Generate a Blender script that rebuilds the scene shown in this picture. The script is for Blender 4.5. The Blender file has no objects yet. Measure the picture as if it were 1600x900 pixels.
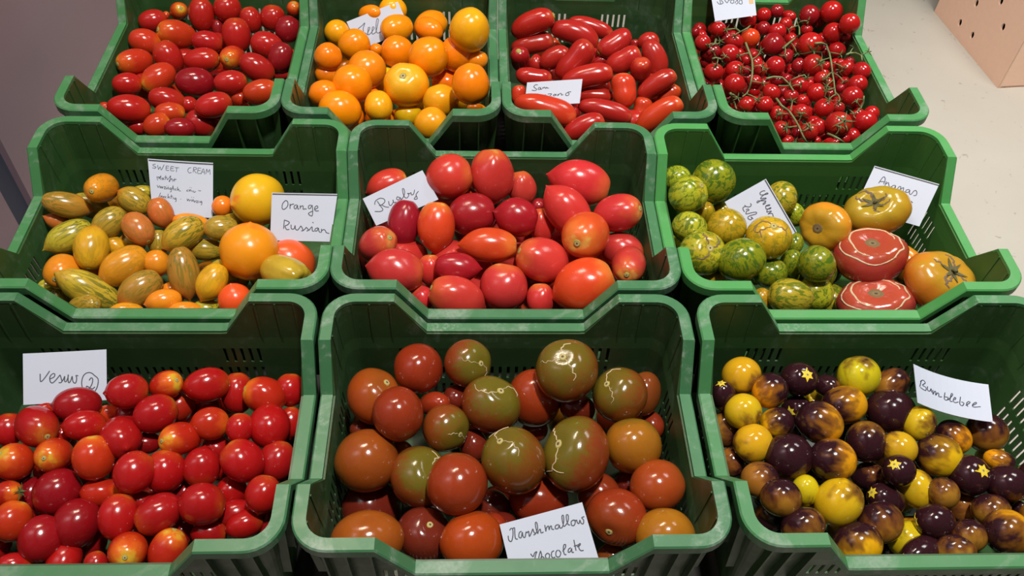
import bpy, bmesh, math, random
from mathutils import Vector, Matrix, Quaternion

scene = bpy.context.scene
COL = scene.collection
rnd = random.Random(11)

# ------------------------------------------------------------------ camera
RIM_Z = 0.72            # height of the crate rims above the floor
cam_data = bpy.data.cameras.new('camera')
cam = bpy.data.objects.new('camera', cam_data)
COL.objects.link(cam)
pitch, yaw, roll = math.radians(48.8206), math.radians(4.017), math.radians(3.2023)
fwd = Vector((math.sin(yaw)*math.cos(pitch), math.cos(yaw)*math.cos(pitch), -math.sin(pitch)))
rt = Vector((math.cos(yaw), -math.sin(yaw), 0))
up = rt.cross(fwd)
rt, up = rt*math.cos(roll)+up*math.sin(roll), up*math.cos(roll)-rt*math.sin(roll)
cam.matrix_world = Matrix(((rt.x, up.x, -fwd.x, -0.04), (rt.y, up.y, -fwd.y, -0.325),
                           (rt.z, up.z, -fwd.z, 0.7209+RIM_Z), (0, 0, 0, 1)))
cam_data.sensor_width = 36
cam_data.lens = 1353.2/1600*36
cam_data.clip_start = 0.02
scene.camera = cam

# ------------------------------------------------------------------ world and lamps
world = bpy.data.worlds.new('room_light')
scene.world = world
world.use_nodes = True
world.node_tree.nodes['Background'].inputs[0].default_value = (0.93, 0.97, 1.0, 1)
world.node_tree.nodes['Background'].inputs[1].default_value = 0.05

def ceiling_lamp(name, loc, target, power, size, color, shape='DISK', size_y=None, spread=None):
    d = bpy.data.lights.new(name, 'AREA')
    d.energy = power; d.shape = shape; d.size = size; d.color = color
    if size_y: d.size_y = size_y
    if spread: d.spread = math.radians(spread)
    o = bpy.data.objects.new(name, d)
    COL.objects.link(o)
    o.location = loc
    o.rotation_euler = (Vector(target)-Vector(loc)).to_track_quat('-Z', 'Y').to_euler()
    return o

ceiling_lamp('ceiling_spot', (0.24, 0.10, 3.0), (0.05, 0.40, 0.7), 40, 0.17, (1.0, 0.97, 0.94))
ceiling_lamp('ceiling_tube', (-0.45, 1.15, 2.9), (-0.1, 0.5, 0.7), 15, 0.7, (1.0, 0.87, 0.70), 'RECTANGLE', 0.08)
ceiling_lamp('ceiling_panel', (1.45, 1.25, 2.8), (1.4, 1.3, 0.0), 15, 0.7, (1.0, 0.97, 0.93), 'SQUARE', None, 84)

vs = scene.view_settings
vs.view_transform = 'Standard'
vs.look = 'None'
vs.gamma = 1.0
vs.use_curve_mapping = False
vs.exposure = 0.5

# ------------------------------------------------------------------ helpers
def lin(r, g, b):
    f = lambda c: (c/255/12.92) if c <= 10.31 else ((c/255+0.055)/1.055)**2.4
    return (f(r), f(g), f(b), 1.0)

def mesh_obj(name, verts, faces, mat=None, parent=None, smooth=False):
    me = bpy.data.meshes.new(name)
    me.from_pydata(verts, [], faces)
    me.update()
    if smooth:
        me.polygons.foreach_set('use_smooth', [True]*len(me.polygons))
    if mat: me.materials.append(mat)
    return link(name, me, parent)

def link(name, me, parent=None):
    o = bpy.data.objects.new(name, me)
    COL.objects.link(o)
    if parent: o.parent = parent
    return o

def empty(name, loc, rotz=0.0):
    o = bpy.data.objects.new(name, None)
    COL.objects.link(o)
    o.location = loc; o.rotation_euler = (0, 0, rotz)
    o.empty_display_size = 0.05
    return o

def tag(o, label, cat, group=None):
    o['label'] = label; o['category'] = cat
    if group: o['group'] = group

def box_data(x0, x1, y0, y1, z0, z1):
    v = [(x, y, z) for z in (z0, z1) for y in (y0, y1) for x in (x0, x1)]
    f = [(0, 2, 3, 1), (4, 5, 7, 6), (0, 1, 5, 4), (2, 6, 7, 3), (0, 4, 6, 2), (1, 3, 7, 5)]
    return v, f

class Nodes:
    def __init__(self, name):
        self.m = bpy.data.materials.new(name)
        self.m.use_nodes = True
        self.t = self.m.node_tree
        self.b = self.t.nodes['Principled BSDF']
    def n(self, typ, **kw):
        nd = self.t.nodes.new(typ)
        for k, v in kw.items(): setattr(nd, k, v)
        return nd
    def l(self, a, b): self.t.links.new(a, b)
    def val(self, sock, v):
        if hasattr(v, 'node'): self.l(v, sock)
        else: sock.default_value = v
    def math(self, op, a, b=0.0, clamp=False):
        nd = self.n('ShaderNodeMath', operation=op, use_clamp=clamp)
        self.val(nd.inputs[0], a); self.val(nd.inputs[1], b)
        return nd.outputs[0]
    def rng(self, v, a, b, c=0.0, d=1.0, smooth=True):
        nd = self.n('ShaderNodeMapRange', interpolation_type='SMOOTHSTEP' if smooth else 'LINEAR')
        self.val(nd.inputs[0], v)
        for i, x in enumerate((a, b, c, d)): self.val(nd.inputs[i+1], x)
        return nd.outputs[0]
    def mix(self, fac, a, b, mode='MIX'):
        nd = self.n('ShaderNodeMix', data_type='RGBA', blend_type=mode)
        self.val(nd.inputs[0], fac); self.val(nd.inputs[6], a); self.val(nd.inputs[7], b)
        return nd.outputs[2]
    def noise(self, vec, scale, detail=3.0, rough=0.5, dist=0.0):
        nd = self.n('ShaderNodeTexNoise')
        if vec is not None: self.l(vec, nd.inputs['Vector'])
        nd.inputs['Scale'].default_value = scale; nd.inputs['Detail'].default_value = detail
        nd.inputs['Roughness'].default_value = rough; nd.inputs['Distortion'].default_value = dist
        return nd.outputs['Fac']
    def vmul(self, vec, s):
        nd = self.n('ShaderNodeVectorMath', operation='MULTIPLY')
        self.l(vec, nd.inputs[0]); nd.inputs[1].default_value = s
        return nd.outputs[0]
    def bump(self, h, strength, dist=0.002):
        nd = self.n('ShaderNodeBump')
        nd.inputs['Strength'].default_value = strength; nd.inputs['Distance'].default_value = dist
        self.l(h, nd.inputs['Height']); self.l(nd.outputs[0], self.b.inputs['Normal'])
    def done(self, col, rough=0.5, **kw):
        self.val(self.b.inputs['Base Color'], col)
        self.val(self.b.inputs['Roughness'], rough)
        for k, v in kw.items(): self.val(self.b.inputs[k.replace('_', ' ')], v)
        return self.m

def simple_mat(name, rgb, rough=0.5, var=0.12, scale=40, **kw):
    N = Nodes(name)
    tc = N.n('ShaderNodeTexCoord')
    f = N.noise(tc.outputs['Object'], scale, 4)
    c = lin(*rgb)
    dark = tuple(x*(1-var) for x in c[:3])+(1,); light = tuple(min(1, x*(1+var)) for x in c[:3])+(1,)
    return N.done(N.mix(f, dark, light), rough, **kw)

# ------------------------------------------------------------------ materials of the setting
def mat_floor():
    N = Nodes('concrete_floor')
    tc = N.n('ShaderNodeTexCoord').outputs['Object']
    a = N.noise(tc, 3.0, 6, 0.6)
    b = N.noise(tc, 34, 5, 0.7, 0.6)
    sp = N.rng(b, 0.63, 0.68)
    c = N.mix(a, lin(158, 153, 142), lin(174, 169, 158))
    c = N.mix(N.math('MULTIPLY', sp, 0.6), c, lin(112, 104, 92))
    N.bump(b, 0.15)
    return N.done(c, 0.55)

def mat_wall():
    N = Nodes('grey_wall_panel')
    tc = N.n('ShaderNodeTexCoord').outputs['Object']
    a = N.noise(tc, 4.0, 4)
    b = N.noise(tc, 420, 2)
    c = N.mix(a, lin(166, 140, 150), lin(180, 154, 162))
    N.bump(b, 0.05, 0.0005)
    return N.done(c, 0.42, Metallic=0.25)

def mat_crate(name, rgb):
    N = Nodes(name)
    tc = N.n('ShaderNodeTexCoord').outputs['Object']
    info = N.n('ShaderNodeObjectInfo')
    a = N.noise(tc, 30, 6, 0.7, 0.4)
    b = N.noise(N.vmul(tc, (1, 1, 0.2)), 160, 3, 0.6)
    c0 = lin(*rgb)
    c = N.mix(a, tuple(x*0.86 for x in c0[:3])+(1,), tuple(x*1.1 for x in c0[:3])+(1,))
    # newer crates are a fresher green
    new = N.n('ShaderNodeAttribute', attribute_type='OBJECT', attribute_name='fresh').outputs['Fac']
    c = N.mix(new, c, tuple(x*y for x, y in zip(c0[:3], (1.25, 1.6, 1.0)))+(1,))
    # pale scuffs and rubbed dust
    d = N.noise(tc, 14, 5, 0.65, 0.8)
    s = N.math('MAXIMUM', N.math('MULTIPLY', N.rng(a, 0.52, 0.68), N.rng(b, 0.40, 0.62)), N.math('MULTIPLY', N.rng(d, 0.50, 0.66), N.rng(b, 0.25, 0.7, 0.25, 0.8)))
    wear = N.n('ShaderNodeAttribute', attribute_type='OBJECT', attribute_name='wear').outputs['Fac']
    c = N.mix(N.math('MULTIPLY', s, wear), c, lin(132, 152, 134))
    N.bump(b, 0.05, 0.0006)
    return N.done(c, N.rng(a, 0.3, 0.7, 0.34, 0.5), Specular_IOR_Level=0.45)

M = {}
M['floor'] = mat_floor()
M['wall'] = mat_wall()
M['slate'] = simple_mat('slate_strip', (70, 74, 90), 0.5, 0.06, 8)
M['crate'] = mat_crate('green_crate_plastic', (48, 77, 42))  # same plastic as the rim, with the inner shade put into the colour
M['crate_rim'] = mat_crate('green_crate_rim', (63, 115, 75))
M['table'] = simple_mat('dark_table', (38, 34, 30), 0.7)
M['cardboard'] = simple_mat('pink_cardboard', (244, 204, 178), 0.8, 0.05, 60)
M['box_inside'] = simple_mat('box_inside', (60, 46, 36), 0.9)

# ------------------------------------------------------------------ room
fl = mesh_obj('floor', [(-6, -5, 0), (7, -5, 0), (7, 7, 0), (-6, 7, 0)], [(0, 1, 2, 3)], M['floor'])
fl['kind'] = 'structure'
v, f = box_data(-0.80, -0.705, 0.655, 5.0, 0, 2.6)
w = mesh_obj('wall_left', v, f, M['wall']); w['kind'] = 'structure'
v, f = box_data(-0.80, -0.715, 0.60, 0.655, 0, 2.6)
t = mesh_obj('trim_1', v, f, M['slate']); t['kind'] = 'structure'  # dark strip: the shade of a wall fold put into the colour
v, f = box_data(-0.80, -0.705, -3.0, 0.60, 0, 2.6)
w2 = mesh_obj('wall_left', v, f, M['wall']); w2['kind'] = 'structure'

# ------------------------------------------------------------------ display table under the crates
table = empty('display_table', (0, 0.5, 0))
tag(table, 'low dark table standing under the ten green crates', 'table')
v, f = box_data(-0.58, 0.58, -0.46, 0.50, 0.515, 0.544)
mesh_obj('table_top', v, f, M['table'], table)
for sx in (-1, 1):
    for sy in (-1, 1):
        v, f = box_data(sx*0.52-0.025, sx*0.52+0.025, sy*0.40-0.005, sy*0.40+0.045, 0, 0.515)
        mesh_obj('leg', v, f, M['table'], table)

# ------------------------------------------------------------------ crates
LX, LY = 0.397, 0.297            # rim outside size
NOTCH, FLANGE, TAPER, HB = 0.0515, 0.0125, 0.06, -0.175
CORNER_R = 0.034
def side_height(s, half, run_corner, slope=0.0337):
    d = half-abs(s)
    if d <= run_corner: return 0.0
    if d >= run_corner+slope: return -NOTCH
    return -NOTCH*(d-run_corner)/slope

LONG_TOP = [c*s for s in (-1, 1) for c in (0.082, 0.0915, 0.101, 0.1105, 0.12)]
LONG_ROW = [-0.12+0.0096*i for i in range(26)]
SHORT_TOP = [c*s for s in (-1, 1) for c in (0.032, 0.0415, 0.051, 0.0605, 0.07)]
SHORT_ROW = [-0.07+0.00933*i for i in range(16)]
SW = 0.0018                       # half width of a slot

def crate_path():
    """points round the rim: (x, y, inward normal x, y, height, slot flags to the next point)"""
    out = []
    hx, hy = LX/2, LY/2
    sides = [((0, -hy), (1, 0), (0, 1), hx, 0.0755, LONG_TOP, LONG_ROW), ((hx, 0), (0, 1), (-1, 0), hy, 0.0653, SHORT_TOP, SHORT_ROW),
             ((0, hy), (-1, 0), (0, -1), hx, 0.0755, LONG_TOP, LONG_ROW), ((-hx, 0), (0, -1), (1, 0), hy, 0.0653, SHORT_TOP, SHORT_ROW)]
    for (cx, cy), (dx, dy), (nx, ny), half, rc, top, row in sides:
        ss = {-(half-CORNER_R), half-CORNER_R}
        for q in (rc, rc+0.0337):
            ss |= {-(half-q), half-q}
        for c in set(top) | set(row): ss |= {round(c-SW, 5), round(c+SW, 5)}
        ss = sorted(ss)
        # drop near-duplicates
        cl = [ss[0]]
        for s in ss[1:]:
            if s-cl[-1] > 0.0004: cl.append(s)
        for i, s in enumerate(cl):
            nxt = cl[i+1] if i+1 < len(cl) else None
            mid = (s+nxt)/2 if nxt is not None else 9
            st = any(abs(mid-c) < SW*0.9 for c in top); sr = any(abs(mid-c) < SW*0.9 for c in row)
            out.append((cx+dx*s, cy+dy*s, nx, ny, side_height(s, half, rc), st, sr))
        # corner arc to the next side
        ex, ey = cx+dx*(half-CORNER_R)+nx*CORNER_R, cy+dy*(half-CORNER_R)+ny*CORNER_R
        for k in range(1, 8):
            a = k/8*math.pi/2
            ox, oy = -nx*math.cos(a)+dx*math.sin(a), -ny*math.cos(a)+dy*math.sin(a)
            out.append((ex+ox*CORNER_R, ey+oy*CORNER_R, -ox, -oy, 0.0, False, False))
    return out

def build_crate_meshes():
    P = crate_path(); n = len(P)
    rows = [None, -0.06, -0.077, -0.1005, -0.110, -0.131, -0.141, -0.162, HB]
    verts, faces = [], []
    for (x, y, nx, ny, h, st, sr) in P:
        for z in rows:
            zz = h-0.002 if z is None else z
            o = FLANGE + TAPER*(-zz) - (0.0012 if zz > -0.0601 else 0)
            verts.append((x+nx*o, y+ny*o, zz))
    m = len(rows)
    for i in range(n):
        j = (i+1) % n
        st, sr = P[i][5], P[i][6]
        for k in range(m-1):
            if (k == 2 and st) or (k == 4 and sr) or (k == 6 and sr): continue
            faces.append((i*m+k, i*m+k+1, j*m+k+1, j*m+k))
    wall = bpy.data.meshes.new('basket_wall'); wall.from_pydata(verts, [], faces); wall.update()
    # base
    bv = [(x+nx*(FLANGE-TAPER*HB), y+ny*(FLANGE-TAPER*HB), HB) for (x, y, nx, ny, h, a, b) in P]
    bv2 = [(x, y, z+0.003) for x, y, z in bv]
    bf = [tuple(range(n))[::-1], tuple(range(n, 2*n))]+[(i, (i+1) % n, n+(i+1) % n, n+i) for i in range(n)]
    base = bpy.data.meshes.new('base_plate'); base.from_pydata(bv+bv2, [], bf); base.update()
    # rim: flange with a turned-down lip, only at points that matter
    keep = [p for i, p in enumerate(P) if not (i and abs(P[i-1][4]-p[4]) < 1e-6 and abs(P[(i+1) % n][4]-p[4]) < 1e-6 and P[i-1][2:4] == p[2:4] == P[(i+1) % n][2:4])]
    prof = [(FLANGE+0.0005, 0.0), (0.0016, 0.0), (0.0, -0.0016), (0.0, -0.012), (0.0025, -0.012), (0.0025, -0.0045), (FLANGE+0.0005, -0.0045)]
    rv, rf = [], []
    q = len(prof)
    for (x, y, nx, ny, h, a, b) in keep:
        for d, z in prof: rv.append((x+nx*d, y+ny*d, h+z))
    k = len(keep)
    for i in range(k):
        j = (i+1) % k
        for e in range(q):
            g = (e+1) % q
            rf.append((i*q+e, j*q+e, j*q+g, i*q+g))
    rim = bpy.data.meshes.new('rim'); rim.from_pydata(rv, [], rf); rim.update()
    bm = bmesh.new(); bm.from_mesh(rim); bmesh.ops.recalc_face_normals(bm, faces=bm.faces); bm.to_mesh(rim); bm.free()
    # rib: a fin between lip and wall, local x across the wall (outward = -x)
    t = 0.001
    outl = [(0.003, -0.0045), (0.003, -0.0125), (0.0105, -0.11), (FLANGE+TAPER*0.11, -0.11), (FLANGE+0.0015, -0.0045)]
    rbv = [(0.0+a, s*t, z) for s in (-1, 1) for a, z in outl]
    c = len(outl)
    rbf = [tuple(range(c)), tuple(range(c, 2*c))[::-1]]+[(i, c+i, c+(i+1) % c, (i+1) % c) for i in range(c)]
    rib = bpy.data.meshes.new('rib'); rib.from_pydata(rbv, [], rbf); rib.update()
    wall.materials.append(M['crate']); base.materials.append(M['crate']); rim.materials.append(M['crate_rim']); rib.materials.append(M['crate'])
    return wall, base, rim, rib

WALL_ME, BASE_ME, RIM_ME, RIB_ME = build_crate_meshes()
# (position along side, side index) of the outside ribs: three by each long-side corner, two by each short-side corner
RIB_SPOTS = []
for s in (-1, 1):
    for c in (0.170, 0.150, 0.128):
        RIB_SPOTS += [((s*c, -LY/2), 90), ((s*c, LY/2), -90)]
    for c in (0.118, 0.092):
        RIB_SPOTS += [((LX/2, s*c), 180), ((-LX/2, s*c), 0)]

def make_crate(cx, cy, z, rotz, label, wear, fresh=0.0, group='green produce crates'):
    root = empty('produce_crate', (cx, cy, z+HB), math.radians(rotz))
    tag(root, label, 'crate', group)
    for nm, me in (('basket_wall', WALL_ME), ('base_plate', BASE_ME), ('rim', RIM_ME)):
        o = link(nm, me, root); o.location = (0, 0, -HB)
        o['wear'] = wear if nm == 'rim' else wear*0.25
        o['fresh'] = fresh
        if nm == 'basket_wall':
            md = o.modifiers.new('thickness', 'SOLIDIFY'); md.thickness = 0.0022; md.offset = 0
    for (x, y), a in RIB_SPOTS:
        o = link('rib', RIB_ME, root); o.location = (x, y, -HB); o.rotation_euler = (0, 0, math.radians(a)); o['wear'] = 0.2; o['fresh'] = fresh
    return root

def rc(row, col):
    if row == 3: return -0.2+(col-1)*0.4018+(0.003 if col == 2 else 0)+LX/2, LY/2
    if row == 2: return -0.1989+(col-1)*0.398+LX/2, 0.3029+LY/2
    return -0.5965+col*0.2983+LY/2, 0.6108+LX/2
CRATE_LABELS = {
 (1, 0): ('green crate of red plum tomatoes at the back left beside the wall', .8), (1, 1): ('green crate holding the orange and yellow tomatoes', .9),
 (1, 2): ('green crate holding long red tomatoes, back row, third from left', .9), (1, 3): ('green crate of cherry tomatoes on the vine at the back right', .7),
 (2, 0): ('green crate of olive and orange elongated tomatoes, middle row left', .8), (2, 1): ('worn green crate of pinkish oxheart tomatoes in the middle', 1.0),
 (2, 2): ('bright green crate of green striped and beefsteak tomatoes, middle right', .15), (3, 0): ('green crate of red oval tomatoes at the front left', .55),
 (3, 1): ('scuffed green crate of brown chocolate tomatoes at the front centre', 1.0), (3, 2): ('green crate of purple and yellow cherry tomatoes, front right', .85)}
for (row, col), (lab, wear) in CRATE_LABELS.items():
    x, y = rc(row, col)
    make_crate(x, y, RIM_Z, 90 if row == 1 else 0, lab, wear, {(2, 2): 1.0, (1, 3): 0.5, (2, 0): 0.35, (1, 0): 0.35, (3, 2): 0.3}.get((row, col), 0.0))
make_crate(1.28, 2.42, 0.175, 0, 'dark green crate on the floor behind the cardboard box', .2)

# ------------------------------------------------------------------ cardboard box on the floor
bx = empty('cardboard_box', (1.6731, 1.9234, 0), math.radians(6))
tag(bx, 'large pink cardboard box with oval air holes on the concrete floor', 'box')
BW, BD, BH = 0.46, 0.405, 0.42
def panel_with_holes(name, w, h, holes, mat, parent):
    cu = bpy.data.curves.new(name, 'CURVE'); cu.dimensions = '2D'; cu.fill_mode = 'BOTH'; cu.extrude = 0.0025
    def ring(pts):
        sp = cu.splines.new('POLY'); sp.points.add(len(pts)-1); sp.use_cyclic_u = True
        for p, (a, b) in zip(sp.points, pts): p.co = (a, b, 0, 1)
    ring([(0, 0), (w, 0), (w, h), (0, h)])
    for (a, b, ra, rb) in holes:
        ring([(a+ra*math.cos(i/16*2*math.pi), b+rb*math.sin(i/16*2*math.pi)) for i in range(16)])
    tmp = bpy.data.objects.new(name, cu); COL.objects.link(tmp)
    dg = bpy.context.evaluated_depsgraph_get()
    me = bpy.data.meshes.new_from_object(tmp.evaluated_get(dg))
    bpy.data.objects.remove(tmp)
    me.materials.clear(); me.materials.append(mat)
    return link(name, me, parent)
BOX_HOLES = [(0.163, 0.126, 0.008, 0.011), (0.134, 0.044, 0.008, 0.011), (0.208, 0.048, 0.008, 0.011), (0.253, 0.186, 0.008, 0.011), (0.308, 0.138, 0.008, 0.011), (0.1, 0.3, 0.008, 0.011), (0.3, 0.3, 0.008, 0.011)]
p = panel_with_holes('side_panel', BD, BH, BOX_HOLES, M['cardboard'], bx)
p.location = (-BW/2, BD/2, 0.0); p.rotation_euler = (math.pi/2, 0, -math.pi/2)
for nm, b in (('side_panel', (BW/2-.005, BW/2, -BD/2, BD/2, 0, BH)), ('side_panel', (-BW/2, BW/2, -BD/2, -BD/2+.005, 0, BH)), ('side_panel', (-BW/2, BW/2, BD/2-.005, BD/2, 0, BH)),
              ('bottom_panel', (-BW/2+.004, BW/2, -BD/2, BD/2, 0.001, .006)), ('lid', (-BW/2-.004, BW/2+.004, -BD/2-.004, BD/2+.004, BH-.002, BH+.004))):
    v, f = box_data(*b); mesh_obj(nm, v, f, M['cardboard'], bx)
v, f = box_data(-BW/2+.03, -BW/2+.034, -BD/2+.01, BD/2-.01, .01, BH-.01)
mesh_obj('inner_liner', v, f, M['box_inside'], bx)  # added dark sheet, painted as the shade seen through the air holes

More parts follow.
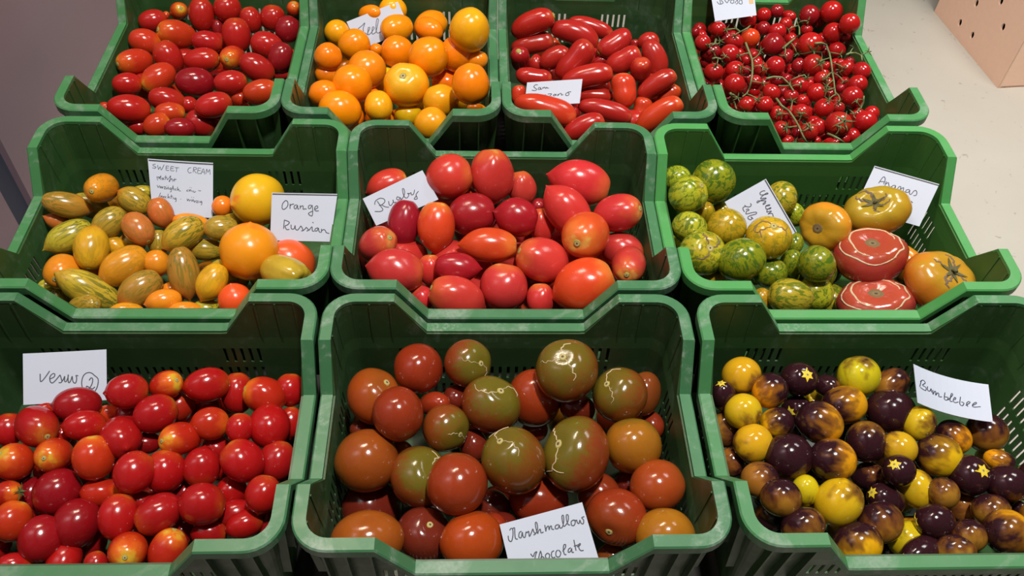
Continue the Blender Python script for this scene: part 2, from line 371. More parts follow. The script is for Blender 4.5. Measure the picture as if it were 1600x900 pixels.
# ------------------------------------------------------------------ measured positions: kind, crate, colour, features, centre (mm), radii (mm), rotation, label
TOMATOES = [
(0,10,'r','',-555.7,934.2,650.7,18.1,18.1,22.6,0.05,0.638,0.312,0.702,'red plum tomato, leftmost in rear row, back-left crate'),
(0,10,'o','s',-521,963.7,650.4,14.4,14.4,20.9,0.102,0.27,-0.295,0.911,'orange-red plum tomato showing stem scar, third from left in rear row, back-left crate'),
(0,10,'r','',-480.6,950.4,653.1,20.5,20.5,27.7,-0.139,0.031,0.269,0.952,'red plum tomato, fourth from left in rear row, back-left crate'),
(0,10,'r','',-439.7,958.9,659.7,22.2,22.2,22.2,-0.127,0.027,0.267,0.955,'red plum tomato, fifth from left in rear row, back-left crate'),
(0,10,'r','',-400.6,941.1,651.3,16.9,16.9,21.2,-0.139,-0.059,0.261,0.953,'red plum tomato, sixth from left in rear row, back-left crate'),
(0,10,'r','',-366.6,949.1,650,20.3,20.3,21.6,-0.081,0.104,0.28,0.951,'red plum tomato, seventh from left in rear row, back-left crate'),
(0,10,'o','s',-336.3,976.9,650.9,11.9,11.9,13.5,-0.078,0.056,-0.163,0.982,'orange-red plum tomato showing stem scar, rightmost in rear row, back-left crate'),
(0,10,'d','',-337.6,915.7,650.9,20,20,21.9,-0.022,0.266,0.293,0.918,'dark red plum tomato, rightmost in second row, back-left crate'),
(0,10,'o','s',-509.5,897.5,650.4,22.2,22.2,31.3,-0.389,-0.483,-0.021,0.784,'orange-red plum tomato, second from left in second row, back-left crate'),
(0,10,'r','',-457.8,875.2,652,17.3,17.3,23.6,0.128,0.748,0.287,0.585,'red plum tomato, third from left in second row, back-left crate'),
(0,10,'r','',-415.7,895.8,651.1,22.9,22.9,28,-0.128,0.011,0.278,0.952,'red plum tomato, fifth from left in second row, back-left crate'),
(0,10,'r','',-363.6,868.9,651.4,21.4,21.4,25.8,0.182,0.816,0.245,0.491,'red plum tomato, sixth from left in second row, back-left crate'),
(0,10,'o','',-553.3,873.5,651.4,20.1,20.1,24.5,0.135,0.797,0.298,0.508,'orange-red plum tomato, leftmost in second row, back-left crate'),
(0,10,'o','s',-554.7,818.8,651.9,19.8,19.8,28.8,-0.487,-0.579,-0.097,0.647,'orange-red plum tomato showing stem scar, leftmost in third row, back-left crate'),
(0,10,'r','',-507.3,831.9,651.8,20.9,20.9,26.5,-0.215,-0.165,0.249,0.93,'red plum tomato, third from left in third row, back-left crate'),
(0,10,'r','s',-455.5,825.7,651.8,18.7,18.7,27.2,0.18,0.647,0.219,0.708,'red plum tomato, fifth from left in third row, back-left crate'),
(0,10,'o','s',-410.9,835.2,651.3,17.9,17.9,25.5,0.682,0.456,0.265,-0.508,'orange-red plum tomato showing stem scar, sixth from left in third row, back-left crate'),
(0,10,'r','',-368.8,807,652.5,20.1,20.1,28.1,0.211,0.854,0.238,0.413,'red plum tomato, seventh from left in third row, back-left crate'),
(0,10,'d','',-335.9,830.4,656.3,18.5,18.5,23.4,-0.048,0.188,0.304,0.933,'dark red plum tomato, seventh from left in second row, back-left crate'),
(0,10,'r','',-551,761,652.5,16.9,16.9,21.3,0.091,0.696,0.337,0.627,'red plum tomato, leftmost in fourth row, back-left crate'),
(0,10,'o','s',-509.6,778.2,652.3,20.4,20.4,27.7,0.396,0.787,0.037,-0.471,'orange-red plum tomato, second from left in third row, back-left crate'),
(0,10,'d','',-453.9,768.4,652.4,22.1,22.1,28.4,0.126,0.72,0.31,0.607,'dark red plum tomato, fourth from left in third row, back-left crate'),
(0,10,'r','',-399,761.2,658.1,17.8,17.8,24.4,0.112,0.662,0.309,0.673,'red plum tomato, sixth from left in fourth row, back-left crate'),
(0,10,'r','',-340.6,823.4,631.4,10.9,10.9,15.6,0.14,0.688,0.284,0.653,'red plum tomato half hidden, rightmost in third row, back-left crate'),
(0,10,'o','',-352.2,743.6,654.9,18.3,18.3,26.6,0.113,0.629,0.308,0.704,'orange-red plum tomato, rightmost in fourth row, back-left crate'),
(0,10,'r','s',-524.9,684.3,666,20.3,20.3,29.1,0.118,0.727,0.34,0.585,'red plum tomato, second from left in fourth row, back-left crate'),
(0,10,'r','',-484.8,724.4,652.7,17.8,17.8,25.8,0.152,0.77,0.314,0.534,'red plum tomato, third from left in fourth row, back-left crate'),
(0,10,'r','',-457.9,728.9,640.8,12.4,12.4,13.3,0.119,0.693,0.326,0.633,'red plum tomato half hidden, fourth from left in fourth row, back-left crate'),
(0,10,'r','',-408.7,693.7,667.3,18.5,18.5,26.5,0.085,0.602,0.332,0.721,'red plum tomato, fifth from left in fourth row, back-left crate'),
(0,10,'o','',-388.2,753.3,636.4,12,12,13.5,0.134,0.69,0.307,0.642,'orange-red plum tomato half hidden, seventh from left in fourth row, back-left crate'),
(0,10,'o','',-472.9,693.1,654.5,14.3,14.3,20.8,0.115,0.693,0.334,0.628,'orange-red plum tomato, fifth from left in front row, back-left crate'),
(0,10,'o','',-485,665.2,653,16.9,16.9,19.8,0.023,0.509,0.361,0.781,'orange-red plum tomato, fourth from left in front row, back-left crate'),
(0,10,'d','',-448,650.1,660.2,14.5,14.5,21.1,0.124,0.692,0.337,0.626,'dark red plum tomato, sixth from left in front row, back-left crate'),
(0,10,'r','',-433.5,688.9,638.3,19.1,19.1,21.7,0.21,0.831,0.284,0.43,'red plum tomato, seventh from left in front row, back-left crate'),
(0,10,'r','',-515.9,675.8,641.3,12,12,14.9,0.11,0.694,0.349,0.62,'red plum tomato half hidden, third from left in front row, back-left crate'),
(0,10,'r','',-534.2,682.3,627.6,10.4,10.4,13.9,0.109,0.695,0.353,0.617,'red plum tomato half hidden, second from left in front row, back-left crate'),
(0,10,'r','',-405.7,699.5,638,12.2,12.2,14,-0.102,0.12,0.333,0.93,'red plum tomato half hidden, rightmost in front row, back-left crate'),
(0,10,'o','',-566.7,707.8,645.4,9.8,9.8,13.9,0.221,0.88,0.289,0.305,'orange-red plum tomato half hidden, leftmost in front row, back-left crate'),
(0,10,'d','',-456.6,940,636.1,9.8,9.8,14.2,-0.132,0.03,0.276,0.952,'dark red plum tomato half hidden, fourth from left in second row, back-left crate'),
(0,10,'o','',-541.9,956.2,646.6,5.9,5.9,7.8,-0.077,0.294,0.302,0.904,'orange-red plum tomato half hidden, second from left in rear row, back-left crate'),
(1,11,'y','',-259.7,919.5,644.7,20.8,20.4,19.7,-0.016,0.954,0.072,-0.292,'pale orange tomato, leftmost in rear row, orange tomato crate'),
(1,11,'o','',-228.1,875.2,651.3,24.9,24.9,25.7,-0.228,0.807,0.185,-0.513,'glossy orange tomato, second from left in rear row, orange tomato crate'),
(1,11,'o','',-258.5,806.8,674.8,20.7,20.7,20.7,0.597,-0.736,0.221,-0.232,'glossy orange tomato, second from left in second row, orange tomato crate'),
(1,11,'y','',-163.6,922.7,651.5,23.3,23.3,30,0.546,-0.771,0.191,-0.267,'pale orange tomato, fifth from left in rear row, orange tomato crate'),
(1,11,'y','',-110.6,959.1,635.9,23.9,23.9,31.9,0.623,-0.707,0.224,-0.25,'pale orange tomato half hidden, seventh from left in rear row, orange tomato crate'),
(1,11,'o','',-110.6,919.8,653.1,18.9,18.9,24.4,0.673,-0.584,-0.336,0.305,'glossy orange tomato, sixth from left in rear row, orange tomato crate'),
(1,11,'g','',-44.8,811.7,721,33.5,30.2,29.2,-0.496,0.496,0.507,0.5,'yellowish orange tomato, rightmost in rear row, orange tomato crate'),
(1,11,'o','',-158.9,856.6,651.5,25.5,25.5,26.4,-0.343,0.895,-0.084,0.272,'glossy orange tomato, fifth from left in second row, orange tomato crate'),
(1,11,'o','',-105.9,794.3,685.6,30.8,30.5,29.5,0.642,-0.705,-0.199,0.226,'glossy orange tomato, sixth from left in second row, orange tomato crate'),
(1,11,'o','',-64,811.3,679.5,28.6,25.8,25,-0.469,0.526,0.54,0.46,'glossy orange tomato, seventh from left in second row, orange tomato crate'),
(1,11,'y','',-202,800.4,655.9,30.2,29.7,28.7,-0.001,0.962,0.055,0.268,'pale orange tomato, third from left in second row, orange tomato crate'),
(1,11,'o','',-193.4,871.5,645,10.3,10.3,10,0.759,-0.614,0.189,-0.108,'glossy orange tomato half hidden, fourth from left in second row, orange tomato crate'),
(1,11,'y','',-33.2,801.1,675.9,16.1,14.7,14.2,0.829,-0.536,-0.14,0.081,'pale orange tomato half hidden, rightmost in second row, orange tomato crate'),
(1,11,'y','s',-137.9,742.2,672.1,33.2,32.9,31.8,0.97,0.238,-0.047,0.012,'pale orange tomato showing stem scar, fourth from left in third row, orange tomato crate'),
(1,11,'o','',-218.5,751.8,665.4,29.3,29.1,28.1,0.667,-0.743,0.055,-0.021,'glossy orange tomato, second from left in third row, orange tomato crate'),
(1,11,'o','',-261,799.6,646.6,20.4,17,16.4,-0.159,0.945,0.1,-0.267,'glossy orange tomato half hidden, leftmost in second row, orange tomato crate'),
(1,11,'o','',-258.9,734.9,659.3,20.1,20.1,23.1,-0.246,0.847,0.168,-0.44,'glossy orange tomato, leftmost in third row, orange tomato crate'),
(1,11,'o','',-42.5,694.1,709.6,27.2,27.2,28.9,0.601,-0.365,-0.375,-0.604,'glossy orange tomato, rightmost in third row, orange tomato crate'),
(1,11,'o','',-81.3,796.4,638.9,23.2,19.8,19.1,0.843,-0.527,0.098,-0.049,'glossy orange tomato half hidden, sixth from left in third row, orange tomato crate'),
(1,11,'o','s',-230.8,694.9,660.9,30.7,28.6,27.6,0.446,0.89,0.036,-0.083,'glossy orange tomato, leftmost in front row, orange tomato crate'),
(1,11,'g','',-176.7,706.5,660,20.8,20.8,24.3,0.579,-0.481,-0.512,-0.413,'yellowish orange tomato, second from left in front row, orange tomato crate'),
(1,11,'g','',-86.4,712.6,665.6,26.6,24.7,23.9,0.75,-0.641,-0.119,0.113,'yellowish orange tomato, fifth from left in third row, orange tomato crate'),
(1,11,'g','',-58.2,734.2,645.6,12.2,10.3,9.9,0.581,-0.469,-0.655,-0.12,'yellowish orange tomato half hidden, seventh from left in third row, orange tomato crate'),
(1,11,'g','',-98.6,665.2,661.1,24.8,24.1,23.3,-0.001,0.995,0.022,0.101,'yellowish orange tomato, fourth from left in front row, orange tomato crate'),
(1,11,'g','',-135.6,721.5,633.7,20.9,16.3,15.7,0.703,-0.711,-0.003,0.027,'yellowish orange tomato half hidden, third from left in front row, orange tomato crate'),
(1,11,'y','',-209,956.5,657.2,14,14,23,-0.385,0.83,0.186,-0.358,'pale orange tomato half hidden, third from left in rear row, orange tomato crate'),
(1,11,'y','',-172.2,970,657.6,23.2,20.1,19.5,-0.25,0.966,0.045,-0.056,'pale orange tomato half hidden, fourth from left in rear row, orange tomato crate'),
(1,11,'o','',-34,722.3,645.3,8.6,8.6,16.7,-0.332,0.83,-0.16,0.419,'glossy orange tomato half hidden, rightmost in front row, orange tomato crate'),
(1,11,'o','',-191.6,778.6,630,7.9,7.9,9.4,0.662,-0.594,-0.316,0.331,'glossy orange tomato half hidden, third from left in third row, orange tomato crate'),
(2,12,'r','s',57,923.9,664.4,20,20,36.9,0.214,0.51,0.155,0.819,'red long tomato, leftmost in rear row, long tomato crate'),
(2,12,'r','',127.4,916.3,650.9,19.6,19.6,40.8,0.259,0.772,0.118,0.569,'red long tomato, fourth from left in rear row, long tomato crate'),
(2,12,'r','',156.8,948.5,643.9,14.8,14.8,38.5,0.258,0.756,0.116,0.591,'red long tomato, fifth from left in rear row, long tomato crate'),
(2,12,'r','s',187.6,878.7,658.6,19.2,19.2,30,0.307,0.834,-0.151,-0.433,'red long tomato, sixth from left in rear row, long tomato crate'),
(2,12,'r','',245.8,896.6,651.5,14.4,14.4,17.8,0.264,0.65,0.136,0.7,'red long tomato, rightmost in rear row, long tomato crate'),
(2,12,'r','',249.2,850.1,651.6,19,19,30.4,0.303,0.927,-0.037,0.217,'red long tomato, rightmost in second row, long tomato crate'),
(2,12,'r','',58.2,912.7,632.7,18,18,35.7,0.203,0.59,0.203,0.755,'red long tomato, second from left in rear row, long tomato crate'),
(2,12,'d','s',34.7,842,651.7,16.1,16.1,25.2,-0.019,-0.054,-0.223,0.973,'dark red long tomato showing stem scar, leftmost in second row, long tomato crate'),
(2,12,'r','',89.9,850.8,648.9,16.8,16.8,25.7,0.192,0.496,0.224,0.817,'red long tomato, third from left in rear row, long tomato crate'),
(2,12,'r','',119.1,826.5,660.5,21.3,21.3,36.7,0.154,0.32,0.255,0.899,'red long tomato, third from left in second row, long tomato crate'),
(2,12,'r','',135,785.7,659.6,18.8,18.8,39.7,0.236,0.578,0.197,0.756,'red long tomato, fourth from left in second row, long tomato crate'),
(2,12,'r','',198.8,840.5,652.1,20,20,29.2,0.223,0.485,0.205,0.82,'red long tomato, sixth from left in second row, long tomato crate'),
(2,12,'r','',221.7,810.9,655.9,16.7,16.7,20.7,0.07,-0.062,-0.046,0.995,'red long tomato, seventh from left in second row, long tomato crate'),
(2,12,'r','',53.8,792.9,652.2,15.8,15.8,27.8,0.251,0.719,0.171,0.625,'red long tomato, second from left in third row, long tomato crate'),
(2,12,'o','t',189.3,759.4,654.4,19.7,19.7,26.5,0.066,-0.086,0.377,0.92,'orange-red long tomato, fifth from left in third row, long tomato crate'),
(2,12,'r','',238.5,762.7,664.3,16,16,32.3,0.229,0.419,0.222,0.85,'red long tomato, seventh from left in third row, long tomato crate'),
(2,12,'o','',261.2,764.8,642.8,17.3,17.3,19.4,0.179,0.205,0.273,0.923,'orange-red long tomato, rightmost in third row, long tomato crate'),
(2,12,'o','',235.2,703.7,653.1,18.7,18.7,38.4,0.238,0.415,0.235,0.846,'orange-red long tomato, rightmost in front row, long tomato crate'),
(2,12,'o','',218.4,743,632.8,15.6,15.6,18.8,0.129,0.087,0.303,0.94,'orange-red long tomato half hidden, sixth from left in third row, long tomato crate'),
(2,12,'r','',156.5,711.2,653,15.7,15.7,40.7,0.294,0.726,0.142,0.605,'red long tomato, fourth from left in front row, long tomato crate'),
(2,12,'r','',148.9,772.8,634.4,12.1,12.1,27.4,0.265,0.651,0.175,0.69,'red long tomato half hidden, fourth from left in third row, long tomato crate'),
(2,12,'o','',66.8,702.4,660.8,20.5,20.5,46.4,0.276,0.74,0.165,0.591,'orange-red long tomato, third from left in third row, long tomato crate'),
(2,12,'r','',120.5,668.9,655.2,16.8,16.8,31.6,0.227,0.491,0.244,0.805,'red long tomato, third from left in front row, long tomato crate'),
(2,12,'r','',62.7,857.5,632.7,13.7,13.7,13.7,-0.087,-0.391,0.284,0.871,'red long tomato half hidden, second from left in second row, long tomato crate'),
(2,12,'o','',30.1,757.9,644.1,11.7,11.7,15.5,0.023,-0.014,0.312,0.95,'orange-red long tomato half hidden, leftmost in third row, long tomato crate'),
(2,12,'d','',166.7,865.9,633,9.4,9.4,13.8,0.209,0.472,0.216,0.829,'dark red long tomato half hidden, fifth from left in second row, long tomato crate'),
(2,12,'d','',225,899.6,642.8,7.8,7.8,9.5,0.089,-0.016,0.283,0.955,'dark red long tomato half hidden, seventh from left in rear row, long tomato crate'),
(2,12,'d','',108.7,715.5,645.9,10.7,10.7,10.7,0.251,0.608,0.206,0.724,'dark red long tomato half hidden, second from left in front row, long tomato crate'),
(2,12,'r','',91.8,695.9,634,9.1,9.1,10.1,-0.042,-0.268,0.329,0.905,'red long tomato half hidden, leftmost in front row, long tomato crate'),
(3,13,'r','',365.6,928.4,656.5,13.4,12.6,12.8,-0.354,0.925,0.019,-0.137,'red cherry tomato, third from left in second row, vine cherry tomato crate'),
(3,13,'d','',329,933.9,645.9,8.8,7.8,7.9,-0.468,0.518,0.525,0.486,'dark red cherry tomato half hidden, leftmost in second row, vine cherry tomato crate'),
(3,13,'r','',328.3,875.8,664.6,13.4,13,13.2,-0.304,0.59,0.735,0.139,'red cherry tomato, second from left in second row, vine cherry tomato crate'),
(3,13,'r','',425.2,968.4,650.4,13.3,13.3,14.7,0.563,-0.8,-0.153,0.141,'red cherry tomato, leftmost in rear row, vine cherry tomato crate'),
(3,13,'r','',450.8,971.5,658.7,12.4,12.1,12.3,-0.36,0.843,-0.18,0.357,'red cherry tomato, third from left in rear row, vine cherry tomato crate'),
(3,13,'d','',474.2,978.5,662.1,11.6,11,11.2,-0.168,0.979,-0.089,-0.075,'dark red cherry tomato, fourth from left in rear row, vine cherry tomato crate'),
(3,13,'d','',446.7,945.1,649.2,12,11.9,12.1,0.013,0.99,-0.134,-0.047,'dark red cherry tomato, second from left in rear row, vine cherry tomato crate'),
(3,13,'o','',417.3,914.1,650.6,15.8,15.8,15.8,-0.41,0.78,-0.217,0.42,'orange-tinged red cherry tomato, sixth from left in second row, vine cherry tomato crate'),
(3,13,'d','',382.1,924.4,641.7,11.4,11.2,11.4,-0.442,0.511,0.499,0.542,'dark red cherry tomato, fourth from left in second row, vine cherry tomato crate'),
(3,13,'r','',388.7,900.3,651.4,14.3,12.6,12.9,-0.117,0.985,-0.086,-0.093,'red cherry tomato, fifth from left in second row, vine cherry tomato crate'),
(3,13,'r','',497.3,978.5,652.9,9.6,9.6,12.8,0.593,-0.711,-0.303,0.227,'red cherry tomato, sixth from left in rear row, vine cherry tomato crate'),
(3,13,'r','',487.2,958,650.8,10.7,10.7,11.2,0.737,-0.506,0.27,-0.357,'red cherry tomato, fifth from left in rear row, vine cherry tomato crate'),
(3,13,'r','',466.1,931.9,652.2,15.1,13.4,13.7,0.048,0.98,-0.136,0.139,'red cherry tomato, seventh from left in second row, vine cherry tomato crate'),
(3,13,'d','',451.1,895.2,651.1,18.4,18.4,19,-0.469,0.356,0.374,0.716,'dark red cherry tomato, fifth from left in third row, vine cherry tomato crate'),
(3,13,'d','',344.2,873.5,648.1,17.3,13.8,14.1,-0.11,0.919,-0.127,0.356,'dark red cherry tomato, leftmost in third row, vine cherry tomato crate'),
(3,13,'r','',373.4,865.9,651.4,15.4,15.4,15.9,0.609,-0.699,-0.302,0.221,'red cherry tomato, second from left in third row, vine cherry tomato crate'),
(3,13,'d','',339.1,871.8,630.7,9.2,9.2,9.4,-0.176,0.911,-0.134,0.349,'dark red cherry tomato half hidden, leftmost in fourth row, vine cherry tomato crate'),
(3,13,'r','',337.6,813.5,652,15.8,14.7,15,-0.236,0.924,-0.124,0.275,'red cherry tomato, leftmost in fifth row, vine cherry tomato crate'),
(3,13,'r','k',372.6,821,652.4,15.1,13.5,13.8,0.666,0.723,0.027,0.181,'red cherry tomato with green calyx, second from left in fourth row, vine cherry tomato crate'),
(3,13,'r','',437.2,825.7,657.6,15.1,15.1,15.6,0.657,-0.705,-0.242,0.11,'red cherry tomato, fourth from left in fourth row, vine cherry tomato crate'),
(3,13,'r','k',410.4,815.5,658.9,11.5,11.5,12.3,0.87,0.454,0.165,0.095,'red cherry tomato with green calyx, third from left in fourth row, vine cherry tomato crate'),
(3,13,'r','',400.9,857.5,645.9,9.1,9.1,9.2,-0.107,0.9,-0.144,0.398,'red cherry tomato half hidden, third from left in third row, vine cherry tomato crate'),
(3,13,'d','',466.1,863.8,648.1,11.3,10.6,10.8,-0.213,0.584,0.464,0.631,'dark red cherry tomato half hidden, sixth from left in third row, vine cherry tomato crate'),
(3,13,'r','',414.4,870.3,647.7,6.1,6.1,6.2,0.829,-0.53,0.03,-0.178,'red cherry tomato half hidden, fourth from left in third row, vine cherry tomato crate'),
(3,13,'d','',394.5,827.3,646.2,8.4,8,8.1,0.538,-0.477,-0.684,-0.123,'dark red cherry tomato half hidden, third from left in fifth row, vine cherry tomato crate'),
(3,13,'d','',526.1,965.1,663.6,16.7,16.7,17,0.754,-0.636,-0.001,-0.161,'dark red cherry tomato, seventh from left in rear row, vine cherry tomato crate'),
(3,13,'d','',550.8,976,648.7,14.6,12,12.2,0.678,-0.419,-0.565,-0.211,'dark red cherry tomato half hidden, eighth from left in rear row, vine cherry tomato crate'),
(3,13,'r','',560.4,961.9,672,18.6,18.6,18.6,-0.304,0.926,-0.008,-0.222,'red cherry tomato, ninth from left in rear row, vine cherry tomato crate'),
(3,13,'r','',563.9,892.2,693.7,16.4,16.3,16.6,-0.288,0.949,-0.104,0.077,'red cherry tomato, rightmost in rear row, vine cherry tomato crate'),
(3,13,'r','',548.4,904.9,668.7,16.5,15.9,16.2,-0.234,0.962,-0.071,-0.123,'red cherry tomato, ninth from left in second row, vine cherry tomato crate'),
(3,13,'r','',524.1,952.8,643.7,10.4,10,10.1,0.536,-0.705,0.232,-0.402,'red cherry tomato, eighth from left in second row, vine cherry tomato crate'),
(3,13,'r','k',513.2,897.4,651.1,20.7,19.4,19.8,0.697,0.708,-0.066,0.091,'red cherry tomato with green calyx, eighth from left in third row, vine cherry tomato crate'),
(3,13,'r','',556.3,887.3,648.1,14,13.4,13.7,-0.232,0.944,-0.136,0.191,'red cherry tomato, rightmost in third row, vine cherry tomato crate'),
(3,13,'r','k',500.4,833.4,654.5,17.1,16.8,17.1,0.546,0.368,-0.103,0.746,'red cherry tomato with green calyx, sixth from left in fourth row, vine cherry tomato crate'),
(3,13,'d','',482.9,844.9,645.2,12.6,11.6,11.8,-0.021,0.783,0.545,0.3,'dark red cherry tomato, fifth from left in fourth row, vine cherry tomato crate'),
(3,13,'r','k',555.1,830.2,651.8,13.3,12.9,13.2,0.63,-0.146,-0.714,0.267,'red cherry tomato with green calyx, ninth from left in fourth row, vine cherry tomato crate'),
(3,13,'r','',565.3,801.4,667.6,13.3,13.3,15.4,0.664,-0.722,-0.194,0.028,'red cherry tomato, rightmost in fifth row, vine cherry tomato crate'),
(3,13,'d','',568,853.8,647.1,9.7,8.9,9.1,-0.07,0.97,-0.146,-0.181,'dark red cherry tomato half hidden, rightmost in fourth row, vine cherry tomato crate'),
(3,13,'d','',543.6,895.4,639.7,9,9,9,0.634,-0.507,0.348,-0.469,'dark red cherry tomato half hidden, ninth from left in third row, vine cherry tomato crate'),
(3,13,'d','',474.4,879.9,642.3,9.2,9.2,9.8,-0.138,0.417,0.361,0.823,'dark red cherry tomato half hidden, seventh from left in third row, vine cherry tomato crate'),
(3,13,'r','',552.8,851.1,647,7.4,7.4,7.4,0.544,-0.621,0.295,-0.482,'red cherry tomato half hidden, eighth from left in fourth row, vine cherry tomato crate'),
(3,13,'r','',526.5,842.6,647.6,6.3,6.3,7.4,-0.026,0.376,0.326,0.867,'red cherry tomato half hidden, seventh from left in fourth row, vine cherry tomato crate'),
(3,13,'d','',568.8,902.2,662.8,9.8,9.1,9.2,0.771,-0.588,-0.244,-0.023,'dark red cherry tomato half hidden, rightmost in second row, vine cherry tomato crate'),
(3,13,'r','',361.3,774.3,658,16.5,16.5,16.5,0.047,0.902,-0.104,0.416,'red cherry tomato, second from left in fifth row, vine cherry tomato crate'),
(3,13,'r','',395.3,782.1,658.2,10.8,10.3,10.4,0.675,-0.661,0.156,-0.289,'red cherry tomato, fourth from left in fifth row, vine cherry tomato crate'),
(3,13,'r','k',417.3,761.2,653.8,14.1,12,12.2,0.344,0.883,-0.254,-0.19,'red cherry tomato with green calyx, fourth from left in sixth row, vine cherry tomato crate'),
(3,13,'r','k',372.8,731,652.8,13.6,12.6,12.8,0.603,0.765,-0.212,-0.076,'red cherry tomato with green calyx, leftmost in seventh row, vine cherry tomato crate'),
(3,13,'r','',395.6,720.1,661.4,13,12.3,12.6,0.747,-0.638,-0.187,-0.006,'red cherry tomato, second from left in seventh row, vine cherry tomato crate'),
(3,13,'r','',396.5,778.7,643.2,9.5,8.9,9,0.689,-0.6,0.22,-0.342,'red cherry tomato half hidden, third from left in sixth row, vine cherry tomato crate'),
(3,13,'r','',355,777.5,641.8,8.7,6.8,6.9,-0.036,0.707,0.453,0.542,'red cherry tomato half hidden, leftmost in sixth row, vine cherry tomato crate'),
(3,13,'d','',438.8,809.9,640.7,8.9,8.9,12.4,-0.483,0.843,0.138,-0.192,'dark red cherry tomato half hidden, fifth from left in fifth row, vine cherry tomato crate'),
(3,13,'r','k',416.2,713.8,649.1,12.5,12.2,12.4,0.61,0.337,-0.229,0.679,'red cherry tomato with green calyx, third from left in seventh row, vine cherry tomato crate'),
(3,13,'r','k',408.1,667,657.6,12.2,11.5,11.8,0.552,0.357,-0.068,0.751,'red cherry tomato with green calyx, leftmost in eighth row, vine cherry tomato crate'),
(3,13,'r','',415.8,647.9,652,6.9,6.9,8.9,0.691,-0.527,0.284,-0.405,'red cherry tomato, fourth from left in eighth row, vine cherry tomato crate'),
(3,13,'d','',380.7,786.7,640.4,12.5,10.5,10.7,-0.228,0.559,0.467,0.646,'dark red cherry tomato half hidden, second from left in sixth row, vine cherry tomato crate'),
(3,13,'r','',468.1,781.8,652.4,12.7,12.7,16.2,-0.109,0.774,-0.196,0.592,'red cherry tomato, seventh from left in sixth row, vine cherry tomato crate'),
(3,13,'r','',488.2,763.8,652.5,14.7,14.3,14.6,0.682,-0.631,0.17,-0.328,'red cherry tomato, eighth from left in sixth row, vine cherry tomato crate'),
(3,13,'r','k',506.3,800.9,652.1,11.5,11.5,11.8,0.927,0.298,0.229,0.005,'red cherry tomato with green calyx, eighth from left in fifth row, vine cherry tomato crate'),
(3,13,'r','k',444.1,749,656.6,11.4,9.4,9.6,0.545,0.823,-0.153,0.047,'red cherry tomato with green calyx, sixth from left in sixth row, vine cherry tomato crate'),
(3,13,'r','',489,723.5,653.8,14.4,14.4,14.7,-0.448,0.719,-0.244,0.472,'red cherry tomato, seventh from left in seventh row, vine cherry tomato crate'),
(3,13,'r','',514.4,731.6,648.5,10.1,10.1,10.4,-0.318,0.775,-0.228,0.495,'red cherry tomato, eighth from left in seventh row, vine cherry tomato crate'),
(3,13,'r','',538.8,748.8,656.4,16.4,16,16.3,-0.219,0.966,-0.112,0.076,'red cherry tomato, ninth from left in seventh row, vine cherry tomato crate'),
(3,13,'r','',554.9,777.6,659.4,15.1,14,14.2,0.725,-0.657,-0.207,-0.02,'red cherry tomato, ninth from left in fifth row, vine cherry tomato crate'),
(3,13,'r','',463.5,749.6,647.2,10.7,9.8,9.9,0.048,0.975,-0.142,0.164,'red cherry tomato, sixth from left in seventh row, vine cherry tomato crate'),
(3,13,'r','k',451.6,714.1,653,13.3,12.2,12.5,0.766,0.617,-0.176,-0.037,'red cherry tomato with green calyx, fifth from left in seventh row, vine cherry tomato crate'),
(3,13,'r','k',495.2,675.4,661.7,19.2,18.5,18.8,0.944,0.326,0.028,-0.037,'red cherry tomato with green calyx, eighth from left in eighth row, vine cherry tomato crate'),
(3,13,'r','',543.1,693.1,653.2,17.3,15.9,16.2,-0.066,0.963,-0.156,0.208,'red cherry tomato, rightmost in eighth row, vine cherry tomato crate'),
(3,13,'r','',562.7,719.2,648.4,11.6,11.4,11.6,0.769,-0.586,0.047,-0.253,'red cherry tomato, rightmost in seventh row, vine cherry tomato crate'),
(3,13,'r','',471.3,683.2,649.2,13.1,11.8,12,0.027,0.717,0.429,0.549,'red cherry tomato, seventh from left in eighth row, vine cherry tomato crate'),
(3,13,'r','k',448.9,661.3,657.8,13.4,13.4,13.9,0.788,-0.051,-0.129,0.6,'red cherry tomato with green calyx, sixth from left in eighth row, vine cherry tomato crate'),
(3,13,'d','',439,674.8,646.8,10.6,9.2,9.4,0.019,0.789,0.543,0.286,'dark red cherry tomato half hidden, fifth from left in eighth row, vine cherry tomato crate'),
(3,13,'r','',420.3,657.9,644.3,9.2,8.2,8.3,-0.161,0.974,-0.108,0.117,'red cherry tomato, third from left in eighth row, vine cherry tomato crate'),
(3,13,'r','',478.6,643.4,652.3,8.2,8.2,14.3,-0.35,0.892,0.079,-0.274,'red cherry tomato, rightmost in front row, vine cherry tomato crate'),
(3,13,'r','',507.5,666.1,641.6,8.3,8.3,8.6,-0.442,0.675,-0.272,0.524,'red cherry tomato, ninth from left in eighth row, vine cherry tomato crate'),
(3,13,'r','',463.2,657.4,644.9,6.5,6.2,6.4,0.82,-0.546,-0.094,-0.142,'red cherry tomato half hidden, leftmost in front row, vine cherry tomato crate'),
(3,13,'d','',533.3,782.5,647.5,7.5,7.5,7.6,-0.034,0.988,-0.152,-0.021,'dark red cherry tomato half hidden, rightmost in sixth row, vine cherry tomato crate'),
(3,13,'d','',513,768.4,647.9,7.4,6.8,7,0.516,-0.855,-0.047,0.005,'dark red cherry tomato half hidden, ninth from left in sixth row, vine cherry tomato crate'),
(3,13,'d','',437.3,768.2,650,7.4,6.8,6.9,-0.034,0.711,0.454,0.536,'dark red cherry tomato half hidden, fifth from left in sixth row, vine cherry tomato crate'),
(3,13,'d','',435.4,749.9,645.9,7.3,7.3,7.5,0.594,-0.802,-0.048,-0.045,'dark red cherry tomato half hidden, fourth from left in seventh row, vine cherry tomato crate'),
(3,13,'d','',457.9,818.3,638.3,9,9,9.1,0.81,-0.549,0.04,-0.204,'dark red cherry tomato half hidden, sixth from left in fifth row, vine cherry tomato crate'),
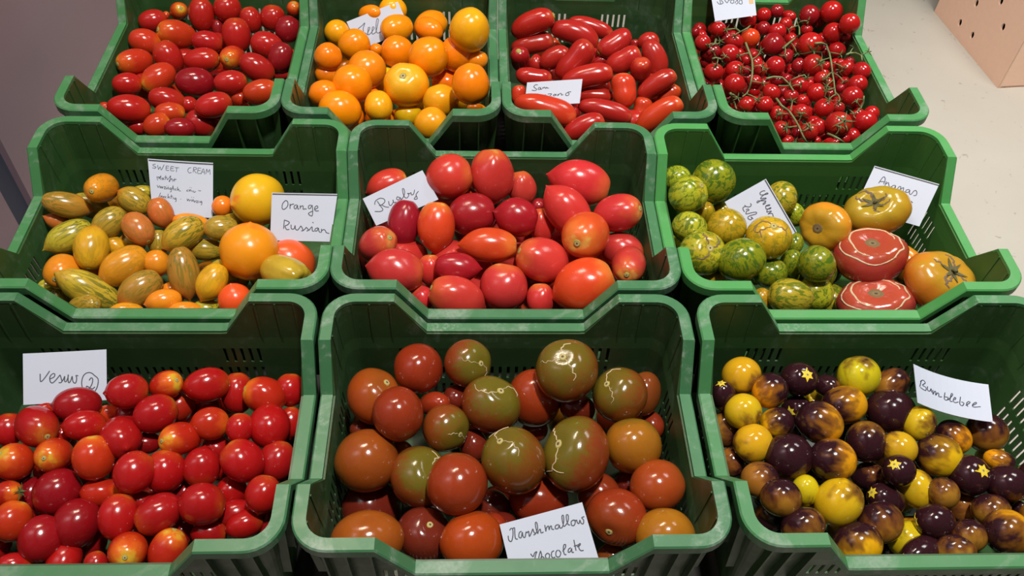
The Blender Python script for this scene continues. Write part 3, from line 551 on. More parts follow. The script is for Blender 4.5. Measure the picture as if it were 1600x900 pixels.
(3,13,'r','',486.4,794.8,647.5,7.5,6.9,7.1,0.803,-0.534,0.087,-0.248,'red cherry tomato half hidden, seventh from left in fifth row, vine cherry tomato crate'),
(3,13,'d','',432.8,720.5,639.5,8.5,8,8.1,-0.187,0.887,-0.16,0.391,'dark red cherry tomato half hidden, second from left in eighth row, vine cherry tomato crate'),
(4,20,'y','s',-507.9,504.2,680.5,18.4,18.4,34,0.726,0.368,0.28,-0.51,'yellow elongated tomato showing stem scar, third from left in rear row, middle-left crate'),
(4,20,'o','t',-546,482.1,671.5,16,16,30.8,-0.379,-0.5,0.164,0.761,'olive elongated tomato, leftmost in rear row, middle-left crate'),
(4,20,'o','t',-529.8,504.9,648.1,15.3,15.3,25.9,-0.355,-0.436,0.203,0.802,'olive elongated tomato, second from left in rear row, middle-left crate'),
(4,20,'r','t',-563,472.6,650.7,10.4,10.4,18.4,0.204,0.804,0.369,0.418,'reddish elongated tomato half hidden, leftmost in second row, middle-left crate'),
(4,20,'o','s',-469.2,495,667.6,16.8,16.8,23.9,0.385,0.785,0.249,0.416,'olive elongated tomato, fourth from left in rear row, middle-left crate'),
(4,20,'g','',-466.6,519.5,659.9,8.9,8.9,16.5,0.136,0.691,0.371,0.606,'green-striped elongated tomato half hidden, fifth from left in rear row, middle-left crate'),
(4,20,'r','t',-430.9,473.5,666.3,15.5,15.5,21.2,-0.213,-0.084,0.341,0.912,'reddish elongated tomato, sixth from left in rear row, middle-left crate'),
(4,20,'o','',-491.8,457.8,664.4,17.6,17.6,24.1,-0.013,0.433,0.414,0.8,'olive elongated tomato, third from left in second row, middle-left crate'),
(4,20,'r','s',-451,443.1,670.6,17.4,17.4,24.8,0.541,0.767,0.204,0.278,'reddish elongated tomato showing stem scar, fifth from left in second row, middle-left crate'),
(4,20,'g','t',-541.1,443.4,653.2,18.6,18.6,32.2,0.019,0.519,0.426,0.74,'green-striped elongated tomato, second from left in second row, middle-left crate'),
(4,20,'y','s',-502.8,419,661.4,20.8,20.8,29.3,0.56,0.801,0.183,-0.106,'yellow elongated tomato, leftmost in third row, middle-left crate'),
(4,20,'g','',-395.2,434.5,668.3,19,19,29.1,0.046,0.472,0.406,0.781,'green-striped elongated tomato, sixth from left in second row, middle-left crate'),
(4,20,'o','t',-353.2,447,667.2,15.8,15.8,22.6,0.16,0.655,0.367,0.641,'olive elongated tomato, rightmost in second row, middle-left crate'),
(4,20,'o','',-373.6,433.9,642.8,14.2,14.2,22.2,0.196,0.708,0.363,0.573,'olive elongated tomato, sixth from left in third row, middle-left crate'),
(4,20,'a','',-362.5,500.6,653.8,13.5,13.5,13.5,-0.298,-0.428,0.251,0.816,'orange elongated tomato half hidden, seventh from left in rear row, middle-left crate'),
(4,20,'y','',-462.6,397.8,650,21.5,21.5,32.6,0.03,0.48,0.43,0.764,'yellow elongated tomato, third from left in third row, middle-left crate'),
(4,20,'a','',-426.3,408,644.5,16.2,16.2,17.3,-0.144,0.095,0.4,0.9,'orange elongated tomato, fourth from left in third row, middle-left crate'),
(4,20,'a','s',-534.3,393.5,644.9,21.5,21.5,25.6,0.778,0.465,0.236,-0.349,'orange elongated tomato showing stem scar, second from left in fourth row, middle-left crate'),
(4,20,'g','',-498.6,367.8,641.5,19.6,19.6,40.8,0.259,0.813,0.364,0.374,'green-striped elongated tomato, third from left in fourth row, middle-left crate'),
(4,20,'o','',-436.5,364.9,645,19.6,19.6,29.3,0.032,0.458,0.439,0.773,'olive elongated tomato, fifth from left in fourth row, middle-left crate'),
(4,20,'o','t',-384.8,381.1,655.4,18.6,18.6,33.9,-0.179,-0.017,0.388,0.904,'olive elongated tomato, sixth from left in fourth row, middle-left crate'),
(4,20,'y','',-348.4,364.2,659.1,17.3,17.3,24.8,-0.029,0.274,0.427,0.861,'yellow elongated tomato, seventh from left in fourth row, middle-left crate'),
(4,20,'o','s',-494,337.8,644.3,14.4,14.4,29.2,0.364,0.458,0.049,0.809,'olive elongated tomato showing stem scar, second from left in front row, middle-left crate'),
(4,20,'a','',-404.7,347.7,644.1,14.5,14.5,21.5,0.15,0.628,0.416,0.64,'orange elongated tomato, fourth from left in front row, middle-left crate'),
(4,20,'y','',-446.4,334.4,638.9,12.3,12.3,20.9,0.178,0.684,0.416,0.573,'yellow elongated tomato, third from left in front row, middle-left crate'),
(4,20,'a','',-377.8,334.4,640.4,12.3,12.3,20.9,0.197,0.678,0.398,0.585,'orange elongated tomato, sixth from left in front row, middle-left crate'),
(4,20,'g','',-357.7,345.7,631,12.5,12.5,18,0.204,0.676,0.391,0.59,'green-striped elongated tomato, seventh from left in front row, middle-left crate'),
(4,20,'a','',-405.8,375.6,624,15,15,16.1,-0.243,-0.148,0.365,0.887,'orange elongated tomato half hidden, fifth from left in front row, middle-left crate'),
(4,20,'y','',-483.3,438.4,641.4,11.9,11.9,16.5,-0.331,-0.345,0.264,0.837,'yellow elongated tomato half hidden, second from left in third row, middle-left crate'),
(4,20,'o','',-470.7,451.3,635.6,11.5,11.5,17.9,0.218,0.781,0.359,0.463,'olive elongated tomato half hidden, fourth from left in second row, middle-left crate'),
(4,20,'o','',-430.7,439.1,648.5,12.5,12.5,17,-0.157,0.064,0.385,0.907,'olive elongated tomato half hidden, fifth from left in third row, middle-left crate'),
(4,20,'g','',-562.3,390.8,616.8,11.8,11.8,12.9,0.085,0.61,0.444,0.65,'green-striped elongated tomato half hidden, leftmost in fourth row, middle-left crate'),
(4,20,'g','',-541.2,375.1,618,11.7,11.7,12.8,-0.292,-0.135,0.347,0.881,'green-striped elongated tomato half hidden, leftmost in front row, middle-left crate'),
(4,20,'a','',-396.9,470.9,653.2,11.6,11.6,24.3,0.195,0.736,0.351,0.545,'orange elongated tomato half hidden, seventh from left in second row, middle-left crate'),
(4,20,'a','',-509,405.6,630.1,11.2,11.2,14,-0.387,-0.473,0.207,0.764,'orange elongated tomato half hidden, fourth from left in fourth row, middle-left crate'),
(11,20,'y','t',-313.8,495,670.8,32.5,32.5,36.4,-0.021,0.628,0.521,0.577,'yellow-orange heart-shaped tomato, rightmost in rear row, middle-left crate'),
(11,20,'y','t',-310,408.6,667,35.4,35.4,36,0.213,0.969,0.094,-0.082,'yellow-orange heart-shaped tomato, seventh from left in third row, middle-left crate'),
(11,20,'r','t',-266.9,419.3,635,28.5,28.5,34.2,0.014,0.902,0.358,0.242,'red-orange heart-shaped tomato, rightmost in third row, middle-left crate'),
(7,20,'z','k',-259,363.9,674.4,22,22,36.4,0.754,0.495,0.383,0.2,'yellow-green ribbed beefsteak tomato with green calyx, rightmost in fourth row, middle-left crate'),
(11,20,'r','t',-317.6,340.9,652.4,19.8,19.8,23,0.194,0.963,0.183,0.025,'red-orange heart-shaped tomato, rightmost in front row, middle-left crate'),
(5,21,'r','',-152.8,537.5,659.2,20.3,20.3,29.3,0.168,0.546,0.321,0.756,'pinkish red oxheart tomato, leftmost in rear row, oxheart crate'),
(5,21,'r','',-70.6,524.5,686.4,29.5,29.5,31.6,0.217,0.601,0.281,0.716,'pinkish red oxheart tomato, second from left in rear row, oxheart crate'),
(5,21,'r','',-14,534.1,679.4,28.7,28.7,37.2,0.003,-0.025,0.355,0.935,'pinkish red oxheart tomato, fourth from left in rear row, oxheart crate'),
(5,21,'r','',26.2,536.3,656.5,19.3,19.3,24.2,-0.007,-0.095,0.362,0.927,'pinkish red oxheart tomato, fifth from left in rear row, oxheart crate'),
(5,21,'r','t',101.4,535.5,668.4,30.3,30.3,43.9,0.317,0.724,0.174,0.588,'pinkish red oxheart tomato, rightmost in rear row, oxheart crate'),
(5,21,'r','t',80.5,481.7,670.7,26.9,26.9,39.4,0.366,0.863,0.081,0.339,'pinkish red oxheart tomato, seventh from left in rear row, oxheart crate'),
(5,21,'r','s',144.4,468.7,676.8,23.7,23.7,33.8,0.394,0.489,0.097,0.772,'pinkish red oxheart tomato, rightmost in second row, oxheart crate'),
(5,21,'d','',-126.5,462,661.5,20.6,20.6,32.4,-0.011,0.076,0.382,0.921,'dark red oxheart tomato, second from left in second row, oxheart crate'),
(5,21,'o','t',-84.8,448.4,669.2,23.3,23.3,33.8,-0.013,0.021,0.382,0.924,'orange oxheart tomato, third from left in second row, oxheart crate'),
(5,21,'d','t',-42.4,478.9,662.3,26.9,26.9,34,0.247,0.612,0.283,0.696,'dark red oxheart tomato, fourth from left in second row, oxheart crate'),
(5,21,'d','t',14.9,463,674.2,24.1,24.1,29.4,0.312,0.727,0.212,0.574,'dark red oxheart tomato, fifth from left in second row, oxheart crate'),
(5,21,'r','',50.7,479.9,642,16.7,16.7,24.3,0.002,-0.099,0.382,0.919,'pinkish red oxheart tomato half hidden, sixth from left in second row, oxheart crate'),
(5,21,'o','t',-20.6,423.5,663.3,21.7,21.7,37.9,0.287,0.658,0.267,0.643,'orange oxheart tomato, fourth from left in third row, oxheart crate'),
(5,21,'o','s',100.2,425.4,681.3,28.7,28.7,37.9,0.748,0.541,0.009,-0.384,'orange oxheart tomato showing stem scar, seventh from left in second row, oxheart crate'),
(5,21,'r','s',46.8,394.5,667.8,26.7,26.7,34.5,-0.26,-0.498,0.25,0.789,'pinkish red oxheart tomato, fifth from left in third row, oxheart crate'),
(5,21,'r','',152,439.2,639.7,23.3,23.3,29.2,0.379,0.775,0.128,0.49,'pinkish red oxheart tomato, seventh from left in third row, oxheart crate'),
(5,21,'r','s',152.6,393.9,662.4,21.2,21.2,37,0.834,0.538,-0.073,-0.099,'pinkish red oxheart tomato showing stem scar, rightmost in third row, oxheart crate'),
(5,21,'r','s',-157,424,663.3,21.8,21.8,28.3,0.338,0.367,-0.003,0.867,'pinkish red oxheart tomato showing stem scar, leftmost in second row, oxheart crate'),
(5,21,'r','',-131.9,377.1,666.5,26.7,26.7,35.1,0.284,0.71,0.291,0.575,'pinkish red oxheart tomato, leftmost in third row, oxheart crate'),
(5,21,'d','t',-57.4,388.6,660.6,18.7,18.7,29.7,-0.284,-0.629,0.287,0.665,'dark red oxheart tomato, third from left in third row, oxheart crate'),
(5,21,'r','s',-57.4,346.1,654.3,25.4,25.4,35.7,-0.291,-0.495,0.272,0.772,'pinkish red oxheart tomato, second from left in front row, oxheart crate'),
(5,21,'r','',-1.5,365.3,649.3,29.6,29.6,31,0.052,0.07,0.411,0.907,'pinkish red oxheart tomato, third from left in front row, oxheart crate'),
(5,21,'o','',92.5,352.3,668.9,31.5,31.5,39.3,0.278,0.485,0.309,0.769,'orange oxheart tomato, rightmost in front row, oxheart crate'),
(5,21,'r','',42.4,348.5,647,16.8,16.8,21.2,0.035,-0.018,0.42,0.907,'pinkish red oxheart tomato, fifth from left in front row, oxheart crate'),
(5,21,'r','',-91.9,400.3,643,15.5,15.5,20.1,-0.023,0.008,0.404,0.914,'pinkish red oxheart tomato half hidden, second from left in third row, oxheart crate'),
(5,21,'r','',-100,358.8,636.6,15.8,15.8,17.5,-0.204,-0.38,0.368,0.824,'pinkish red oxheart tomato half hidden, leftmost in front row, oxheart crate'),
(5,21,'o','',-45.1,522.2,653.6,11.1,11.1,18.5,-0.143,-0.359,0.336,0.859,'orange oxheart tomato half hidden, third from left in rear row, oxheart crate'),
(5,21,'d','',91.6,433.6,640.8,13,13,19.6,0.067,0.006,0.392,0.917,'dark red oxheart tomato half hidden, sixth from left in third row, oxheart crate'),
(5,21,'d','',49,520.8,638.2,11.2,11.2,11.2,0.209,0.434,0.308,0.821,'dark red oxheart tomato half hidden, sixth from left in rear row, oxheart crate'),
(5,21,'d','',34.3,390.1,632.5,14.5,14.5,14.5,-0.153,-0.414,0.382,0.812,'dark red oxheart tomato half hidden, fourth from left in front row, oxheart crate'),
(6,22,'l','',237.9,558.8,657.5,20.3,17.9,16.5,0.026,0.976,-0.082,0.201,'light green striped tomato half hidden, leftmost in rear row, middle-right crate'),
(6,22,'l','s',240.1,500.1,681.5,25,25,25.6,0.949,0.052,0.303,-0.068,'light green striped tomato showing stem scar, second from left in rear row, middle-right crate'),
(6,22,'d','',279.6,528.4,679.6,29.3,29.3,27.1,0.528,-0.847,-0.062,0.019,'dark green striped tomato, fourth from left in rear row, middle-right crate'),
(6,22,'l','',369.2,509.6,665.6,24.2,21.9,20.2,0.17,0.762,0.368,0.504,'light green striped tomato half hidden, seventh from left in rear row, middle-right crate'),
(6,22,'l','',394.2,506.8,639.3,17.5,15.1,13.9,-0.175,0.549,0.491,0.654,'light green striped tomato half hidden, eighth from left in rear row, middle-right crate'),
(6,22,'y','x',268.9,500,646.5,14.1,14.1,21.1,0.731,0.009,-0.074,0.678,'yellow-green striped tomato with corky cracks, third from left in rear row, middle-right crate'),
(6,22,'l','',238,454.7,665.2,23.3,21.8,20.1,0.736,-0.587,0.185,-0.283,'light green striped tomato, leftmost in second row, middle-right crate'),
(6,22,'y','',283,448.1,674.4,25,23.9,22.1,-0.147,0.964,-0.095,0.2,'yellow-green striped tomato, sixth from left in rear row, middle-right crate'),
(6,22,'y','sx',330.3,424.8,679,28.5,28.1,25.9,0.993,0.069,-0.006,-0.099,'yellow-green striped tomato with corky cracks, fourth from left in second row, middle-right crate'),
(6,22,'l','sx',244.6,404.8,671.1,29.1,28.8,26.6,0.969,0.235,0.08,-0.016,'light green striped tomato with corky cracks, second from left in second row, middle-right crate'),
(6,22,'d','',287.3,386.6,678.8,29.9,27.7,25.6,0.133,0.941,-0.089,0.297,'dark green striped tomato, third from left in second row, middle-right crate'),
(6,22,'d','',334.9,398.3,643.5,18.8,22.1,20.4,-0.273,0.594,0.563,0.507,'dark green striped tomato, third from left in front row, middle-right crate'),
(6,22,'d','',368.8,417.2,637.9,20.3,15.8,14.6,-0.449,0.563,0.573,0.391,'dark green striped tomato, fifth from left in second row, middle-right crate'),
(6,22,'d','',381.8,383.5,675,23.5,23.1,21.3,-0.052,0.54,0.472,0.695,'dark green striped tomato, seventh from left in second row, middle-right crate'),
(6,22,'l','',343.5,343.5,659.7,22.6,22.6,27.8,-0.098,0.749,-0.164,0.634,'light green striped tomato, fourth from left in front row, middle-right crate'),
(6,22,'l','',388.8,369.9,636.3,22.8,22.5,20.8,-0.302,0.626,0.709,0.115,'light green striped tomato, fifth from left in front row, middle-right crate'),
(6,22,'y','',313.4,350.8,647,14.1,12.2,11.3,-0.346,0.625,0.648,0.264,'yellow-green striped tomato half hidden, second from left in front row, middle-right crate'),
(6,22,'y','',260.3,389.2,641.1,16.2,12.1,11.2,-0.115,0.963,-0.09,0.227,'yellow-green striped tomato half hidden, leftmost in front row, middle-right crate'),
(6,22,'d','',378,446.6,647.4,11.2,11.2,14.9,-0.364,0.442,0.47,0.672,'dark green striped tomato half hidden, sixth from left in second row, middle-right crate'),
(6,22,'l','',296.3,512.7,639,15.6,13.1,12.1,0.686,-0.717,-0.011,-0.127,'light green striped tomato half hidden, fifth from left in rear row, middle-right crate'),
(7,22,'o','s',419.5,464.3,658.7,35,32.4,26.6,0.818,0.391,-0.39,-0.161,'orange ribbed beefsteak tomato showing stem scar, eighth from left in second row, middle-right crate'),
(7,22,'y','kx',492.5,488.2,665.4,40.8,34.9,28.6,0.953,0.119,-0.24,-0.143,'olive yellow ribbed beefsteak tomato with corky cracks, rightmost in rear row, middle-right crate'),
(7,22,'p','sw',467.1,418.5,652.5,45.6,39.9,32.7,0.983,-0.027,-0.091,-0.155,'pinkish red ribbed beefsteak tomato with ring cracks, rightmost in second row, middle-right crate'),
(7,22,'o','kx',536.3,370.4,660.1,43.3,39,31.9,0.98,0.105,0.109,-0.126,'orange ribbed beefsteak tomato with corky cracks, rightmost in front row, middle-right crate'),
(7,22,'p','sw',464.2,358.9,628.3,47.5,35.4,29,0.98,-0.011,-0.138,-0.144,'pinkish red ribbed beefsteak tomato with ring cracks, sixth from left in front row, middle-right crate'),
(7,22,'o','',530.4,429.3,621.2,29,23.8,19.5,0.008,0.501,0.443,0.743,'orange ribbed beefsteak tomato half hidden, seventh from left in front row, middle-right crate'),
(8,30,'r','',-402.9,204.3,666.6,18.6,18.6,21.6,0.191,0.651,0.448,0.582,'red oval tomato, third from left in rear row, front-left crate'),
(8,30,'y','s',-366.8,216.1,660.1,15.8,15.8,20.8,0.324,0.4,0.085,0.853,'red-and-yellow oval tomato showing stem scar, fourth from left in rear row, front-left crate'),
(8,30,'r','t',-325.1,218.9,657,18.6,18.6,24.2,0.197,0.616,0.434,0.628,'red oval tomato, sixth from left in rear row, front-left crate'),
(8,30,'r','',-298.5,224.6,633.3,17.7,17.7,23,-0.134,0.023,0.458,0.878,'red oval tomato, seventh from left in rear row, front-left crate'),
(8,30,'y','s',-263.8,210.5,649.6,19.7,19.7,23.2,-0.35,-0.458,0.324,0.75,'red-and-yellow oval tomato, eighth from left in rear row, front-left crate'),
(8,30,'r','',-240.1,224.9,638.8,17,17,18.4,-0.086,0.047,0.464,0.88,'red oval tomato, rightmost in rear row, front-left crate'),
(8,30,'d','',-458.3,199.1,649.3,18.7,18.7,24.2,0.2,0.679,0.455,0.539,'dark red oval tomato, second from left in rear row, front-left crate'),
(8,30,'r','',-369.2,180.2,660.7,20,20,22.7,0.128,0.535,0.477,0.686,'red oval tomato, fifth from left in second row, front-left crate'),
(8,30,'y','',-359.8,209.6,630.9,17.5,17.5,19.2,-0.013,0.299,0.488,0.82,'red-and-yellow oval tomato, fifth from left in rear row, front-left crate'),
(8,30,'r','s',-491.8,171.9,649.9,20.6,20.6,26.2,0.704,0.569,0.216,0.366,'red oval tomato showing stem scar, leftmost in second row, front-left crate'),
(8,30,'r','t',-442,171.4,652.2,16,16,21.1,0.203,0.667,0.463,0.547,'red oval tomato, second from left in second row, front-left crate'),
(8,30,'r','t',-400.6,155.5,654.6,20.4,20.4,25.3,-0.176,-0.254,0.792,0.526,'red oval tomato, sixth from left in third row, front-left crate'),
(8,30,'y','s',-340.1,153.4,655.1,17.1,17.1,22.6,0.624,0.417,-0,-0.66,'red-and-yellow oval tomato showing stem scar, eighth from left in third row, front-left crate'),
(8,30,'o','',-313.5,172.7,652.9,17.4,17.4,19.4,0.251,0.663,0.425,0.563,'orange-red oval tomato, sixth from left in second row, front-left crate'),
(8,30,'r','',-280.1,163.6,658.5,14.3,14.3,15.9,-0.11,0.064,0.481,0.867,'red oval tomato, seventh from left in second row, front-left crate'),
(8,30,'r','t',-253.5,173.4,646.2,22,22,24.6,-0.112,-0.007,0.802,0.586,'red oval tomato, eighth from left in second row, front-left crate'),
(8,30,'r','',-237.4,192.3,623.7,13.3,13.3,17.5,-0.085,0.049,0.48,0.872,'red oval tomato, rightmost in second row, front-left crate'),
(8,30,'o','s',-466,140.3,646.1,17.6,17.6,23.3,0.767,0.254,0.207,-0.552,'orange-red oval tomato showing stem scar, third from left in third row, front-left crate'),
(8,30,'o','s',-502.3,132.5,646.7,18.8,18.8,18.8,-0.484,-0.2,0.108,0.845,'orange-red oval tomato showing stem scar, second from left in fourth row, front-left crate'),
(8,30,'r','',-530.4,180.4,630.9,15.6,15.6,17.7,-0.204,0.116,0.472,0.85,'red oval tomato, second from left in third row, front-left crate'),
(8,30,'o','',-420.2,130.8,656.9,20.3,20.3,22.6,-0.211,0.027,0.473,0.855,'orange-red oval tomato, fifth from left in third row, front-left crate'),
(8,30,'r','',-373.4,111.2,661.6,19.6,19.6,21.5,-0.017,0.309,0.52,0.796,'red oval tomato, fourth from left in fourth row, front-left crate'),
(8,30,'r','',-349.7,120.9,646.5,20.4,20.4,22,-0.139,0.085,0.499,0.851,'red oval tomato, fifth from left in fourth row, front-left crate'),
(8,30,'r','t',-315.3,127,643.1,18.6,18.6,20.6,0.504,0.85,0.102,-0.113,'red oval tomato, sixth from left in fourth row, front-left crate'),
(8,30,'r','t',-272.8,129.1,651.7,20.8,20.8,23.5,-0.307,-0.304,0.405,0.806,'red oval tomato, eighth from left in fourth row, front-left crate'),
(8,30,'r','',-242.2,138.5,634.9,18.7,18.7,21.7,-0.044,0.129,0.504,0.853,'red oval tomato, rightmost in fourth row, front-left crate'),
(8,30,'r','',-310.1,159.4,624.9,13.6,13.6,16.3,-0.389,-0.46,0.321,0.731,'red oval tomato half hidden, rightmost in third row, front-left crate'),
(8,30,'d','',-456.1,105.8,632.9,22.6,22.6,24.2,0.004,0.392,0.535,0.749,'dark red oval tomato, third from left in fourth row, front-left crate'),
(8,30,'d','',-490.8,113.3,613.9,13.8,13.8,18.2,-0.189,0.118,0.503,0.835,'dark red oval tomato half hidden, third from left in fifth row, front-left crate'),
(8,30,'y','',-414.8,107,628,14.9,14.9,19.7,0.243,0.667,0.473,0.522,'red-and-yellow oval tomato, fourth from left in fifth row, front-left crate'),
(8,30,'r','',-383.9,72,645.9,18.1,18.1,22.4,-0.131,0.137,0.524,0.83,'red oval tomato, sixth from left in sixth row, front-left crate'),
(8,30,'d','',-429.3,73.7,628.1,22.1,22.1,24.7,-0.076,0.253,0.54,0.799,'dark red oval tomato, fifth from left in sixth row, front-left crate'),
(8,30,'r','t',-345.8,74.6,645.2,18.8,18.8,23.5,0.523,0.703,-0.117,-0.468,'red oval tomato, sixth from left in fifth row, front-left crate'),
(8,30,'r','t',-304.5,83.1,648.6,20.8,20.8,22.4,0.299,0.676,0.437,0.513,'red oval tomato, eighth from left in fifth row, front-left crate'),
(8,30,'r','',-287.9,111.8,618.9,15.9,15.9,16.5,0.01,0.262,0.523,0.811,'red oval tomato half hidden, seventh from left in fourth row, front-left crate'),
(8,30,'r','',-244.5,88.2,658.2,17,17,18.9,-0.05,0.136,0.52,0.842,'red oval tomato, rightmost in fifth row, front-left crate'),
(8,30,'r','',-277.5,86.7,618.9,14.9,14.9,19.7,0.295,0.646,0.443,0.547,'red oval tomato half hidden, seventh from left in sixth row, front-left crate'),
(8,30,'r','',-263.2,67.9,635.1,13.9,13.9,18.3,0.219,0.539,0.489,0.65,'red oval tomato, eighth from left in sixth row, front-left crate'),
(8,30,'r','',-300.7,66.3,618.7,13.4,13.4,17.7,0.293,0.647,0.456,0.536,'red oval tomato, rightmost in seventh row, front-left crate'),
(8,30,'d','',-329.7,70.3,613.1,10.9,10.9,14.4,-0.091,0.14,0.535,0.828,'dark red oval tomato half hidden, eighth from left in seventh row, front-left crate'),
(8,30,'o','s',-367.8,39.4,638.7,18.1,18.1,23.8,0.922,0.297,0.188,-0.161,'orange-red oval tomato showing stem scar, sixth from left in seventh row, front-left crate'),
(8,30,'y','s',-331,39.6,635.8,17.8,17.8,23,-0.053,0.174,0.395,0.901,'red-and-yellow oval tomato, seventh from left in seventh row, front-left crate'),
(8,30,'r','s',-436.4,41.4,614.9,16.2,16.2,21.4,0.679,0.699,0.152,-0.164,'red oval tomato, third from left in seventh row, front-left crate'),
(8,30,'d','',-456.9,56.9,630.9,20.5,20.5,23,-0.086,0.261,0.547,0.791,'dark red oval tomato, second from left in seventh row, front-left crate'),
(8,30,'o','',-489,73.7,634.9,18.2,18.2,20,-0.147,0.197,0.529,0.812,'orange-red oval tomato, third from left in sixth row, front-left crate'),
(8,30,'r','',-476.5,32.1,625.6,12.2,12.2,16.2,0.246,0.667,0.509,0.485,'red oval tomato, leftmost in front row, front-left crate'),
(8,30,'y','k',-500.4,100.8,639.8,12.7,12.7,13.8,0.377,0.533,0.289,0.7,'red-and-yellow oval tomato with green calyx, second from left in fifth row, front-left crate'),
(8,30,'r','',-401.2,33.7,622.7,11.1,11.1,13,-0.226,0.001,0.513,0.828,'red oval tomato half hidden, fifth from left in seventh row, front-left crate'),
(8,30,'r','',-508.6,63,605.3,10.8,10.8,14.3,-0.194,0.13,0.524,0.819,'red oval tomato, leftmost in seventh row, front-left crate'),
(8,30,'o','',-432.8,199.7,627.6,11.1,11.1,13.2,-0.413,-0.436,0.279,0.749,'orange-red oval tomato half hidden, third from left in second row, front-left crate'),
(8,30,'r','',-408.6,192.4,637.6,12.3,12.3,16.3,-0.1,0.196,0.487,0.845,'red oval tomato half hidden, fourth from left in second row, front-left crate'),
(8,30,'r','',-372.2,95.7,630,10.9,10.9,13.5,-0.428,-0.439,0.317,0.724,'red oval tomato half hidden, fifth from left in fifth row, front-left crate'),
(8,30,'d','',-248.8,75.1,622.1,11.6,11.6,14.1,-0.093,0.063,0.527,0.843,'dark red oval tomato, rightmost in sixth row, front-left crate'),
(8,30,'r','',-471.2,171.3,633.7,10.1,10.1,11.5,-0.185,0.103,0.477,0.853,'red oval tomato half hidden, fourth from left in third row, front-left crate'),
(8,30,'d','',-426.3,71,594.9,16.2,16.2,17.5,-0.188,0.068,0.519,0.831,'dark red oval tomato half hidden, fourth from left in seventh row, front-left crate'),
(8,30,'d','',-381.2,160.2,635.3,11.4,11.4,15.1,0.224,0.652,0.455,0.564,'dark red oval tomato half hidden, seventh from left in third row, front-left crate'),
(8,30,'d','',-335.3,110.6,616.5,11.9,11.9,15.7,-0.08,0.161,0.52,0.835,'dark red oval tomato half hidden, seventh from left in fifth row, front-left crate'),
(8,30,'r','',-497.8,198.5,636.2,11.7,11.7,15.4,0.053,0.503,0.501,0.702,'red oval tomato half hidden, leftmost in rear row, front-left crate'),
(8,30,'d','',-487.7,80.2,611.6,12.9,12.9,17,-0.187,0.123,0.517,0.826,'dark red oval tomato half hidden, fourth from left in sixth row, front-left crate'),
(8,30,'d','',-468.4,40.4,601.6,10.7,10.7,14.1,0.25,0.661,0.507,0.493,'dark red oval tomato half hidden, rightmost in front row, front-left crate'),
(8,30,'r','',-534.9,105.9,632.1,18,18,21.2,-0.412,-0.26,0.352,0.799,'red oval tomato, leftmost in fifth row, front-left crate'),
(8,30,'r','',-554.2,149.7,632.2,18.6,18.6,21.2,0.051,0.523,0.525,0.669,'red oval tomato, leftmost in third row, front-left crate'),
(8,30,'r','',-524.4,68.5,624.2,17.6,17.6,20.7,-0.181,0.168,0.525,0.814,'red oval tomato, second from left in sixth row, front-left crate'),
(8,30,'r','',-563.3,123.9,625.7,18.3,18.3,21.6,-0.375,-0.163,0.387,0.826,'red oval tomato, leftmost in fourth row, front-left crate'),
(8,30,'r','',-558.4,85.6,617.6,17.9,17.9,21.1,-0.258,0.064,0.489,0.831,'red oval tomato, leftmost in sixth row, front-left crate'),
(9,31,'b','s',-145.2,206.3,652.2,31.9,29.4,27.7,0.506,0.206,0.228,0.806,'orange-brown round tomato showing stem scar, leftmost in rear row, front centre crate'),
(9,31,'r','',-99,238.7,658.5,28.3,27.9,26.4,-0.473,0.49,0.719,-0.142,'red-brown round tomato, second from left in rear row, front centre crate'),
(9,31,'g','sx',-44.3,242.1,663.9,26.9,26.3,24.9,0.564,0.428,0.013,0.707,'olive brown round tomato with corky cracks, fourth from left in rear row, front centre crate'),
(9,31,'r','',-116.5,170.1,674.6,27.6,27.6,28.2,0.084,0.729,0.679,-0.023,'red-brown round tomato, second from left in second row, front centre crate'),
(9,31,'g','sx',-67.2,165.1,654.9,25.3,24.9,23.6,0.549,0.568,0.014,0.613,'olive brown round tomato with corky cracks, fourth from left in second row, front centre crate'),
(9,31,'g','sx',-19.1,190.3,660.2,31.5,31.5,29.8,0.984,-0.008,0.179,-0.009,'olive brown round tomato with corky cracks, fifth from left in second row, front centre crate'),
(9,31,'b','',-148.8,134,641.8,32.5,32.5,33.2,0.041,0.864,0.012,-0.502,'orange-brown round tomato, leftmost in third row, front centre crate'),
(9,31,'g','x',-93.2,117.2,636.5,32.4,30.3,28.6,0.599,0.218,0.132,0.759,'olive brown round tomato with corky cracks, third from left in third row, front centre crate'),
(9,31,'r','',-54.4,95.2,662.5,29.9,29.9,30.9,0.548,-0.55,-0.506,-0.375,'red-brown round tomato, second from left in fourth row, front centre crate'),
(9,31,'d','',-145.4,109.6,583.1,34.9,31.7,29.9,-0.203,0.916,0.073,-0.339,'dark red round tomato, leftmost in fourth row, front centre crate'),
(9,31,'b','',-141.3,49.1,637.5,35,29.2,27.6,0.152,0.988,0.031,-0.029,'orange-brown round tomato, leftmost in front row, front centre crate'),
(9,31,'d','s',-87.6,63.6,616.1,28.4,27.8,26.2,0.656,0.109,0.093,0.741,'dark red round tomato showing stem scar, second from left in front row, front centre crate'),
(9,31,'o','',-38.9,48.3,634.7,31.5,29.9,28.2,-0.298,0.927,0.065,-0.219,'orange round tomato, third from left in front row, front centre crate'),
(9,31,'r','',-80.5,202.7,642.3,14,14,21,-0.255,0.895,0.099,-0.352,'red-brown round tomato half hidden, third from left in second row, front centre crate'),
(9,31,'d','',-57.4,217.2,633,15,15,14.1,0.076,0.988,-0.005,-0.132,'dark red round tomato half hidden, third from left in rear row, front centre crate'),
(9,31,'d','',-37.8,159,629.2,17.2,15.7,14.9,-0.387,0.546,0.73,-0.136,'dark red round tomato half hidden, fourth from left in third row, front centre crate'),
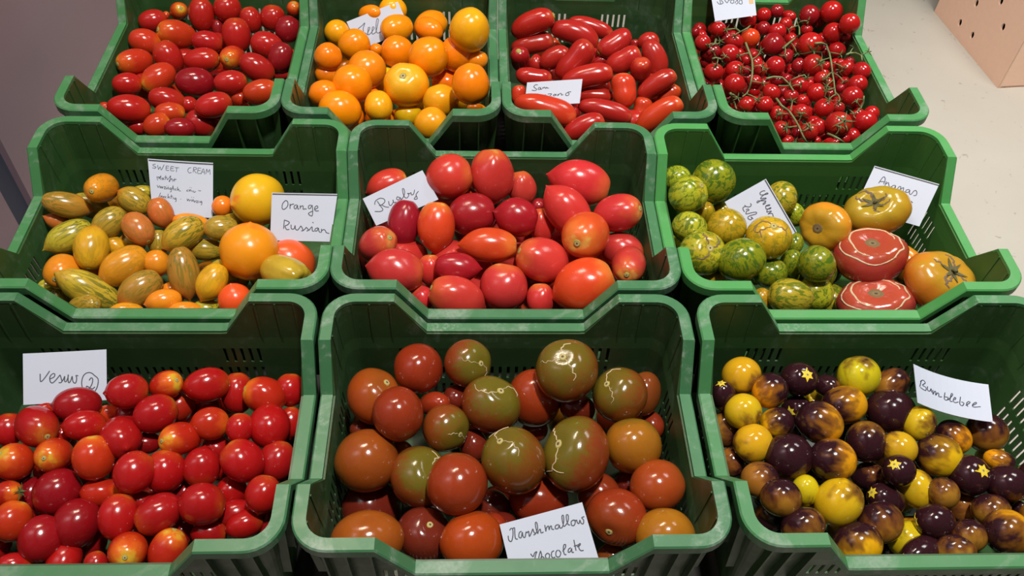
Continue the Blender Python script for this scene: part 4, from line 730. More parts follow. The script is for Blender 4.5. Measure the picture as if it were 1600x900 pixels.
(9,31,'d','',-160.2,184.4,618.9,11.9,11.9,14,-0.102,0.947,-0.012,0.304,'dark red round tomato half hidden, leftmost in second row, front centre crate'),
(9,31,'b','',-116,149.5,626.3,15.7,15,14.1,0.096,0.76,0.622,0.159,'orange-brown round tomato half hidden, second from left in third row, front centre crate'),
(9,31,'d','',-20.8,97.7,602.7,21.5,21.5,20.3,-0.454,0.891,0.002,-0.002,'dark red round tomato half hidden, third from left in fourth row, front centre crate'),
(9,31,'d','',-8,75.7,608.6,15.1,15.1,16.5,-0.061,0.934,-0.033,0.35,'dark red round tomato half hidden, fifth from left in front row, front centre crate'),
(9,31,'g','sx',61.1,215.1,687.9,34.2,34,32.2,0.992,0.055,-0.11,-0.033,'olive brown round tomato with corky cracks, sixth from left in rear row, front centre crate'),
(9,31,'r','',28.7,212.4,639.2,32.6,30,28.4,-0.173,0.621,0.59,0.486,'red-brown round tomato, fifth from left in rear row, front centre crate'),
(9,31,'g','sx',118.8,195.6,670.5,30.2,29.9,28.2,0.941,0.021,-0.333,-0.054,'olive brown round tomato with corky cracks, seventh from left in rear row, front centre crate'),
(9,31,'g','',151,213.8,644.6,25.6,19.1,18,0.565,-0.543,-0.621,-0.004,'olive brown round tomato, rightmost in rear row, front centre crate'),
(9,31,'g','sx',2.5,117.7,667.6,32.3,32.3,34.9,0.793,-0.223,-0.131,0.552,'olive brown round tomato with corky cracks, fifth from left in third row, front centre crate'),
(9,31,'g','sx',67.3,129.3,661,38.5,34.9,32.9,0.766,-0.183,-0.304,0.536,'olive brown round tomato with corky cracks, sixth from left in third row, front centre crate'),
(9,31,'y','',129.6,145.7,649.2,30.4,30.4,28.7,0.719,-0.68,0.034,-0.141,'yellow-olive round tomato, rightmost in third row, front centre crate'),
(9,31,'b','',150.8,101.6,643.3,27,27,28.6,-0.461,0.741,-0.202,0.444,'orange-brown round tomato, rightmost in fourth row, front centre crate'),
(9,31,'r','s',106.3,70.4,638,29.9,29.4,27.8,0.829,0.509,-0.219,-0.081,'red-brown round tomato showing stem scar, seventh from left in fourth row, front centre crate'),
(9,31,'y','',149.6,45.4,646.4,29.2,28.1,26.5,0.522,-0.847,-0.007,-0.106,'yellow-olive round tomato, rightmost in front row, front centre crate'),
(9,31,'g','',101.8,44.6,600.6,15.6,15,14.1,-0.009,0.955,-0.038,0.293,'olive brown round tomato half hidden, sixth from left in front row, front centre crate'),
(9,31,'r','',31.2,104.2,610.7,30.9,28.1,26.6,0.262,0.962,-0.053,-0.062,'red-brown round tomato half hidden, fifth from left in fourth row, front centre crate'),
(9,31,'r','',94.2,109.6,611.2,23,23,21.8,-0.486,0.834,-0.099,0.241,'red-brown round tomato half hidden, sixth from left in fourth row, front centre crate'),
(9,31,'r','',161.3,192,613.3,16.5,14.6,13.8,0.083,0.727,0.564,0.383,'red-brown round tomato half hidden, rightmost in second row, front centre crate'),
(9,31,'d','',76.8,200.7,636.9,16.2,16.2,21.2,-0.06,0.869,-0.064,0.488,'dark red round tomato half hidden, seventh from left in second row, front centre crate'),
(9,31,'d','',-13.2,114,575.6,22.9,20.4,19.2,-0.45,0.569,0.68,-0.108,'dark red round tomato half hidden, fourth from left in fourth row, front centre crate'),
(9,31,'r','',-18.4,67.1,626.7,14.8,14.2,13.4,-0.028,0.993,-0.012,0.116,'red-brown round tomato half hidden, fourth from left in front row, front centre crate'),
(9,31,'d','',128.6,123.7,609.1,14.4,14.4,17.2,-0.467,0.806,0.223,-0.285,'dark red round tomato half hidden, seventh from left in third row, front centre crate'),
(9,31,'r','',31,196.5,598.4,15.2,14.1,13.3,0.573,-0.804,-0.111,0.118,'red-brown round tomato half hidden, sixth from left in second row, front centre crate'),
(10,32,'y','',261.2,229.6,656.9,22.2,21.5,21.4,0.486,0.825,-0.01,0.29,'yellow cherry tomato, second from left in rear row, front-right crate'),
(10,32,'p','*',236.9,204.3,654.6,14.1,14.1,19.3,0.793,-0.216,-0.036,0.568,'purple-black cherry tomato with yellow star mark, leftmost in rear row, front-right crate'),
(10,32,'m','',287.4,207.1,660.8,19,19,20.4,0.289,0.325,0.377,0.818,'yellow-and-purple cherry tomato, third from left in rear row, front-right crate'),
(10,32,'p','*',325.4,224.3,658,20.7,19.4,19.4,0.983,0.166,0.072,-0.043,'purple-black cherry tomato with yellow star mark, fourth from left in rear row, front-right crate'),
(10,32,'p','',363.4,225.3,642.1,13.1,13.1,16,0.592,-0.645,-0.442,0.194,'purple-black cherry tomato, fifth from left in rear row, front-right crate'),
(10,32,'y','',393.8,228.3,658.4,23.7,23,22.9,0.883,-0.405,-0.185,-0.147,'yellow cherry tomato, seventh from left in rear row, front-right crate'),
(10,32,'y','',253.9,183.7,655.5,20.1,19.4,19.4,0.458,0.836,-0.013,0.302,'yellow cherry tomato, second from left in second row, front-right crate'),
(10,32,'m','',368.7,192.6,653.9,21.4,21.4,24.3,-0.488,-0.485,0.633,0.356,'yellow-and-purple cherry tomato, sixth from left in rear row, front-right crate'),
(10,32,'b','',437.6,228.2,641.5,17.5,17.5,22.2,0.685,-0.498,0.253,-0.468,'brown cherry tomato, rightmost in rear row, front-right crate'),
(10,32,'p','',421.3,188.4,647.8,26.5,24.3,24.2,0.895,-0.384,-0.124,-0.188,'purple-black cherry tomato, sixth from left in second row, front-right crate'),
(10,32,'m','',291.1,174.2,647.8,16.7,16.7,18.8,0.723,-0.345,0.419,-0.428,'yellow-and-purple cherry tomato, third from left in second row, front-right crate'),
(10,32,'p','*',325.8,203.5,628.5,17.3,16.6,16.5,0.842,0.351,-0.391,-0.124,'purple-black cherry tomato with yellow star mark, fourth from left in second row, front-right crate'),
(10,32,'m','',331.7,165.5,661.2,22.6,22.6,25.3,0.766,-0.311,-0.562,0.006,'yellow-and-purple cherry tomato, fifth from left in second row, front-right crate'),
(10,32,'y','',260.1,149.9,645.5,20.5,20.5,21.5,0.434,0.775,-0.357,-0.287,'yellow cherry tomato, leftmost in third row, front-right crate'),
(10,32,'b','',240.3,179.6,626.5,20.2,16.5,16.4,0.429,0.564,0.252,0.659,'brown cherry tomato, leftmost in second row, front-right crate'),
(10,32,'p','',293,131.4,649.6,24.9,24.2,24.2,0.893,-0.398,-0.178,-0.108,'purple-black cherry tomato, second from left in third row, front-right crate'),
(10,32,'m','',334.6,121.8,659.1,22.3,22.3,23.9,0.667,-0.196,-0.719,-0.004,'yellow-and-purple cherry tomato, third from left in third row, front-right crate'),
(10,32,'p','',382.4,149.5,648.2,21.6,21.6,22.6,0.114,0.38,0.816,-0.421,'purple-black cherry tomato, fourth from left in third row, front-right crate'),
(10,32,'y','',411.7,137.5,655.5,17.6,17.6,18.6,0.588,-0.678,-0.418,0.143,'yellow cherry tomato, fifth from left in third row, front-right crate'),
(10,32,'y','',443.7,167.2,655.8,19,17.2,17.2,0.532,0.597,0.044,0.599,'yellow cherry tomato, seventh from left in second row, front-right crate'),
(10,32,'m','',457.1,134,645.1,22.9,22.9,24.2,0.649,-0.571,-0.497,0.074,'yellow-and-purple cherry tomato, sixth from left in third row, front-right crate'),
(10,32,'m','',484.8,159.7,640.3,17.8,17.8,19.9,0.696,-0.563,-0.445,0.011,'yellow-and-purple cherry tomato, seventh from left in third row, front-right crate'),
(10,32,'b','',528.5,168.7,634.3,22.3,21.8,21.7,0.857,-0.44,-0.137,-0.23,'brown cherry tomato, rightmost in second row, front-right crate'),
(10,32,'p','*',402.2,110.3,656.2,16.9,16.6,16.5,0.943,0.025,-0.314,-0.109,'purple-black cherry tomato with yellow star mark, fourth from left in fourth row, front-right crate'),
(10,32,'p','',387,124.2,618.3,15.9,15.9,19,-0.085,0.968,-0.067,-0.226,'purple-black cherry tomato, third from left in fourth row, front-right crate'),
(10,32,'p','*',481.8,110.1,645.3,21.2,21,20.9,0.669,0.168,-0.014,0.724,'purple-black cherry tomato with yellow star mark, sixth from left in fourth row, front-right crate'),
(10,32,'m','',520.8,127.2,646.1,11.2,11.2,15.7,0.484,0.621,0.06,0.614,'yellow-and-purple cherry tomato, rightmost in third row, front-right crate'),
(10,32,'p','',515.4,98.9,648.4,21.3,19.2,19.1,0.766,-0.577,-0.082,-0.271,'purple-black cherry tomato, seventh from left in fourth row, front-right crate'),
(10,32,'y','',430.6,104.2,628.1,21,18.5,18.4,0.367,0.471,0.367,0.713,'yellow cherry tomato, fifth from left in fourth row, front-right crate'),
(10,32,'b','',448,91.3,643,15.9,15.9,16.2,-0.45,0.543,0.54,0.46,'brown cherry tomato, fifth from left in fifth row, front-right crate'),
(10,32,'b','',482.5,92.7,610.6,19.1,16.5,16.5,-0.419,0.573,0.695,-0.112,'brown cherry tomato half hidden, sixth from left in fifth row, front-right crate'),
(10,32,'b','',257.6,105.5,646.8,19.5,19.5,19.8,-0.32,0.64,-0.249,0.653,'brown cherry tomato, second from left in fourth row, front-right crate'),
(10,32,'y','',304.8,96.8,641.1,13.9,13.9,16.5,0.248,0.713,0.632,-0.175,'yellow cherry tomato, second from left in fifth row, front-right crate'),
(10,32,'b','',271.3,81.2,655.6,20.6,19.5,19.4,0.862,-0.478,-0.09,-0.143,'brown cherry tomato, leftmost in fifth row, front-right crate'),
(10,32,'y','',334.4,81.4,644.5,23.2,23.2,25.8,0.802,-0.447,0.192,-0.347,'yellow cherry tomato, third from left in fifth row, front-right crate'),
(10,32,'p','*',393.7,93,626.8,17.1,17.1,21.1,0.86,-0.028,-0.499,-0.099,'purple-black cherry tomato with yellow star mark, fourth from left in fifth row, front-right crate'),
(10,32,'b','',376.8,64.7,632.7,22.5,21.4,21.3,0.812,-0.514,-0.261,-0.094,'brown cherry tomato, fourth from left in sixth row, front-right crate'),
(10,32,'p','',266.8,75.9,623.6,15.8,15.5,15.5,0.348,0.876,-0.036,0.332,'purple-black cherry tomato, leftmost in sixth row, front-right crate'),
(10,32,'b','',289.1,53.9,647.5,22.3,18.6,18.6,0.842,-0.473,-0.251,-0.065,'brown cherry tomato, second from left in sixth row, front-right crate'),
(10,32,'y','',316.5,81.4,617.3,14.7,13.3,13.3,0.584,-0.793,-0.173,0.003,'yellow cherry tomato half hidden, third from left in sixth row, front-right crate'),
(10,32,'m','',345.6,41,633.3,24.3,22,21.9,0.826,-0.491,-0.264,-0.083,'yellow-and-purple cherry tomato, leftmost in front row, front-right crate'),
(10,32,'p','*',432.7,64.2,633.9,18.3,18.3,19.9,0.641,0.145,-0.734,-0.173,'purple-black cherry tomato with yellow star mark, fifth from left in sixth row, front-right crate'),
(10,32,'y','',411.9,56.8,608.7,20.6,18.5,18.4,0.689,-0.655,-0.31,-0.015,'yellow cherry tomato, third from left in front row, front-right crate'),
(10,32,'p','*',413.4,37,623.3,14.9,14.9,23.6,0.725,0.422,-0.524,-0.151,'purple-black cherry tomato with yellow star mark, fourth from left in front row, front-right crate'),
(10,32,'b','',461,47.2,637.6,17.1,16.4,16.4,0.799,-0.545,-0.126,-0.222,'brown cherry tomato, sixth from left in front row, front-right crate'),
(10,32,'b','',444.6,35,631.5,19.9,16,15.9,0.814,-0.526,-0.13,-0.211,'brown cherry tomato, fifth from left in front row, front-right crate'),
(10,32,'b','',493.1,73.3,639.5,19.1,17,16.9,0.805,-0.53,-0.129,-0.232,'brown cherry tomato, sixth from left in sixth row, front-right crate'),
(10,32,'m','',494.1,45.2,648.4,23,22,22,-0.415,0.416,0.728,-0.353,'yellow-and-purple cherry tomato, seventh from left in sixth row, front-right crate'),
(10,32,'p','',396.4,53.5,587.1,12.8,12.5,12.4,0.717,-0.666,-0.153,-0.137,'purple-black cherry tomato half hidden, second from left in front row, front-right crate'),
(10,32,'b','',242.1,142.7,618.4,16.3,14.7,14.6,0.461,0.539,0.238,0.664,'brown cherry tomato, leftmost in fourth row, front-right crate'),
(10,32,'p','k',538.5,85.1,620.1,15.5,15.2,15.2,0.954,-0.111,-0.229,-0.156,'purple-black cherry tomato with green calyx, seventh from left in fifth row, front-right crate'),
(10,32,'p','',559.1,109.3,636,19.7,19.7,21,-0.471,0.797,0.34,-0.163,'purple-black cherry tomato, rightmost in fourth row, front-right crate'),
(10,32,'b','',547.6,68.5,630.2,19.2,19.2,20.5,0.008,0.686,-0.128,0.716,'brown cherry tomato, rightmost in sixth row, front-right crate'),
(10,32,'y','',563.2,83.9,641.9,19.2,19.2,20.6,0.111,0.655,-0.104,0.74,'yellow cherry tomato, rightmost in fifth row, front-right crate'),
(10,32,'m','',527.1,38.6,634.8,18.7,18.7,20,-0.14,0.619,-0.171,0.754,'yellow-and-purple cherry tomato, seventh from left in front row, front-right crate'),
(10,32,'p','',563.2,48.8,626.8,19,19,20.3,-0.188,0.92,0.046,-0.34,'purple-black cherry tomato, rightmost in front row, front-right crate'),
(0,10,'r','',-539.3,709.6,624.6,18.7,18.7,23.4,0.666,-0.718,0.181,-0.098,'half-buried plum tomato beneath the one third from left in front row, back-left crate'),
(0,10,'r','',-536.4,789.9,626.6,18.7,18.7,23.4,-0.133,0.863,-0.424,0.24,'half-buried plum tomato beneath the one second from left in third row, back-left crate'),
(0,10,'r','',-496.8,866.4,623.1,18.7,18.7,23.4,-0.266,0.621,0.438,-0.594,'half-buried plum tomato beneath the one third from left in third row, back-left crate'),
(0,10,'r','',-455.4,907.7,626.1,18.7,18.7,23.4,-0.315,0.779,0.252,-0.48,'half-buried plum tomato beneath the one third from left in second row, back-left crate'),
(0,10,'o','',-418.3,868.3,623.1,18.7,18.7,23.4,0.116,0.949,-0.291,-0.016,'half-buried plum tomato beneath the one sixth from left in third row, back-left crate'),
(0,10,'o','',-338.8,868.2,623.5,18.7,18.7,23.4,-0.176,0.237,0.723,-0.625,'half-buried plum tomato beneath the one seventh from left in second row, back-left crate'),
(0,10,'o','',-518.8,808.1,599.8,18.7,18.7,23.4,-0.488,0.807,-0.254,0.212,'half-buried plum tomato beneath the one third from left in fourth row, back-left crate'),
(0,10,'r','',-439.1,846.7,599.3,18.7,18.7,23.4,-0.362,0.75,-0.355,0.425,'half-buried plum tomato beneath the one sixth from left in fourth row, back-left crate'),
(0,10,'o','',-437.2,887,599.5,18.7,18.7,23.4,-0.133,0.801,-0.476,0.337,'half-buried plum tomato beneath the one fifth from left in third row, back-left crate'),
(0,10,'r','',-396.1,731.3,598.4,18.7,18.7,23.4,-0.131,0.609,0.6,-0.502,'half-buried plum tomato beneath the one rightmost in front row, back-left crate'),
(0,10,'r','',-400.2,767.4,599.7,18.7,18.7,23.4,-0.311,0.895,0.078,-0.31,'half-buried plum tomato beneath the one seventh from left in fourth row, back-left crate'),
(0,10,'r','',-356.1,727.3,598.1,18.7,18.7,23.4,0.044,0.968,-0.246,-0.026,'half-buried plum tomato beneath the one rightmost in fourth row, back-left crate'),
(0,10,'o','',-416.7,710.4,572.5,18.7,18.7,23.4,-0.107,0.359,0.809,-0.454,'half-buried plum tomato beneath the one seventh from left in front row, back-left crate'),
(1,11,'o','',-226.2,731.2,618.6,23.2,23.2,21.3,0.14,0.899,-0.412,0.052,'half-buried orange tomato beneath the one leftmost in front row, orange tomato crate'),
(1,11,'g','',-226.4,924.9,620,23.2,23.2,21.3,-0.242,0.858,-0.374,0.256,'half-buried orange tomato beneath the one second from left in rear row, orange tomato crate'),
(1,11,'o','',-178.3,728.7,618.4,23.2,23.2,21.3,-0.159,0.111,0.788,-0.585,'half-buried orange tomato beneath the one second from left in front row, orange tomato crate'),
(1,11,'g','',-177,824.9,616.8,23.2,23.2,21.3,-0.135,0.551,-0.499,0.656,'half-buried orange tomato beneath the one third from left in third row, orange tomato crate'),
(1,11,'g','',-129.5,777.2,619.5,23.2,23.2,21.3,-0.178,0.736,-0.478,0.444,'half-buried orange tomato beneath the one third from left in front row, orange tomato crate'),
(1,11,'g','',-79.3,727.3,617.7,23.2,23.2,21.3,-0.197,0.776,0.372,-0.47,'half-buried orange tomato beneath the one fourth from left in front row, orange tomato crate'),
(1,11,'o','',-251.9,901,583.7,23.2,23.2,21.3,-0.099,0.794,-0.498,0.333,'half-buried orange tomato beneath the one second from left in third row, orange tomato crate'),
(1,11,'y','',-205,805.8,586.9,23.2,23.2,21.3,-0.153,0.082,0.829,-0.532,'half-buried orange tomato beneath the one third from left in second row, orange tomato crate'),
(1,11,'o','',-154.7,704.7,588.5,23.2,23.2,21.3,-0.238,0.866,0.209,-0.387,'half-buried orange tomato beneath the one fourth from left in third row, orange tomato crate'),
(1,11,'o','',-156.9,756.1,588.7,23.2,23.2,21.3,-0.411,0.763,0.162,-0.471,'half-buried orange tomato beneath the one fifth from left in third row, orange tomato crate'),
(1,11,'y','',-102.9,703.6,585.8,23.2,23.2,21.3,0.086,0.912,-0.395,0.066,'half-buried orange tomato beneath the one seventh from left in third row, orange tomato crate'),
(2,12,'r','',61.3,764,623.3,20.6,20.6,25.7,-0.153,-0.006,0.791,-0.592,'half-buried long tomato beneath the one third from left in third row, long tomato crate'),
(2,12,'r','',106.3,763.2,623.2,20.6,20.6,25.7,-0.089,-0.32,0.725,-0.604,'half-buried long tomato beneath the one second from left in front row, long tomato crate'),
(2,12,'r','',110.3,807.6,621.4,20.6,20.6,25.7,0.57,-0.786,0.064,0.229,'half-buried long tomato beneath the one fourth from left in second row, long tomato crate'),
(2,12,'r','',153,807.9,622,20.6,20.6,25.7,-0.325,0.712,0.304,-0.543,'half-buried long tomato beneath the one fourth from left in third row, long tomato crate'),
(2,12,'r','',148.2,894.9,620.8,20.6,20.6,25.7,-0.476,0.816,0.023,-0.328,'half-buried long tomato beneath the one third from left in second row, long tomato crate'),
(2,12,'r','',196.8,716.4,625.7,20.6,20.6,25.7,-0.269,0.634,0.426,-0.587,'half-buried long tomato beneath the one sixth from left in third row, long tomato crate'),
(2,12,'r','',240.6,808.1,621.2,20.6,20.6,25.7,-0.161,-0.374,0.826,-0.39,'half-buried long tomato beneath the one seventh from left in third row, long tomato crate'),
(2,12,'r','',84.9,655.5,594.1,20.6,20.6,25.7,0.676,-0.717,0.128,0.11,'half-buried long tomato beneath the one leftmost in front row, long tomato crate'),
(2,12,'r','',82.5,698.7,592.9,20.6,20.6,25.7,0.55,-0.765,0.238,-0.237,'half-buried long tomato beneath the one third from left in front row, long tomato crate'),
(2,12,'r','',87.3,740.4,593.4,20.6,20.6,25.7,-0.422,0.886,-0.191,0.021,'half-buried long tomato beneath the one leftmost in third row, long tomato crate'),
(2,12,'r','',85.8,830.1,595.2,20.6,20.6,25.7,-0.184,0.338,0.683,-0.62,'half-buried long tomato beneath the one second from left in third row, long tomato crate'),
(2,12,'r','',84.6,872.2,593.9,20.6,20.6,25.7,0.011,0.941,-0.335,0.052,'half-buried long tomato beneath the one second from left in second row, long tomato crate'),
(2,12,'o','',87.1,956.3,590.4,20.6,20.6,25.7,-0.113,0.543,0.672,-0.491,'half-buried long tomato beneath the one third from left in rear row, long tomato crate'),
(2,12,'o','',171.7,698.6,592.8,20.6,20.6,25.7,-0.151,0.693,-0.505,0.492,'half-buried long tomato beneath the one fourth from left in front row, long tomato crate'),
(2,12,'r','',172.7,739.9,594,20.6,20.6,25.7,0.607,-0.777,0.12,0.116,'half-buried long tomato beneath the one fifth from left in third row, long tomato crate'),
(2,12,'r','',216,693.9,595.9,20.6,20.6,25.7,-0.368,0.664,0.287,-0.584,'half-buried long tomato beneath the one rightmost in front row, long tomato crate'),
(3,13,'r','',342.4,941.1,633.9,12.1,12.1,11.1,-0.322,0.747,-0.381,0.44,'half-buried cherry tomato beneath the one second from left in second row, vine cherry tomato crate'),
(3,13,'r','',345.2,964.3,632.8,12.1,12.1,11.1,-0.31,0.932,-0.187,-0.011,'half-buried cherry tomato beneath the one leftmost in second row, vine cherry tomato crate'),
(3,13,'r','',370.6,836.9,633.3,12.1,12.1,11.1,-0.168,0.973,-0.065,-0.147,'half-buried cherry tomato beneath the one second from left in fourth row, vine cherry tomato crate'),
(3,13,'r','',370.6,886.9,633.2,12.1,12.1,11.1,-0.133,0.952,-0.273,0.046,'half-buried cherry tomato beneath the one second from left in third row, vine cherry tomato crate'),
(3,13,'r','',370.5,938,632.8,12.1,12.1,11.1,0.65,-0.744,0.153,0.025,'half-buried cherry tomato beneath the one third from left in second row, vine cherry tomato crate'),
(3,13,'r','',371.5,967,633.4,12.1,12.1,11.1,-0.149,0.811,-0.461,0.327,'half-buried cherry tomato beneath the one fourth from left in second row, vine cherry tomato crate'),
(3,13,'d','',394,733.6,635.1,12.1,12.1,11.1,0.067,0.922,-0.377,0.061,'half-buried cherry tomato beneath the one second from left in seventh row, vine cherry tomato crate'),
(3,13,'r','',396.9,759.1,634.2,12.1,12.1,11.1,0.261,-0.548,-0.484,0.63,'half-buried cherry tomato beneath the one leftmost in seventh row, vine cherry tomato crate'),
(3,13,'r','',396.1,889.4,634.6,12.1,12.1,11.1,-0.152,0.956,0.062,-0.244,'half-buried cherry tomato beneath the one third from left in third row, vine cherry tomato crate'),
(3,13,'r','',396.7,939.2,634.7,12.1,12.1,11.1,-0.485,0.788,0.049,-0.375,'half-buried cherry tomato beneath the one fifth from left in second row, vine cherry tomato crate'),
(3,13,'r','',394.7,965.9,632.9,12.1,12.1,11.1,-0.481,0.817,0.015,-0.318,'half-buried cherry tomato beneath the one leftmost in rear row, vine cherry tomato crate'),
(3,13,'r','',420.7,682.6,636.1,12.1,12.1,11.1,-0.136,-0.32,0.806,-0.478,'half-buried cherry tomato beneath the one leftmost in eighth row, vine cherry tomato crate'),
(3,13,'r','',420.9,761.2,634.6,12.1,12.1,11.1,0.085,0.98,0.021,-0.18,'half-buried cherry tomato beneath the one fourth from left in sixth row, vine cherry tomato crate'),
(3,13,'r','',420.5,809,635.1,12.1,12.1,11.1,-0.361,0.667,0.294,-0.582,'half-buried cherry tomato beneath the one fourth from left in fifth row, vine cherry tomato crate'),
(3,13,'d','',421.2,834.9,633.3,12.1,12.1,11.1,-0.138,0.974,-0.174,-0.051,'half-buried cherry tomato beneath the one third from left in fourth row, vine cherry tomato crate'),
(3,13,'r','',419.8,864.2,635.3,12.1,12.1,11.1,-0.154,0.595,-0.496,0.614,'half-buried cherry tomato beneath the one fourth from left in third row, vine cherry tomato crate'),
(3,13,'d','',420.1,889.4,633.6,12.1,12.1,11.1,-0.155,0.968,-0.198,-0.025,'half-buried cherry tomato beneath the one third from left in fifth row, vine cherry tomato crate'),
(3,13,'r','',445.6,708.7,636,12.1,12.1,11.1,-0.146,-0.056,0.736,-0.659,'half-buried cherry tomato beneath the one fifth from left in eighth row, vine cherry tomato crate'),
(3,13,'r','',447.1,734.6,636.6,12.1,12.1,11.1,-0.023,-0.533,0.664,-0.523,'half-buried cherry tomato beneath the one second from left in eighth row, vine cherry tomato crate'),
(3,13,'r','',448.8,759.4,634.1,12.1,12.1,11.1,-0.19,0.969,-0.131,-0.087,'half-buried cherry tomato beneath the one fourth from left in seventh row, vine cherry tomato crate'),
(3,13,'r','',447.9,786.9,634.8,12.1,12.1,11.1,0.025,-0.553,0.616,-0.56,'half-buried cherry tomato beneath the one fifth from left in sixth row, vine cherry tomato crate'),
(3,13,'r','',448.5,836.3,634.7,12.1,12.1,11.1,0.511,-0.663,0.26,-0.481,'half-buried cherry tomato beneath the one fifth from left in fifth row, vine cherry tomato crate'),
(3,13,'r','',447.3,914.4,633.2,12.1,12.1,11.1,-0.409,0.831,0.083,-0.367,'half-buried cherry tomato beneath the one fifth from left in third row, vine cherry tomato crate'),
(3,13,'r','',447,964.2,634.2,12.1,12.1,11.1,0.23,0.928,-0.288,-0.051,'half-buried cherry tomato beneath the one second from left in rear row, vine cherry tomato crate'),
(3,13,'r','',474.2,707,637,12.1,12.1,11.1,-0.456,0.869,-0.19,0.028,'half-buried cherry tomato beneath the one seventh from left in eighth row, vine cherry tomato crate'),
(3,13,'r','',471.6,735.1,634.6,12.1,12.1,11.1,-0.029,0.951,0.154,-0.266,'half-buried cherry tomato beneath the one fifth from left in seventh row, vine cherry tomato crate'),
(3,13,'r','',472.2,758.9,635.8,12.1,12.1,11.1,0.565,-0.788,0.059,0.237,'half-buried cherry tomato beneath the one sixth from left in seventh row, vine cherry tomato crate'),
(3,13,'r','',473.2,809.3,634,12.1,12.1,11.1,0.099,0.944,0.198,-0.246,'half-buried cherry tomato beneath the one seventh from left in sixth row, vine cherry tomato crate'),
(3,13,'d','',471.8,913.8,634.8,12.1,12.1,11.1,-0.155,-0.661,0.689,-0.254,'half-buried cherry tomato beneath the one seventh from left in third row, vine cherry tomato crate'),
(3,13,'r','',497,682.6,636.7,12.1,12.1,11.1,-0.412,0.895,-0.17,-0.018,'half-buried cherry tomato beneath the one rightmost in front row, vine cherry tomato crate'),
(3,13,'d','',497.7,811.4,634.7,12.1,12.1,11.1,0.522,-0.811,0.223,-0.139,'half-buried cherry tomato beneath the one seventh from left in fifth row, vine cherry tomato crate'),
(3,13,'r','',500.3,914.5,633.8,12.1,12.1,11.1,-0.186,0.216,0.694,-0.661,'half-buried cherry tomato beneath the one eighth from left in third row, vine cherry tomato crate'),
(3,13,'r','',497,939.4,632.5,12.1,12.1,11.1,-0.095,0.375,0.814,-0.433,'half-buried cherry tomato beneath the one seventh from left in second row, vine cherry tomato crate'),
(3,13,'r','',499.3,965.1,633.3,12.1,12.1,11.1,-0.44,0.674,-0.301,0.511,'half-buried cherry tomato beneath the one fifth from left in rear row, vine cherry tomato crate'),
(3,13,'r','',526,680.8,636.5,12.1,12.1,11.1,-0.1,0.977,-0.183,-0.048,'half-buried cherry tomato beneath the one ninth from left in eighth row, vine cherry tomato crate'),
(3,13,'r','',526,759.6,634.9,12.1,12.1,11.1,0.014,0.716,0.596,-0.363,'half-buried cherry tomato beneath the one eighth from left in seventh row, vine cherry tomato crate'),
(3,13,'r','',523.1,812.4,633.9,12.1,12.1,11.1,-0.162,-0.138,0.875,-0.434,'half-buried cherry tomato beneath the one eighth from left in fifth row, vine cherry tomato crate'),
(3,13,'r','',523.6,838.3,634.1,12.1,12.1,11.1,0.083,0.857,0.408,-0.303,'half-buried cherry tomato beneath the one seventh from left in fourth row, vine cherry tomato crate'),
(3,13,'r','',550.8,683.4,634.8,12.1,12.1,11.1,0.038,0.697,-0.624,0.351,'half-buried cherry tomato beneath the one rightmost in eighth row, vine cherry tomato crate'),
(3,13,'r','',549.2,731.8,634.7,12.1,12.1,11.1,0.667,-0.717,0.109,0.169,'half-buried cherry tomato beneath the one rightmost in seventh row, vine cherry tomato crate'),
(3,13,'r','',551.8,757.7,636.4,12.1,12.1,11.1,0.003,0.949,-0.314,0.037,'half-buried cherry tomato beneath the one ninth from left in seventh row, vine cherry tomato crate'),
(3,13,'r','',551.3,811.8,634.8,12.1,12.1,11.1,0.523,-0.832,0.089,0.163,'half-buried cherry tomato beneath the one rightmost in sixth row, vine cherry tomato crate'),
(3,13,'d','',549.3,836.3,633.3,12.1,12.1,11.1,-0.437,0.831,0.049,-0.341,'half-buried cherry tomato beneath the one ninth from left in fourth row, vine cherry tomato crate'),
(3,13,'r','',551.6,862.9,634.3,12.1,12.1,11.1,-0.274,0.671,0.394,-0.565,'half-buried cherry tomato beneath the one eighth from left in fourth row, vine cherry tomato crate'),
(3,13,'r','',548.9,912,634.1,12.1,12.1,11.1,-0.421,0.854,0.028,-0.304,'half-buried cherry tomato beneath the one ninth from left in third row, vine cherry tomato crate'),
(3,13,'r','',550.2,938.9,633.6,12.1,12.1,11.1,-0.257,0.704,-0.427,0.505,'half-buried cherry tomato beneath the one ninth from left in second row, vine cherry tomato crate'),
(3,13,'r','',331.8,695.4,619,12.1,12.1,11.1,-0.141,0.81,-0.466,0.326,'half-buried cherry tomato beneath the one leftmost in sixth row, vine cherry tomato crate'),
(3,13,'r','',331.8,796.9,618.2,12.1,12.1,11.1,-0.269,0.906,0.098,-0.311,'half-buried cherry tomato beneath the one leftmost in fifth row, vine cherry tomato crate'),
(3,13,'d','',332.4,823.6,616.6,12.1,12.1,11.1,-0.345,0.926,-0.113,-0.105,'half-buried cherry tomato beneath the one leftmost in fourth row, vine cherry tomato crate'),
(3,13,'r','',331.1,927,617,12.1,12.1,11.1,-0.181,0.784,0.377,-0.459,'half-buried cherry tomato beneath the one leftmost in third row, vine cherry tomato crate'),
(3,13,'r','',357.5,669.3,618.6,12.1,12.1,11.1,-0.14,-0.079,0.72,-0.675,'half-buried cherry tomato beneath the one fourth from left in eighth row, vine cherry tomato crate'),
(3,13,'r','',358.4,771.3,617.3,12.1,12.1,11.1,-0.145,0.87,-0.412,0.231,'half-buried cherry tomato beneath the one second from left in sixth row, vine cherry tomato crate'),
(3,13,'r','',358.2,824.8,617.9,12.1,12.1,11.1,-0.45,0.747,0.132,-0.47,'half-buried cherry tomato beneath the one second from left in fifth row, vine cherry tomato crate'),
